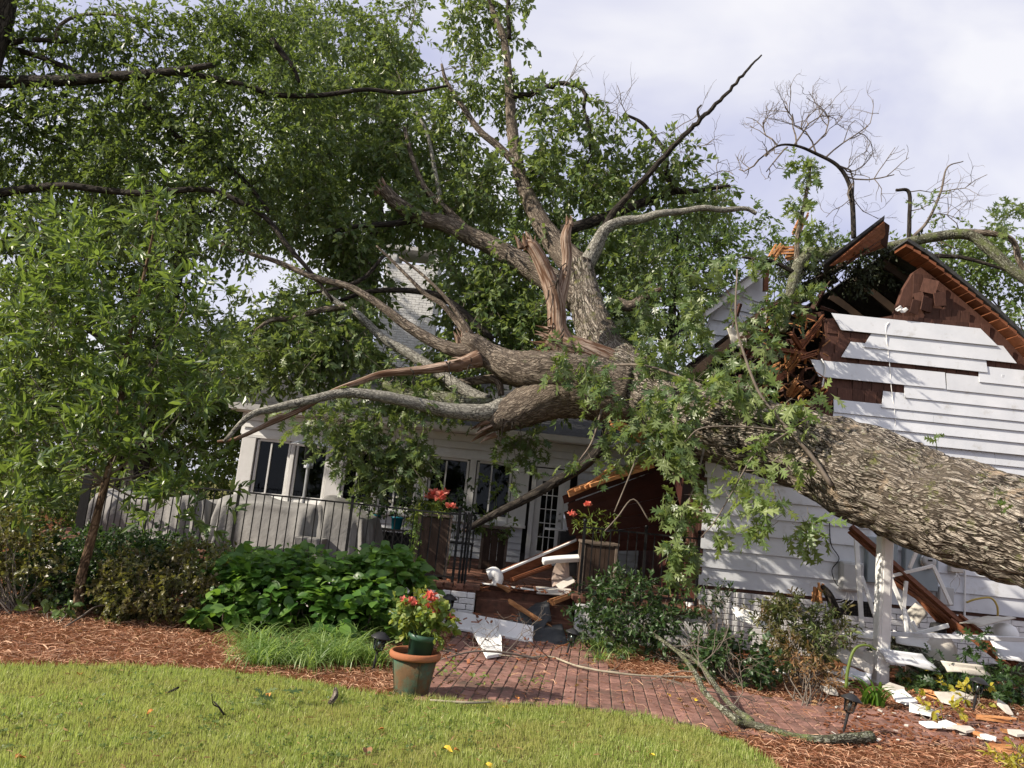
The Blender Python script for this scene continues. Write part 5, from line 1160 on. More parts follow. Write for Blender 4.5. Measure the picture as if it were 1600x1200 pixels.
# far hedge and woods closing the view at the left
def hedge(label, lst, mat, size):
    c = at(*lst[0][:3]); shrub('hedge_bush', label, 'shrub', (c[0], c[1]), pxE(lst, .9), 'diamond', mat, size, 5, 9, .4, spread=.2, shell=.3)
hedge('dark bush beyond the left end of the patio', [(60, 800, 16, 90, 60, 60), (170, 780, 17, 80, 60, 44), (-40, 800, 15, 80, 70, 40)], 'treeleaf', .12)
hedge('sunlit bush in the gap left of the sunroom wall', [(300, 760, 19, 80, 60, 44), (350, 690, 20, 40, 60, 30)], 'sunleaf', .13)
tree('broadleaf_tree', 'green tree filling the space behind the young tree', bx(200, 700, 21), 7, (.1, 0), .17, pxE([(300, 600, 21, 90, 70, 46), (190, 620, 21, 110, 90, 50), (340, 530, 21, 60, 50, 20), (80, 620, 21, 100, 90, 40), (360, 640, 20.5, 50, 50, 24)], 1.2), 'treeleaf', .16, ln=.5)
# ================================================================== PATIO FURNITURE AND RAILING
fl = lambda u, v: gz(u, v, FLOOR)
rail_t = thing('iron_railing', 'black iron railing along the patio edge in front of grey covers', 'railing', (-2.5, 10.8, FLOOR))
RP = [(-6.55, 12.3), (-6.05, 11.55), (-4.95, 11.08), (-3.62, 10.84), (-2.0, 10.62), (-.52, 10.42)]
RH = .92
def railing(root, pts, spacing=.122, corner=None):
    for i, (x, y) in enumerate(pts):
        m = MB(); m.box((x, y, FLOOR + .5 * (RH + .06)), (.034, .034, RH + .06)); m.lathe([(0, 0), (.022, .004), (.03, .03), (.018, .05), (0, .058)], (x, y, FLOOR + RH + .06), 10); part('post', m, 'iron', root)
    for (x0, y0), (x1, y1) in zip(pts[:-1], pts[1:]):
        m = MB(); m.bar((x0, y0, FLOOR + RH), (x1, y1, FLOOR + RH), .035, .022); part('top_rail', m, 'iron', root)
        m = MB(); m.bar((x0, y0, FLOOR + .1), (x1, y1, FLOOR + .1), .025, .02); part('bottom_rail', m, 'iron', root)
        L = math.hypot(x1 - x0, y1 - y0); k = int(round(L / spacing))
        for j in range(1, k):
            t = j / k; o = bpy.data.objects.new('baluster', BAL); col.objects.link(o); o.parent = root; pl = wloc(root)
            o.location = (x0 + (x1 - x0) * t - pl[0], y0 + (y1 - y0) * t - pl[1], FLOOR + .1 - pl[2])
m = MB(); m.box((0, 0, (RH - .1) / 2), (.0135, .0135, RH - .1)); BAL = mesh_of('baluster', m, 'iron', (0, 0, 0), False)
railing(rail_t, RP); 
for x, y in ((-.44, 10.43), (-.40, 10.52), (-.36, 10.44)):
    m = MB(); m.box((x, y, FLOOR + .48), (.03, .03, .96)); part('gate_post', m, 'iron', rail_t)
rail2 = thing('iron_railing', 'short black iron railing right of the steps before the broken brown panel', 'railing', (1.8, 10.45, FLOOR))
railing(rail2, [(1.17, 10.5), (2.0, 10.5), (2.72, 10.5)])

def cover(label, c, w, d, h, rz, slope=0, bump=.1, folds=26, flare=.08, n=220):
    """draped cloth over furniture: rounded top, folds growing towards the hem"""
    a = np.linspace(0, 2 * np.pi, n, endpoint=False); ex = .42
    cx = np.sign(np.cos(a)) * np.abs(np.cos(a)) ** ex * w / 2; cy = np.sign(np.sin(a)) * np.abs(np.sin(a)) ** ex * d / 2
    ph = rng.random(4) * 6; fold0 = .5 * np.sin(a * folds + 1.6 * np.sin(a * 3 + ph[0])) + .35 * np.sin(a * folds * .43 + ph[1]) + .3 * np.sin(a * folds * 1.7 + ph[2])
    rows = []
    top = lambda x, y: h + slope * x / w + bump * (vnoise(np.stack([x * 2.2 + ph[3], y * 2.2, x * 0], -1), 2) - .5) * 2
    for t in (0.0, .35, .65, .85, .95, 1.0):
        x, y = cx * t, cy * t; rows.append(np.stack([x, y, top(x, y) - (.03 if t == 1 else .006 if t > .9 else 0)], 1))
    for k in range(1, 13):
        s = k / 12; x0, y0 = cx, cy; zt = top(x0, y0) - .03
        fold = .6 * np.sin(a * folds * .7 + 1.6 * np.sin(a * 3 + ph[0]) + 2.2 * s * np.sin(2 * a + ph[1])) + .45 * np.sin(a * folds * .37 + ph[1] + 1.5 * s) + .25 * np.sin(a * folds * 1.5 + ph[2] - 2 * s)
        g_ = 1 + flare * s; amp = .10 * s ** .55
        nx, ny = np.cos(a), np.sin(a)
        wob = .03 * np.sin(a * 5 + s * 5 + ph[0]) * s
        rows.append(np.stack([x0 * g_ + nx * (amp * fold + wob), y0 * g_ + ny * (amp * fold + wob), zt * (1 - s) + (.03 + .02 * np.sin(a * 7)) * s], 1))
    V = np.array(rows); V[0] = V[0].mean(0) + 1e-3 * np.stack([np.cos(a), np.sin(a), a * 0], 1)
    k = len(rows); V = V.reshape(-1, 3); q = np.array([[math.cos(rz), -math.sin(rz), 0], [math.sin(rz), math.cos(rz), 0], [0, 0, 1]]); V = V @ q.T + np.array(c)
    i, j = np.meshgrid(np.arange(k - 1), np.arange(n), indexing='ij'); jn = (j + 1) % n
    f = np.stack([i * n + j, (i + 1) * n + j, (i + 1) * n + jn, i * n + jn], -1).reshape(-1, 4)
    m = MB(); m.add(V, [f, tuple(range(n))]); return single('furniture_cover', m, 'cover', label, 'cover', 'grey covers over the patio furniture', smooth=True)
p = at(425, 880, 11.9); cover('long grey cloth cover in the middle of the railing, deeply folded', (p[0], 11.9, FLOOR), 1.75, .95, .86, R(-6), folds=15)
p = at(535, 880, 11.7); cover('grey cloth cover with a sloping right side, nearest the brown planter', (p[0] + .02, 11.75, FLOOR), .82, .8, .87, R(-4), slope=-.22, folds=11)
p = at(240, 860, 12.4); cover('low grey cover half hidden by the young tree at left', (p[0], 12.4, FLOOR), 2.0, .95, .72, R(-12), folds=24)
# small concrete planter box between the two covers
p = at(476, 890, 11.0); m = MB(); z0 = FLOOR
m.prism([(p[0] - .15, 11.02, z0), (p[0] + .15, 11.02, z0), (p[0] + .2, 10.98, z0 + .38), (p[0] - .2, 10.98, z0 + .38)], (0, .32, 0)); single('side_table', m, 'cover', 'small pale tapered box standing before the gap of the grey covers', 'box', bevel=.01)

# patio heater
px_, _, _ = at(483, 720, 12.9); ht = thing('patio_heater', 'tall patio heater with round reflector before the sunroom windows', 'patio heater', (px_, 12.9, FLOOR))
zt = at(483, 692, 12.9)[2]
m = MB(); m.lathe([(0, zt + .06), (.06, zt + .055), (.2, zt + .03), (.36, zt - .045), (.365, zt - .055), (.2, zt + .015), (.0, zt + .04)], (px_, 12.9, 0), 32); part('reflector', m, 'steel', ht, True)
m = MB(); m.lathe([(0, zt - .30), (.07, zt - .3), (.085, zt - .27), (.10, zt - .05), (.09, zt - .01), (0, zt)], (px_, 12.9, 0), 20); part('burner', m, 'black', ht, True)
m = MB(); m.lathe([(.075, zt - .42), (.08, zt - .3), (.0, zt - .3)], (px_, 12.9, 0), 16); part('collar', m, 'steel', ht, True)
m = MB(); m.lathe([(.03, FLOOR + .7), (.03, zt - .4)], (px_, 12.9, 0), 14); part('pole', m, 'steel', ht, True)
m = MB(); m.lathe([(0, FLOOR), (.24, FLOOR), (.24, FLOOR + .06), (.17, FLOOR + .1), (.16, FLOOR + .68), (.05, FLOOR + .76), (0, FLOOR + .76)], (px_, 12.9, 0), 24); part('base', m, 'black', ht, True)

# wooden planters with flowers
def planter(label, p, w, d, h, nb, rz=0.0):
    t = thing('planter', label, 'planter', p, 'tall dark wooden planters on the patio'); x, y, z = p
    Rm = Matrix.Rotation(rz, 3, 'Z')
    def bx_(mb, c, s): mb.box(np.array(p) + np.array(Rm @ Vector(c)), s, Rm)
    for sgn in (-1, 1):
        for i in range(nb):
            xx = -w / 2 + .035 + (w - .07) * (i + .5) / nb; m = MB(); bx_(m, (xx, sgn * (d / 2 - .012), h / 2), ((w - .07) / nb - .006, .02, h - .08)); part('board', m, 'planter', t)
            yy = -d / 2 + .035 + (d - .07) * (i + .5) / nb; m = MB(); bx_(m, (sgn * (w / 2 - .012), yy, h / 2), (.02, (d - .07) / nb - .006, h - .08)); part('board', m, 'planter', t)
    for sx in (-1, 1):
        for sy in (-1, 1): m = MB(); bx_(m, (sx * (w / 2 - .015), sy * (d / 2 - .015), h / 2 - .01), (.045, .045, h - .02)); part('corner_post', m, 'planteredge', t, bevel=.004)
    m = MB()
    for sy in (-1, 1): bx_(m, (0, sy * (d / 2 - .01), h), (w + .04, .07, .035))
    for sx in (-1, 1): bx_(m, (sx * (w / 2 - .012), 0, h - .001), (.07, d - .1, .033))
    part('rim', m, 'planteredge', t, bevel=.004)
    m = MB(); bx_(m, (0, 0, h - .05), (w - .06, d - .06, .03)); part('soil', m, 'soil', t)
    return t
def blooms(root, pts, r, mat='petal', n=26, sz=.035):
    for c in pts:
        d = rand_dir(n); d[:, 2] = np.abs(d[:, 2]) * .8 + .05; mb = MB()
        put_leaves(mb, 'ovate', np.array(c) + d * r * .45 * rng.random((n, 1)), d, rand_dir(n), sz * (.7 + .6 * rng.random(n)), 1.1); part('flower', mb, mat, root)
def tuft(name, label, cat, base, crown, kindl, mat, size, k, L, ln, wid, flowers=(), fr=.06, fsz=.035, **kw):
    t = shrub(name, label, cat, base, crown, kindl, mat, size, k, L, ln, wid, **kw); t.location.z = 0
    blooms(t, flowers, fr, sz=fsz); return t
def raise_(t, z):     # stems of a plant in a pot start at z
    return t
q = at(668, 905, 11.1); pl1 = planter('brown plank planter behind the railing end, under the red flowers', (q[0], 11.1, FLOOR), .46, .46, .87, 3, R(8))
def potted(name, label, base, crown, kindl, mat, size, k, L, ln, wid, flowers=(), fr=.05, fsz=.035, group=None, trailing=None):
    t = thing(name, label, 'plant', base, group); C, O = clusters(crown, .5); o, d, l = sprays(C, O, k, ln, .03, .6, .1)
    mb = MB(); spray_leaves(mb, o, d, l, L, kindl, size, wid); part('foliage', mb, mat, t, kind='stuff')
    tw = MB()
    for c in C[::2]: Q, qr = spline([np.array(base) + rng.normal(0, .03, 3) * (1, 1, 0), (np.array(base) + c) / 2 + rng.normal(0, .02, 3), c], [.005, .004, .003], 3); tw.tube(Q, qr, 4, cap=False)
    for f in flowers: Q, qr = spline([np.array(base) + rng.normal(0, .03, 3) * (1, 1, 0), (np.array(base) * .45 + np.array(f) * .55) + rng.normal(0, .015, 3), f], [.004, .003, .003], 3); tw.tube(Q, qr, 4, cap=False)
    part('stems', tw, 'geranium', t, kind='stuff'); blooms(t, flowers, fr, sz=fsz); return t
bs = (q[0], 11.1, FLOOR + .84)
potted('flowering_plant', 'red flowering plant on the planter at the railing end', bs, pxE([(672, 795, 11.1, 30, 18, 16, .2), (655, 805, 11.0, 20, 14, 8, .15)]), 'lance', 'geranium', .085, 3, 7, .12, 1.0, [at(680, 772, 11.05), at(689, 775, 11.0), at(693, 771, 11.1), at(704, 793, 10.95), at(673, 778, 11.1), at(685, 781, 11.0)], .07, .075)
potted('trailing_vine', 'pale trailing vine hanging from left side of the red flower planter', (q[0] - .2, 10.95, FLOOR + .86), pxE([(648, 815, 10.85, 8, 14, 7, .05), (645, 850, 10.85, 7, 25, 9, .05), (644, 880, 10.85, 7, 22, 7, .05)]), 'ovate', 'liriope', .04, 3, 7, .07, 1.0)
q = at(768, 890, 13.4); planter('reddish dark planter against the sunroom wall beneath green shrubs', (q[0], 13.4, FLOOR), .44, .44, .72, 3)
potted('potted_shrub', 'leafy green shrub in the planter against the sunroom wall', (q[0], 13.4, FLOOR + .7), pxE([(775, 800, 13.4, 35, 40, 34, .35), (765, 770, 13.4, 28, 30, 18, .3), (780, 825, 13.3, 40, 18, 18, .3)]), 'ovate', 'sunleaf', .06, 4, 8, .13, 1.0)
q = at(705, 800, 13.2); potted('potted_shrub', 'bushy shrub standing behind the red flowers by the windows', (q[0], 13.2, FLOOR), pxE([(700, 755, 13.3, 34, 36, 30, .3), (695, 800, 13.3, 45, 25, 24, .3), (660, 785, 13.4, 30, 25, 16, .3)]), 'ovate', 'nandina', .06, 4, 8, .13, 1.0)
q = at(930, 915, 10.95); planter('dark planter right of the steps under leafy oak sprays', (q[0], 10.95, FLOOR), .48, .46, .72, 3)
potted('flowering_plant', 'plant with one coral bloom on the planter right of the steps', (q[0], 10.95, FLOOR + .7), pxE([(918, 818, 10.95, 24, 16, 14, .2), (945, 815, 11, 26, 18, 12, .2)]), 'lance', 'geranium', .08, 3, 7, .11, 1.0, [at(893, 805, 10.8), at(918, 790, 10.9)], .05, .06)
# blue pots with plants on a lattice iron console
con = thing('iron_console', 'black lattice iron console carrying the two teal pots', 'console table', (at(610, 850, 12.6)[0], 12.6, FLOOR)); cx0, cx1 = at(572, 850, 12.6)[0], at(648, 850, 12.6)[0]; ct = at(600, 826, 12.6)[2]
m = MB()
for x in (cx0, cx1):
    for y in (12.45, 12.75): m.box((x, y, (FLOOR + ct) / 2), (.025, .025, ct - FLOOR))
part('frame', m, 'iron', con)
for z in (ct, FLOOR + .16): m = MB(); m.box(((cx0 + cx1) / 2, 12.6, z), (cx1 - cx0, .32, .02)); part('shelf', m, 'iron', con)
m = MB(); nb = 9
for i in range(nb):
    x0 = cx0 + (cx1 - cx0) * i / nb; x1 = cx0 + (cx1 - cx0) * (i + 1) / nb
    for r in range(3):
        z0 = FLOOR + .16 + (ct - FLOOR - .16) * r / 3; z1 = FLOOR + .16 + (ct - FLOOR - .16) * (r + 1) / 3
        m.bar((x0, 12.45, z0), (x1, 12.45, z1), .01, .012); m.bar((x0, 12.448, z1), (x1, 12.448, z0), .01, .012)
part('lattice', m, 'iron', con)
m = MB(); m.box(((cx0 + cx1) / 2, 12.74, (FLOOR + ct) / 2), (cx1 - cx0 - .03, .01, ct - FLOOR - .1)); part('back', m, 'black', con)
for u, lab in ((583, 'left teal glazed pot on the iron console'), (619, 'right teal glazed pot on the iron console')):
    q = at(u, 824, 12.6); t = thing('plant_pot', lab, 'plant pot', (q[0], 12.6, ct + .01), 'teal pots on the iron console'); m = MB(); m.lathe([(0, 0), (.075, 0), (.095, .17), (.105, .17), (.105, .2), (.09, .2), (.08, .16), (0, .16)], (q[0], 12.6, ct + .01), 20); part('pot', m, 'teal', t, True)
    potted('flowering_plant', 'small white flowering plant in the ' + ('left' if u < 600 else 'right') + ' teal pot', (q[0], 12.6, ct + .16), pxE([(u + 3, 790, 12.6, 26, 14, 14, .15)]), 'ovate', 'nandina', .05, 3, 7, .1, 1.0)
    fl_ = [at(u + du, v, 12.5) for du, v in ((-8, 786), (12, 780), (26, 784), (2, 778))]
    blooms(bpy.context.scene.objects[[o.name for o in col.objects if o.name.startswith('flowering_plant')][-1]], fl_, .03, 'whitepetal', 12, .03)
q = at(624, 895, 10.9); m = MB(); m.lathe([(0, 0), (.08, 0), (.11, .2), (.12, .2), (.12, .23), (.1, .23), (.09, .18), (0, .18)], (q[0], 10.95, FLOOR), 20); single('plant_pot', m, 'teal', 'teal glazed pot standing low beside the tall planter', 'plant pot', smooth=True)
# grill behind the broken panel
q = at(868, 850, 13.2); gt = thing('grill', 'steel barbecue grill standing by the sunroom door behind wreckage', 'grill', (q[0] + .1, 13.2, FLOOR)); gx = at(898, 850, 13.2)[0] + .1
m = MB(); m.box((gx, 13.2, FLOOR + .42), (.75, .5, .7)); part('cabinet', m, 'black', gt, bevel=.01)
m = MB(); a = np.linspace(0, np.pi, 9); m.prism([(gx - .34, 13.2 + .25 * math.cos(t), FLOOR + .8 + .27 * math.sin(t)) for t in a], (.68, 0, 0)); part('lid', m, 'steel', gt)
m = MB(); m.box((gx - .5, 13.2, FLOOR + .79), (.28, .45, .03)); part('side_shelf', m, 'steel', gt)
m = MB(); m.bar((gx - .25, 12.88, FLOOR + .9), (gx + .25, 12.88, FLOOR + .9), .02, .02); part('handle', m, 'steel', gt)
# black iron chair in the shade
q = at(715, 880, 12.6); ch = thing('iron_chair', 'black iron chair in the shade behind the railing corner', 'chair', (q[0], 12.6, FLOOR))
for sx in (-.2, .2):
    for y, hh in ((12.4, .44), (12.8, .9)): m = MB(); m.box((q[0] + sx, y, FLOOR + hh / 2), (.022, .022, hh)); part('leg', m, 'iron', ch)
m = MB(); m.box((q[0], 12.6, FLOOR + .44), (.44, .44, .02)); part('seat', m, 'iron', ch)
m = MB()
for i in range(6): m.box((q[0] - .18 + i * .072, 12.8, FLOOR + .68), (.01, .01, .42))
m.box((q[0], 12.8, FLOOR + .89), (.42, .02, .02)); part('backrest', m, 'iron', ch)

# ================================================================== WRECKAGE BETWEEN SUNROOM AND HOUSE
def plank(name, label, a, b, w, h, mat, cat, up=(0, 0, 1), group=None, rag=0.0, ends=2):
    """timber from a to b with splintered ends"""
    a = np.array(a, float); b = np.array(b, float); d = unit(b - a); L = np.linalg.norm(b - a); sd = unit(np.cross(d, up)); n = np.cross(sd, d); m = MB()
    k = max(5, int(w / .022)) if rag else 1; ws = w / k; h0 = h
    for i in range(k):
        o = sd * (-w / 2 + ws * (i + .5))
        if rag: o = o + n * rng.normal(0, h0 * .25) + sd * rng.normal(0, ws * .25); h = h0 * rng.uniform(.5, 1.2)
        e0 = rag * rng.random() * L if ends > 1 else 0; e1 = rag * rng.random() * L
        p, q_ = a + o + d * e0, b + o - d * e1 + (sd * rng.normal(0, .02) + n * rng.normal(0, .02)) * (rag > .1)
        c = np.array([p + sd * s * ws / 2 + n * t * h / 2 for s, t in ((-1, -1), (1, -1), (1, 1), (-1, 1))]); sp = rag * .25
        e = np.array([q_ + sd * s * ws / 2 * (1 - sp * 2) + n * t * h / 2 * (1 - sp * 3) for s, t in ((-1, -1), (1, -1), (1, 1), (-1, 1))])
        m.add(np.vstack([c, e]), [np.array([(0, 1, 5, 4), (1, 2, 6, 5), (2, 3, 7, 6), (3, 0, 4, 7), (3, 2, 1, 0), (4, 5, 6, 7)])])
    return single(name, m, mat, label, cat, group, bevel=0.0 if rag else .004)
# the dark brown roof panel hanging over the patio corner: boards with torn orange top edge
bp_ = thing('roof_wreck', 'large dark brown slab of roof boards leaning with torn orange top edge', 'roof wreckage', at(975, 850, 11.1))
for i in range(7):
    t0, t1 = i / 7, (i + .97) / 7
    tl, tr, bl, br = at(886, 775, 11.0), at(1040, 706, 11.5), at(902, 862, 11.25), at(1078, 860, 11.7)
    a0, a1 = tl + (bl - tl) * t0, tl + (bl - tl) * t1; b0, b1 = tr + (br - tr) * t0, tr + (br - tr) * t1
    j = random.uniform(-.09, .05) * np.array([1, 0, .1]); m = MB(); m.prism([a0 + j, b0, b1, a1 + j * random.uniform(.5, 1.2)], (.02, .035, .01)); part('board', m, 'darkpanel', bp_)
for i in range(5):
    a, b = at(890 + 8 * i, 766 - 2 * i + rng.normal(0, 2), 11.0 - .02 * i), at(960 + rng.uniform(-10, 62), 740 + rng.uniform(-22, -4), 11.25)
    m = MB(); m.bar(a, b, random.uniform(.03, .06), random.uniform(.03, .05)); part('splinter', m, 'splinter', bp_)
m = MB(); m.bar(at(888, 772, 10.98), at(1022, 716, 11.4), .05, .09); part('edge_beam', m, 'splinter', bp_)
for i, (u0, v0, u1, v1) in enumerate(((950, 655, 1030, 690), (955, 662, 1010, 695), (985, 672, 1045, 705), (1000, 690, 1050, 700))):
    plank('splintered_beam', ['upper torn orange beam sticking out under the trunk', 'second torn orange beam below the upper one under the trunk', 'short red splinter ending by the leaves under the trunk', 'lowest torn stick just above the brown panel'][i], at(u0, v0, 10.7 + .1 * i), at(u1, v1, 10.9), .1, .05, 'splinter', 'beam', rag=.2, group='torn beams under the trunk')
# fascia with gutter fallen on the patio
plank('fallen_fascia', 'long brown fascia board with white edge slanting up from the patio floor', at(768, 906, 10.9), at(905, 848, 11.6), .16, .03, 'brownwood', 'board', up=(0, 1, .3))
plank('trim_strip', 'white strip along the top of the slanting brown fascia board', at(770, 900, 10.86), at(905, 842, 11.55), .04, .03, 'white', 'trim')
plank('splintered_beam', 'reddish timber lying beneath the slanting fascia board', at(795, 908, 10.95), at(862, 884, 11.2), .09, .05, 'brownwood', 'beam', rag=.1)
P, rr = spline([at(848, 877, 11.0), at(870, 874, 11.05), at(905, 872, 11.1)], [.06] * 3, 4); m = MB(); m.tube(P, rr, 4); single('fallen_gutter', m, 'white', 'short white gutter piece resting on the slanting fascia', 'gutter', bevel=.01)
P, rr = spline([at(762, 898, 10.88), at(772, 895, 10.88), at(778, 903, 10.88), at(775, 915, 10.88)], [.075, .085, .08, .07], 5); m = MB(); m.tube(P, rr, 12); single('gutter_elbow', m, 'white', 'crumpled white gutter elbow at the low end of the fascia', 'gutter', smooth=True)
t = thing('pleated_shade', 'beige pleated shade fanned out under the white gutter piece', 'shade', at(882, 918, 11.15))
for i in range(8):
    a0, a1 = R(100 + i * 17), R(100 + (i + .98) * 17); c = at(890, 905, 11.15); m = MB(); r_ = .34
    m.prism([c, c + np.array([math.cos(a0) * r_ * .75, .02, math.sin(a0) * r_]), c + np.array([math.cos(a1) * r_ * .75, -.02, math.sin(a1) * r_])], (0, .015, 0)); part('pleat', m, 'pleat', t)
plank('loose_board', 'grey white board lying at the top of the steps', at(838, 922, 10.85), at(893, 926, 10.9), .15, .02, 'insul', 'board', up=(0, -.6, 1))
plank('loose_board', 'small pale board leaning behind the one at the step top', at(872, 918, 11.0), at(896, 905, 11.1), .12, .02, 'insul', 'board', up=(0, -.8, 1))
plank('trim_strip', 'thin white strip flat on the patio before the elbow', at(728, 908, 10.95), at(835, 922, 10.8), .05, .02, 'white', 'trim')
plank('splinter', 'yellow orange splinter on the patio edge beside the elbow', at(774, 912, 10.8), at(800, 924, 10.7), .045, .03, 'splinter', 'splinter', rag=.2)
plank('splinter', 'bright orange wood chunk at the right end of the steps', at(858, 942, 10.6), at(893, 928, 10.75), .16, .06, 'splinter', 'splinter', rag=.25)
for i, lab in enumerate(('pale scrap on the patio edge right of railing end', 'orange scrap near the middle of the patio edge', 'rust scrap beside the grey white board', 'little scrap at the left rim of the steps')):
    u = (735, 790, 832, 745)[i]; plank('wood_scrap', lab, at(u, 916 + 2 * i, 10.9), at(u + 22, 918 + 2 * i, 10.85), .03, .02, ('splinter', 'brownwood', 'splinter', 'brownwood')[i], 'scrap', rag=.2)
plank('splintered_beam', 'long orange stick lying over the tar paper on the steps', at(794, 938, 10.5), at(871, 988, 10.0), .055, .04, 'splinter', 'beam', rag=.06)
# tar paper
def cloth(pts, mat, name, label, cat, thick=.008, bump=.03, n=14):
    """bent sheet through four corners (bilinear) with waves"""
    A, B_, C_, D_ = [np.array(q) for q in pts]; s, t = np.meshgrid(np.linspace(0, 1, n), np.linspace(0, 1, n), indexing='ij')
    P = (A * ((1 - s) * (1 - t))[..., None] + B_ * (s * (1 - t))[..., None] + C_ * (s * t)[..., None] + D_ * ((1 - s) * t)[..., None])
    o = random.random() * 9; nz_ = vnoise(np.stack([s * 3 + o, t * 3, s * 0], -1), 6) - .5; P[..., 2] += bump * 2 * nz_; P[..., 1] -= bump * nz_
    i, j = np.meshgrid(np.arange(n - 1), np.arange(n - 1), indexing='ij'); f = np.stack([i * n + j, (i + 1) * n + j, (i + 1) * n + j + 1, i * n + j + 1], -1).reshape(-1, 4)
    m = MB(); m.add(P.reshape(-1, 3), f); o = single(name, m, mat, label, cat, smooth=True); md = o.modifiers.new('thickness', 'SOLIDIFY'); md.thickness = thick; return o
cloth([at(765, 977, 10.15), at(862, 968, 10.15), at(856, 934, 10.75), at(812, 955, 10.6)], 'felt', 'tar_paper', 'upper sheet of black tar paper draped down the steps', 'tar paper')
cloth([at(800, 985, 9.95), at(840, 992, 9.85), at(862, 965, 10.1), at(806, 968, 10.12)], 'felt', 'tar_paper', 'folded flap of tar paper over the long white board', 'tar paper', bump=.05)
cloth([at(824, 1000, 9.7), at(888, 1016, 9.5), at(878, 975, 10.1), at(828, 980, 10.05)], 'felt', 'tar_paper', 'lower sheet of tar paper reaching the right pier', 'tar paper', bump=.04)
# white boards at the foot of the steps
m = MB(); a, b = at(706, 980, 9.95), at(832, 1002, 9.65); m.prism([a, b, b + (0, .06, .17), a + (0, .06, .19)], (0, .02, 0)); m.prism([a + (-.05, -.06, -.01), b + (0, -.06, -.01), b + (0, .02, 0), a + (-.05, .02, 0)], (0, 0, .02)); single('white_board', m, 'white', 'long white fascia board lying across the foot of the steps', 'board')
g1, g2, g3, g4 = gz(733, 996, .03), gz(768, 990, .03), gz(786, 1006, .03), gz(762, 1032, .03); m = MB(); m.prism([g1 + (0, 0, .1), g2 + (0, 0, .16), gz(782, 1000, .12), gz(783, 1026, .03), gz(760, 1030, .03)], (0.01, .02, .03)); single('white_board', m, 'white', 'short white board with pointed end lying on the brick path', 'board', bevel=.004)

# ================================================================== ROOF WRECKAGE ABOVE
t = thing('roof_fragment', 'torn brown roof fragment tilted up at the ridge', 'roof fragment', at(1340, 400, 11.0))
A, B_, C_, D_ = at(1295, 418, 10.9), at(1382, 346, 11.0), at(1392, 362, 11.3), at(1385, 386, 11.3)
E_ = at(1345, 400, 11.2)
for i in range(5):
    a0 = A + (E_ - A) * i / 5; a1 = A + (E_ - A) * (i + .95) / 5; b0 = B_ + (D_ - B_) * i / 5; b1 = B_ + (D_ - B_) * (i + .95) / 5
    m = MB(); m.prism([a0 + rng.normal(0, .03, 3), b0, b1, a1], (0, .06, .03)); part('plank', m, 'brownwood', t)
m = MB(); m.prism([A + (-.08, 0, .03), B_ + (0, 0, .05), B_ + (.12, .3, .03), A + (.1, .4, .03)], (0, 0, .05)); part('shingle_layer', m, 'asphalt', t)
m = MB(); m.prism([at(1380, 345, 11.0), at(1390, 352, 11.1), at(1386, 388, 11.3), at(1376, 380, 11.2)], (.05, .1, 0)); part('end_board', m, 'darkpanel', t)
plank('splinter', 'tall orange splinter standing left of the torn roof fragment', at(1240, 372, 10.9), at(1260, 331, 10.9), .13, .04, 'splinter', 'splinter', rag=.3, up=(0, 1, 0))
for i, (q, r_, lab) in enumerate((((1205, 405), (1222, 380), 'curved orange splinter at the left top of the hole'), ((1215, 392), (1245, 392), 'ragged orange wood lump under the tall splinter'), ((1225, 402), (1246, 400), 'short splinter below the ragged lump'))):
    plank('splinter', lab, at(*q, 10.9), at(*r_, 10.9), .12, .05, 'splinter', 'splinter', rag=.25, up=(0, 1, 0))
deb = [((1236, 520), (1262, 560), 'diagonal orange stud in the middle of the hole', 'brownwood', .09), ((1235, 562), (1288, 495), 'slanting rafter rising to the torn edge', 'brownwood', .13), ((1225, 585), (1250, 550), 'broken orange board low in the hole', 'splinter', .14), ((1196, 582), (1222, 570), 'bright orange block by the leaves under the hole', 'splinter', .16),
       ((1248, 560), (1286, 548), 'brown splinter pointing at the white boards', 'brownwood', .1), ((1240, 540), (1282, 520), 'upper brown splinter pointing at the white boards', 'brownwood', .08), ((1232, 620), (1250, 598), 'orange chunk just over the trunk', 'splinter', .18), ((1250, 622), (1262, 612), 'yellowish chunk over the trunk beside the orange one', 'splinter', .12),
       ((1208, 598), (1240, 575), 'red board lying left over the trunk', 'brownwood', .12), ((1295, 635), (1310, 605), 'dark red stud beneath the longest white board', 'brownwood', .09), ((1275, 622), (1292, 606), 'short stud at the torn edge above the trunk', 'brownwood', .09), ((1160, 560), (1196, 500), 'dark leaning board at left side of the hole', 'darkpanel', .25), ((1205, 545), (1290, 560), 'long shadowed joist across the bottom of the hole', 'brownwood', .12)]
for i, (p0, p1, lab, mt, w) in enumerate(deb): plank('broken_timber', lab, at(*p0, 10.5 + .2 * (i % 4)), at(*p1, 10.6 + .2 * ((i + 2) % 4)), w * .72, .05, mt, 'timber', rag=.18 if mt == 'splinter' else .08, up=(0, 1, .1), group='broken timbers in the torn gable')
cloth([at(1135, 515, 10.9), at(1165, 505, 10.9), at(1168, 545, 10.9), at(1142, 538, 10.9)], 'insul', 'torn_board', 'grey torn sheet at the left side of the hole', 'sheet', bump=.05)
cloth([at(1187, 488, 10.9), at(1200, 484, 10.9), at(1196, 512, 10.9), at(1188, 502, 10.9)], 'insul', 'torn_board', 'small white torn scrap in the dark of the hole', 'sheet', bump=.03)
cloth([at(1399, 481, 10.7), at(1410, 477, 10.7), at(1419, 485, 10.7), at(1405, 487, 10.7)], 'white', 'torn_board', 'white torn scrap lying on top of the boards', 'sheet', bump=.03)
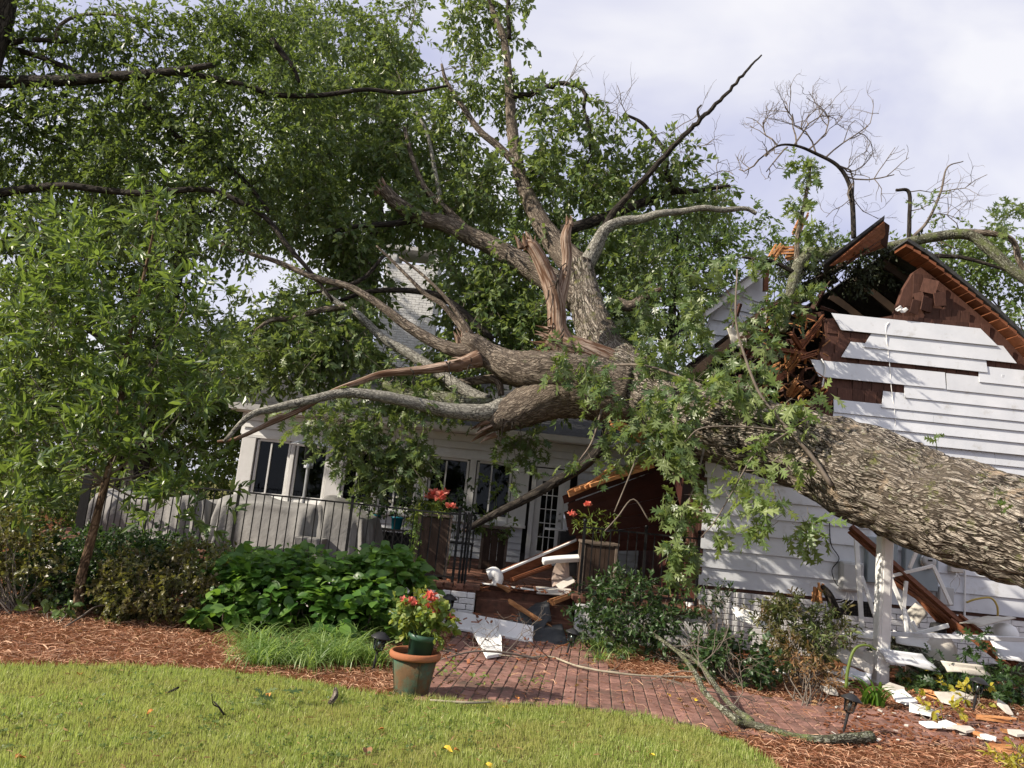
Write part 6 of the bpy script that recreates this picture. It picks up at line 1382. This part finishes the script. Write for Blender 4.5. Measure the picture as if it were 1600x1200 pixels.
# bluish white dormer fragment left of the hole
dm = thing('dormer_fragment', 'bluish white dormer corner with sloping trim seen left of the hole', 'dormer', at(1165, 530, 13.5))
m = MB(); m.prism([at(1112, 490, 13.5), at(1192, 428, 13.5), at(1197, 440, 13.5), at(1198, 540, 13.5), at(1090, 545, 13.5)], (0, .1, 0)); part('wall', m, 'siding', dm)
m = MB(); m.prism([at(1100, 482, 13.2), at(1192, 416, 13.2), at(1196, 428, 13.2), at(1104, 494, 13.2)], (0, .3, 0)); part('rake_trim', m, 'white', dm)
m = MB(); m.prism([at(1098, 480, 13.1), at(1194, 412, 13.1), at(1194, 415, 13.1), at(1099, 484, 13.1)], (0, 2.4, .02)); part('roof', m, 'asphalt', dm)
for k in range(5):
    a, b = at(1100 + 3 * k, 540 - 18 * k, 13.47), at(1197, 548 - 18 * k, 13.47)
    if k > 1: a = at(1112 + 24 * (k - 2) , 535 - 18 * k, 13.47)
    m = MB(); m.prism([a, b, b + (0, .02, .19), a + (0.1, .02, .19)], (0, .012, 0)); part('siding_board', m, 'siding', dm)
m = MB(); m.bar(at(1196, 455, 13.3), at(1197, 422, 13.3), .08, .08); part('broken_post', m, 'brownwood', dm)
# orange splinters and shreds along the break
mb = MB()
for i in range(90):
    u, v = rng.uniform(1185, 1296), rng.uniform(490, 640); a = at(u, v, rng.uniform(10.6, 11.2)); d = rand_dir(1)[0]; mb.bar(a, a + d * rng.uniform(.05, .25), rng.uniform(.01, .035), .012)
part('splinters', mb, 'splinter', None, kind='stuff')
mb = MB()
for i in range(75):
    u = rng.uniform(1150, 1290); v = rng.uniform(470, 630); a = at(u, v, rng.uniform(10.8, 11.6)); d = unit(rand_dir(1)[0] * (1, .6, 1) + (.2, 0, .2)); b = a + d * rng.uniform(.15, .5); w = rng.uniform(.012, .05); P = np.array([a, (a + b) / 2 + rng.normal(0, .015, 3), b]); mb.tube(P, [w, w * .8, w * .15], 4)
part('broken_laths', mb, 'shingle', None, kind='stuff')

# ================================================================== WHITE COLUMN, METERS AND DEBRIS IN FRONT OF THE HOUSE
cb = gz(1375, 1072); ct_ = at(1384, 815, cb[1])
t = thing('porch_column', 'white square porch column standing alone under the fallen trunk', 'column', cb)
W0 = .145; d_ = unit(ct_ - cb)
m = MB(); m.bar(cb + (0, 0, -.02), ct_, W0, W0, up=(0, 1, 0)); part('shaft', m, 'white', t, bevel=.012)
m = MB(); m.bar(cb, cb + d_ * .05, W0 + .03, W0 + .03, up=(0, 1, 0)); part('foot', m, 'white', t, bevel=.004)
m = MB(); m.bar(cb + d_ * .06 + (.0, -W0 / 2 - .004, 0), ct_ + (0, -W0 / 2 - .004, 0), W0 - .06, .01, up=(0, 1, 0)); part('face_board', m, 'white', t, bevel=.003)

def wallbox(name, label, u, v, w, h, d, mat, bev=.012): 
    p = hp(u, v); t = thing(name, label, 'utility box', (p[0], HY, p[2])); m = MB(); m.box((p[0], HY - .03 - d / 2, p[2]), (w, d, h)); part('case', m, mat, t, bevel=bev); return t, p
t, p = wallbox('cable_box', 'light grey cable box on the white boards left of the column', 1325, 900, .31, .40, .12, 'greybox', .02)
m = MB(); m.box((p[0], HY - .155, p[2]), (.27, .012, .34)); part('lid', m, 'greybox', t, bevel=.008)
m = MB(); m.box((p[0] + .12, HY - .165, p[2]), (.03, .015, .04)); part('latch', m, 'black', t)
P, rr = spline([hp(1294, 815, -.04), hp(1296, 850, -.05), hp(1308, 872, -.06), hp(1297, 890, -.06), hp(1304, 912, -.06), hp(1318, 920, -.08)], [.007] * 6, 6); part('wire', MB().tube(P, rr, 5), 'black', t, True)
for q in range(3):
    P, rr = spline([hp(1320, 920, -.1), hp(1312 + 8 * q, 935, -.12), hp(1300 + 9 * q, 938 + 3 * q, -.12)], [.006] * 3, 5); part('wire', MB().tube(P, rr, 4), 'white', t, True)
t, p = wallbox('breaker_panel', 'blue grey breaker panel half hidden behind the column', 1372, 875, .42, .62, .11, 'bluebox')
t, p = wallbox('meter_panel', 'blue grey electric meter panel right of the column', 1432, 885, .46, .62, .11, 'bluebox')
mx_ = hp(1439, 875); m = MB(); rx = Euler((R(90), 0, 0)).to_matrix(); m.lathe([(0, .0), (.10, 0), (.11, .02), (.11, .05), (.095, .055)], (mx_[0], HY - .14, mx_[2]), 24, rx); rg = part('meter_ring', m, 'steel', t, True)
m = MB(); m.lathe([(0, .075), (.06, .075), (.085, .06), (.09, .03)], (mx_[0], HY - .155, mx_[2]), 24, rx); part('dial', m, 'greybox', rg, True)
m = MB(); m.box((mx_[0], HY - .235, mx_[2] + .01), (.06, .006, .022)); part('display', m, 'black', rg)
t, p = wallbox('junction_box', 'small grey junction box right of the slanting beams', 1472, 930, .2, .24, .09, 'greybox', .01)
t, p = wallbox('outlet_box', 'weathered little box high under the trunk at right', 1488, 888, .18, .1, .09, 'insul', .01)
for dx in (-.03, .03): 
    P, rr = spline([(p[0], HY - .1, p[2] - .05), (p[0] + dx, HY - .12, p[2] - .12), (p[0] + dx * 2, HY - .06, p[2] - .22), (p[0], HY - .05, p[2] - .35)], [.005] * 4, 5); part('wire', MB().tube(P, rr, 4), 'white', t, True)
P, rr = spline([hp(1503, 940, -.1), hp(1515, 934, -.15), hp(1535, 932, -.18), hp(1545, 945, -.18), hp(1548, 965, -.15)], [.014] * 5, 7); single('hose', MB().tube(P, rr, 8), 'yellowhose', 'arched yellow hose on the white boards at right', 'hose', smooth=True)
plank('conduit', 'thin white conduit running down the boards beside the yellow hose', hp(1504, 890, -.06), hp(1503, 965, -.06), .022, .022, 'white', 'pipe', up=(0, 1, 0))
# brown beams
BM = [((1327, 823, 9.75), (1500, 975, 9.5), 'upper long red brown beam sloping down behind the column', .13), ((1392, 880, 9.9), (1492, 990, 9.6), 'lower red brown beam below the upper one', .12), ((1490, 965, 9.5), (1585, 1040, 9.0), 'wide lower end of the red brown beam near the white cylinder', .2), ((1395, 905, 9.85), (1450, 940, 9.7), 'short red brown block wedged between the two beams', .1), ((1440, 930, 9.7), (1500, 985, 9.5), 'thin split lath along the lower beam', .05)]
for a, b, lab, w in BM: plank('brown_beam', lab, at(*a), at(*b), w, .06, 'brownwood', 'beam', up=(.3, -1, .3), rag=.03, group='red brown beams behind the column')
TR = [((1338, 842, 10.2), (1347, 985, 10.0), 'tall white strip leaning left of the column', .06), ((1346, 900, 10.2), (1368, 965, 10.0), 'shorter white strip beside the tall one left of the column', .05), ((1432, 862, 9.6), (1421, 888, 9.6), 'short white strip in front of the meter', .045), ((1392, 900, 9.6), (1458, 884, 9.6), 'near level white strip under the meter', .04), ((1458, 884, 9.6), (1486, 945, 9.55), 'white strip dropping right from the level one', .045), ((1392, 905, 9.6), (1428, 990, 9.5), 'white strip sloping down right of the column', .05), ((1416, 908, 9.5), (1412, 950, 9.5), 'curved white strip upper piece right of the column', .045), ((1412, 950, 9.5), (1418, 992, 9.4), 'curved white strip lower piece right of the column', .045), ((1425, 970, 9.4), (1440, 1000, 9.4), 'little pinkish strip in the heap right of the column', .04), ((1432, 990, 9.3), (1482, 977, 9.3), 'white strip on the heap pointing to the beams', .05)]
for a, b, lab, w in TR: plank('trim_strip', lab, at(*a), at(*b), w, .025, 'white', 'trim', up=(0, 1, 0), group='white trim strips round the column')
plank('fallen_gutter', 'long white gutter lying level right of the column', at(1318, 987, 9.5), at(1660, 1002, 8.7), .05, .05, 'siding', 'gutter', up=(0, 1, 0))
plank('fallen_gutter', 'second white gutter edge under the level one left of the column', at(1312, 995, 9.5), at(1392, 998, 9.4), .06, .05, 'white', 'gutter', up=(0, 1, 0))
SL = [([(1142, 948, 9.9), (1214, 962, 9.8), (1222, 990, 9.6), (1152, 968, 9.8)], 'white slab leaning on the foundation left of the crushed bush', 'white'), ([(1312, 978, 9.4), (1366, 988, 9.3), (1368, 1000, 9.2), (1315, 994, 9.3)], 'white panel edge beside the crushed bush', 'white'), ([(1300, 1000, 9.2), (1364, 1040, 9.0), (1362, 1055, 8.9), (1302, 1030, 9.0)], 'sloping white panel low behind the crushed bush', 'insul'), ([(1318, 1010, 9.3), (1366, 1018, 9.2), (1364, 1050, 9.1), (1330, 1040, 9.2)], 'cream panel under the sloping white one', 'insul'), ([(1405, 965, 9.8), (1432, 940, 9.9), (1450, 958, 9.8), (1432, 980, 9.7)], 'cream torn sheet behind the white strips', 'insul'), ([(1500, 972, 9.3), (1560, 962, 9.4), (1588, 966, 9.3), (1530, 980, 9.1)], 'grey white panel lying on the beam ends', 'insul'),
      ([(1395, 985, 9.4), (1450, 995, 9.4), (1470, 1020, 9.3), (1400, 1005, 9.3)], 'bent white panel beneath the level gutter', 'white'), ([(1540, 990, 9.2), (1640, 1010, 9.0), (1640, 1040, 8.9), (1560, 1030, 9.0)], 'white panel sloping down at the right edge', 'siding'), ([(1235, 990, 9.3), (1300, 985, 9.3), (1305, 992, 9.2), (1240, 998, 9.2)], 'white strip panel poking out of the crushed bush', 'white'), ([(1372, 1010, 9.0), (1440, 1022, 8.95), (1470, 1048, 8.9), (1385, 1035, 8.95)], 'creased white siding sheet just right of the column foot', 'siding'), ([(1470, 1030, 8.9), (1535, 1040, 8.8), (1550, 1056, 8.8), (1480, 1050, 8.85)], 'pale board piece lying on the mossy bough', 'insul'), ([(1318, 1040, 8.9), (1362, 1052, 8.8), (1360, 1068, 8.75), (1310, 1056, 8.85)], 'low white board end left of the column foot', 'siding'), ([(1175, 1030, 8.9), (1235, 1052, 8.6), (1238, 1058, 8.6), (1178, 1036, 8.9)], 'thin white edge strip in the twigs left of the brown bush', 'white')]
for pts, lab, mt in SL: cloth([at(*q) for q in pts], mt, 'siding_sheet', lab, 'panel', thick=.012, bump=.02, n=8)
# pink white tank lid and white dome
q = at(1455, 1025, 9.55); t = thing('tank', 'pinkish white rounded tank lying behind the level gutter', 'tank', q)
m = MB(); m.lathe([(0, .28), (.12, .27), (.22, .22), (.27, .14), (.28, 0), (.28, -.3), (0, -.3)], q + (0, 0, .0), 24, Euler((R(12), R(-8), 0)).to_matrix()); part('shell', m, 'insul', t, True)
for k in range(3): 
    P, rr = spline([q + np.array([-.24 + .16 * k, -.17, .10]), q + np.array([-.2 + .16 * k, -.27, -.05]), q + np.array([-.19 + .16 * k, -.29, -.2])], [.006] * 3, 4); part('strap', MB().tube(P, rr, 4), 'twig', t)
q = at(1570, 1000, 9.35); t = thing('white_cylinder', 'white domed plastic cylinder near the right edge', 'cylinder', q); m = MB(); m.lathe([(0, .2), (.06, .19), (.11, .16), (.14, .1), (.145, .05), (.145, -.1), (0, -.1)], q, 24); part('shell', m, 'white', t, True); m = MB(); m.lathe([(.146, .03), (.152, .025), (.152, .005), (.146, 0)], q, 24); part('band', m, 'white', t, True)
q = at(1465, 985, 9.6); m = MB(); m.lathe([(0, .1), (.08, .08), (.1, 0), (.1, -.1), (0, -.1)], q, 16); single('dark_bucket', m, 'black', 'dark bucket in shadow under the brown beams', 'bucket', smooth=True)
q = at(1277, 925, 9.2); t = thing('torn_stump', 'torn orange branch end sticking up above the crushed bush', 'branch', q)
for i in range(9): a = q + np.array([rng.normal(0, .035), rng.normal(0, .03), -.12]); m = MB(); m.bar(a, a + np.array([rng.normal(-.02, .05), 0, rng.uniform(.12, .24)]), .03, .02); part('splinter', m, 'splinter', t)
m = MB(); P, rr = spline([at(1284, 915, 9.2), at(1295, 930, 9.2), at(1310, 965, 9.2)], [.03, .05, .06], 4); m.tube(P, rr, 8); part('bark', m, 'darklimb', t, True)
# chips of white board and orange wood strewn on the bricks
CH = [(1440, 1117, 55, 26, 'large white board chip lying before the last lamp'), (1412, 1100, 48, 22, 'white chip just right of the strap lily'), (1478, 1100, 30, 28, 'upright white box fragment near the last lamp'), (1400, 1085, 45, 16, 'long white chip behind the strap lily'), (1500, 1094, 60, 14, 'white strip behind the white box fragment'), (1455, 1138, 40, 12, 'flat white chip lowest before the lamp'), (1482, 1140, 34, 10, 'thin white chip right of the lowest one'), (1505, 1146, 40, 9, 'narrow white chip pointing right'), (1545, 1158, 30, 8, 'grey chip close to the front straw'), (1590, 1152, 36, 8, 'white chip at the right edge of the path'), (1310, 1072, 44, 12, 'white chip beside the withered bush'), (1296, 1085, 30, 14, 'small white chip left of the withered bush end'), (1570, 1115, 18, 26, 'bent white bracket near the right edge')]
for u, v, w, h, lab in CH:
    c = gz(u, v, .03); k = c[1] / F_PX; ww, hh = w * k * .85, min(h * k * 1.9, .24); a = rng.uniform(-.5, .5); m = MB(); n_ = 5
    poly = [(math.cos(2 * np.pi * (i + rng.uniform(-.25, .25)) / n_ + a) * ww / 2, math.sin(2 * np.pi * i / n_ + a) * hh / 2) for i in range(n_)]
    tl = rng.uniform(.0, .5); m.prism([(c[0] + x, c[1] + y, .035 + .02 * rng.random() + max(0, y * tl + .06 * tl)) for x, y in poly], (0, .004, .02)); single('board_chip', m, 'white' if rng.random() < .6 else 'insul', lab, 'debris', 'white chips strewn by the last lamp')
OC = [((1488, 1132), (1540, 1150), 'flat orange splinter before the chips'), ((1520, 1118), (1590, 1128), 'orange board at the right side of the rubble'), ((1580, 1050), (1640, 1040), 'orange wood piece at right edge under the bough'), ((1560, 1140), (1620, 1150), 'thin orange splinter at the right edge'), ((1425, 1075), (1470, 1090), 'orange lath between the yellow plants'), ((1530, 1075), (1575, 1100), 'rust coloured lath behind the last lamp'), ((1540, 1165), (1590, 1172), 'little red splinter on the front straw')]
for a, b, lab in OC: plank('wood_splinter', lab, gz(*a, .05), gz(*b, .06), .07, .03, 'splinter' if rng.random() < .6 else 'brownwood', 'splinter', rag=.2, group='orange splinters in the rubble')
mb = MB()
for i in range(900):
    u, v = rng.uniform(1290, 1620), rng.uniform(1060, 1165); p = gz(u, v, .025); mb.box(p, (rng.uniform(.01, .07), rng.uniform(.01, .03), .008), Euler((rng.normal(0, .3), rng.normal(0, .3), rng.uniform(0, 6))).to_matrix())
part('rubble', mb, 'brownwood', None, kind='stuff')
m = MB()
for i in range(170):     # small crumpled bits of siding, shingle and lath all over the heap
    u, v = rng.uniform(1290, 1600), rng.uniform(985, 1080); p = gz(u, max(v, 1030), 0.02); p = p + np.array([0, rng.uniform(0, .5), rng.uniform(.02, .3)])
    a = rng.uniform(.03, .14); b = rng.uniform(.015, .05); m.box(p, (a, b, .006), Euler((rng.normal(0, .7), rng.normal(0, .5), rng.uniform(0, 6))).to_matrix())
part('siding_bits', m, 'insul', None, kind='stuff')
m = MB()
for i in range(170):
    u = rng.uniform(690, 900); p = gz(u, rng.uniform(903, 935), FLOOR) if rng.random() < .55 else gz(rng.uniform(690, 900), rng.uniform(990, 1040), .03)
    if p[1] < 10.4 and p[2] > .3: p[2] = .2
    m.box(p + (0, 0, .02), (rng.uniform(.015, .12), rng.uniform(.008, .03), .01), Euler((rng.normal(0, .3), rng.normal(0, .3), rng.uniform(0, 6))).to_matrix())
part('wood_bits', m, 'brownwood', None, kind='stuff')
mb = MB()
for i in range(60):
    u, v = rng.uniform(1300, 1620), rng.uniform(1040, 1160); p = gz(u, v, .03); mb.box(p, (rng.uniform(.01, .06), rng.uniform(.01, .04), .006), Euler((rng.normal(0, .4), rng.normal(0, .4), rng.uniform(0, 6))).to_matrix())
part('white_rubble', mb, 'insul', None, kind='stuff')

# ================================================================== PATH LAMPS
def lamp(label, base, h, lean, az, proto=[None]):
    if proto[0] is None:
        t = thing('path_lamp', label, 'path lamp', (0, 0, 0), 'black solar path lamps'); m = MB(); m.lathe([(0, 0), (.008, .01), (.012, .1), (.012, .2), (.02, .205), (.02, .215), (0, .215)], (0, 0, -.03), 10); part('stake', m, 'black', t)
        m = MB(); m.lathe([(0, .185), (.036, .185), (.04, .2), (.055, .29), (.0, .29)], (0, 0, 0), 18); part('lens', m, 'clear', t, True)
        m = MB(); m.lathe([(0, .2), (.014, .2), (.014, .28), (0, .28)], (0, 0, 0), 10); part('bulb_holder', m, 'steel', t, True)
        m = MB()
        for k in range(6):
            a = k * np.pi / 3; m.bar((.041 * math.cos(a), .041 * math.sin(a), .195), (.057 * math.cos(a), .057 * math.sin(a), .29), .006, .006)
        part('cage', m, 'black', t)
        m = MB(); m.lathe([(0, .345), (.03, .34), (.05, .325), (.085, .3), (.088, .29), (.05, .288), (0, .29)], (0, 0, 0), 24); part('cap', m, 'black', t, True); proto[0] = t
    else: t = copy_tree(proto[0]); t['label'] = label
    t.location = tuple(base); s = h / .345; t.scale = (s, s, s); t.rotation_euler = (lean * math.sin(az), lean * math.cos(az), 0); return t
lamp('black path lamp beside the terracotta pot at its left', gz(582, 1050), .36, .12, 0)
lamp('black path lamp leaning by the right brick pier', gz(884, 1028), .33, .2, 0)
lamp('black path lamp in the shade before the left brick pier', (gz(696, 985)[0], 9.95, .02), .42, 0, 0)
lamp('black path lamp tilted beside the strap lily', gz(1317, 1147), .34, .22, 0)
lamp('black path lamp among the white chips at right', gz(1520, 1113), .36, .18, .3)

# ================================================================== POT WITH GERANIUM
pb_ = gz(642, 1084); t = thing('terracotta_pot', 'mossy terracotta pot with an orange rim on the path edge', 'plant pot', pb_)
c = pb_; m = MB(); m.lathe([(0, 0), (.135, 0), (.142, .02), (.185, .29), (.17, .29), (.16, .26), (0, .26)], c, 36); part('body', m, 'terracotta', t, True)
m = MB(); m.lathe([(.182, .285), (.208, .288), (.215, .305), (.213, .33), (.2, .343), (.186, .338), (.178, .31), (.176, .285)], c, 36); part('rim', m, 'rim', t, True)
m = MB(); m.lathe([(0, .29), (.178, .29)], c, 24); part('soil', m, 'soil', t)
for a in (R(200), R(290)): 
    m = MB(); m.bar(c + (.142 * math.cos(a), .142 * math.sin(a), .02), c + (.187 * math.cos(a), .187 * math.sin(a), .29), .012, .008); part('seam', m, 'terracotta', t)
g0 = c + np.array([.03, 0, .29]); gp = thing('green_pot', 'green plastic nursery pot standing inside the terracotta pot', 'plant pot', g0)
m = MB(); rt = Euler((0, R(5), 0)).to_matrix(); m.lathe([(0, -.05), (.088, -.05), (.112, .15), (.118, .15), (.118, .185), (.106, .185), (.1, .15), (0, .15)], g0, 28, rt); part('wall', m, 'greenpot', gp, True)
m = MB(); m.lathe([(.113, .145), (.122, .147), (.123, .19), (.117, .192), (.11, .19)], g0, 28, rt); part('rim', m, 'greenpot', gp, True)
Yp = c[1]
potted('geranium', 'coral flowering geranium in the green pot', g0 + np.array([.01, 0, .15]), pxE([(658, 960, Yp, 32, 15, 20, .12), (690, 975, Yp, 18, 22, 11, .1), (632, 962, Yp, 14, 14, 7, .08), (664, 950, Yp, 30, 12, 8, .1)]), 'ovate', 'geranium', .05, 3, 5, .075, 1.25,
       [at(631, 943, Yp), at(640, 942, Yp), at(647, 945, Yp), at(672, 930, Yp), at(676, 938, Yp), at(674, 948, Yp), at(680, 952, Yp), at(668, 936, Yp), at(704, 968, Yp), at(684, 958, Yp)], .055, .04)

# ================================================================== FALLEN BRANCHES AND LITTER ON THE GROUND
def ground_branch(label, paths, mat, leafy=None, name='fallen_branch', twigs=()):
    P0 = gz(paths[0][0][0], paths[0][0][1], .05); t = thing(name, label, 'branch', P0)
    for pts in paths:
        P = np.array([gz(u, v, z) for u, v, r, z in pts]); rr = np.array([r * p[1] / F_PX for (u, v, r, z), p in zip(pts, P)]); P, rr = spline(P, rr, 6); m = MB(); m.tube(P, rr, 9, jit=.03, disp=D2 if rr.max() > .015 else None); part('limb', m, mat, t, True)
    if twigs:
        m = MB()
        for u, v, z, az_, L in twigs: grow(m, gz(u, v, z), np.array([math.cos(az_), math.sin(az_) * .6, .25]), L, .006, 2, .5, -.02)
        part('twigs', m, 'twig', t, kind='stuff')
    return t
ground_branch('lichen covered fallen branch curving across the brick path to the straw', [[(1362, 1152, 9, .06), (1330, 1154, 9.5, .06), (1285, 1156, 8, .05), (1240, 1150, 6.5, .04), (1205, 1140, 7, .05), (1165, 1130, 8, .06), (1150, 1127, 8, .07)], [(1155, 1128, 7, .07), (1125, 1105, 6, .12), (1100, 1080, 6, .18), (1085, 1050, 5.5, .22), (1060, 1020, 5, .25), (1020, 990, 4, .3)], [(1175, 1128, 6, .06), (1140, 1100, 5.5, .12), (1110, 1060, 5, .2), (1090, 1035, 4.5, .25), (1050, 1010, 3, .3)]], 'moss', twigs=[(1100, 1080, .2, .3, .5), (1085, 1050, .25, 2, .5), (1060, 1020, .25, .8, .5), (1110, 1070, .2, 2.6, .45), (1125, 1105, .12, .2, .5), (1090, 1040, .25, 1.2, .6), (1050, 1010, .3, .4, .5)])
ground_branch('pale bare branch lying along the back edge of the brick path', [[(765, 1022, 1.5, .05), (820, 1027, 2, .05), (860, 1026, 2.5, .05), (900, 1040, 3, .05), (950, 1050, 3.5, .05), (1010, 1056, 3.5, .05), (1080, 1058, 3.5, .06), (1120, 1060, 3, .06)]], 'palebranch', twigs=[(830, 1027, .05, 3.4, .4), (800, 1024, .05, 2.5, .4), (900, 1040, .05, -.6, .4), (860, 1030, .05, 3.8, .5), (770, 1022, .05, 3.0, .4), (1010, 1056, .06, -.4, .4)])
ground_branch('thin twig with many side shoots lying over the white boards', [[(690, 1030, 1, .04), (740, 1018, 1.4, .1), (790, 1020, 1.6, .1), (840, 1030, 1.4, .04)]], 'twig', twigs=[(740, 1018, .1, .5, .4), (790, 1020, .1, -.8, .4), (720, 1022, .08, 3.5, .4), (810, 1024, .06, .3, .4)])
ground_branch('small dark twig sticking up from the lawn', [[(350, 1117, 1.6, .02), (342, 1105, 1.4, .07), (334, 1096, 1, .09)], [(342, 1105, 1, .07), (333, 1100, .8, .12), (331, 1085, .6, .2)]], 'darklimb')
ground_branch('short dark stick on the lawn left of the leafy sprig', [[(262, 1082, 1.5, .03), (272, 1078, 2, .04), (279, 1074, 1.6, .05)]], 'darklimb')
ground_branch('brown woody lump at the lawn edge left of the pot', [[(516, 1098, 5, .03), (523, 1088, 6, .05), (524, 1076, 4, .08)]], 'limb')
ground_branch('pale stick in the grass edge right of the pot', [[(672, 1094, 1.6, .03), (730, 1098, 2, .04), (765, 1097, 1.2, .03)]], 'palebranch')
ground_branch('thin grey twig propped at the foot of the young tree', [[(100, 980, 1, .03), (125, 965, 1.6, .06), (150, 948, 1.2, .14), (175, 945, .8, .18)]], 'twig')
def sprig(label, u, v, n, size, mat='hydrangea', spread=.12, cat='sprig', name='leafy_sprig', kindl='oak'):
    c = gz(u, v, .03); mb = MB(); P = c + np.stack([rng.normal(0, spread, n), rng.normal(0, spread * .8, n), rng.uniform(.01, .07, n)], 1); put_leaves(mb, kindl, P, rand_dir(n) * np.array([1, 1, .35]) + np.array([.1, 0, .1]), np.array([0, -.2, 1.0]) + rng.normal(0, .35, (n, 3)), rng.uniform(.6, 1.1, n) * size); t = single(name, mb, mat, label, cat) if False else thing(name, label, cat, c); part('leaves', mb, mat, t, kind='stuff')
sprig('dark green leafy sprig dropped on the lawn', 405, 1098, 12, .13, 'oakleaf'); sprig('light green leafy sprig lying on the brick path', 838, 1073, 16, .08, 'yellowleaf' if False else 'geranium', .09, kindl='lance'); sprig('tiny weed tuft between the bricks near the pot', 705, 1042, 14, .05, 'geranium', .06, kindl='ovate'); sprig('small grass tuft in a brick joint before the path bend', 820, 1068, 10, .06, 'sunleaf', .04, kindl='lance')
sprig('weeds growing in the joint right of the pot', 690, 1055, 26, .045, 'geranium', .13, kindl='ovate'); sprig('weeds in the brick joint at the middle of the path', 760, 1068, 20, .045, 'geranium', .10, kindl='ovate')
fmes = []
for k_, cs in enumerate((((.55, .36, .03), (.7, .5, .05)), ((.45, .16, .04), (.55, .24, .06)), ((.16, .08, .035), (.24, .13, .06)))):
    mb = MB(); V, Fs = LEAF['ovate']; V = V * np.array([1, 1.2, 1]); V[:, 2] += .35 * V[:, 1] ** 2 * 4 + .1 * np.sin(V[:, 0] * 7); mb.add(V, Fs)
    fmes.append(mesh_of('fallen leaf', mb, plain('fallen leaf %d' % k_, cs[0], cs[1], 40, .7, 0), (0, 0, 0), False))
FL = [(691, 1170, 0, .075, 'larger yellow fallen leaf low on the lawn right of centre'), (757, 1194, 0, .07, 'yellow fallen leaf nearest the lower edge of the lawn'), (786, 1105, 0, .06, 'yellow fallen leaf on the lawn beside the brick path'), (709, 1172, 1, .05, 'orange fallen leaf right beside the larger yellow leaf'), (125, 1054, 1, .06, 'orange fallen leaf near the straw edge at left'), (22, 1186, 1, .06, 'orange fallen leaf in the lower left corner of the lawn'), (240, 1110, 1, .045, 'orange fallen leaf in the middle of the left lawn'), (573, 1169, 2, .075, 'curled brown fallen leaf on the lawn below the pot'), (600, 1140, 1, .045, 'small rust fallen leaf on the lawn under the terracotta pot'), (1015, 1180, 0, .045, 'small yellow fallen leaf near the curved lawn tip'), (806, 1090, 1, .05, 'orange fallen leaf on the bricks at the lawn edge'), (1042, 1085, 0, .05, 'yellow fallen leaf on the bricks near the lichen branch'), (1090, 1094, 0, .045, 'yellow fallen leaf on the bricks under the lichen branch'), (420, 1083, 1, .05, 'orange fallen leaf above the green sprig on the lawn')]
for u, v, k_, sz, lab in FL:
    p = gz(u, v, .035); o = bpy.data.objects.new('fallen_leaf', fmes[k_]); col.objects.link(o); o.location = tuple(p); o.rotation_euler = (random.uniform(-.4, .4), random.uniform(-.4, .4), random.uniform(0, 6)); o.scale = (sz,) * 3
    o['label'] = lab; o['category'] = 'fallen leaf'; o['group'] = 'fallen leaves on lawn and path'
# two fresh oak sprouts growing from the trunk
for lab, u, v, Y in (('bright green oak sprout growing on top of the trunk', 1462, 686, 8.3), ('bright green oak leaf tuft on the trunk near the right edge', 1563, 786, 7.0)):
    c = at(u, v, Y); n = 7; mb = MB(); put_leaves(mb, 'oak', c + rng.normal(0, .03, (n, 3)), rand_dir(n) + np.array([0, -.3, .5]), rand_dir(n) + np.array([0, -1.0, .3]), rng.uniform(.07, .12, n)); q = at(u + 2, v + 18, Y + .1); mb.tube([q, (q + c) / 2, c], .004, 4); single('oak_sprout', mb, 'sunleaf', lab, 'sprout')
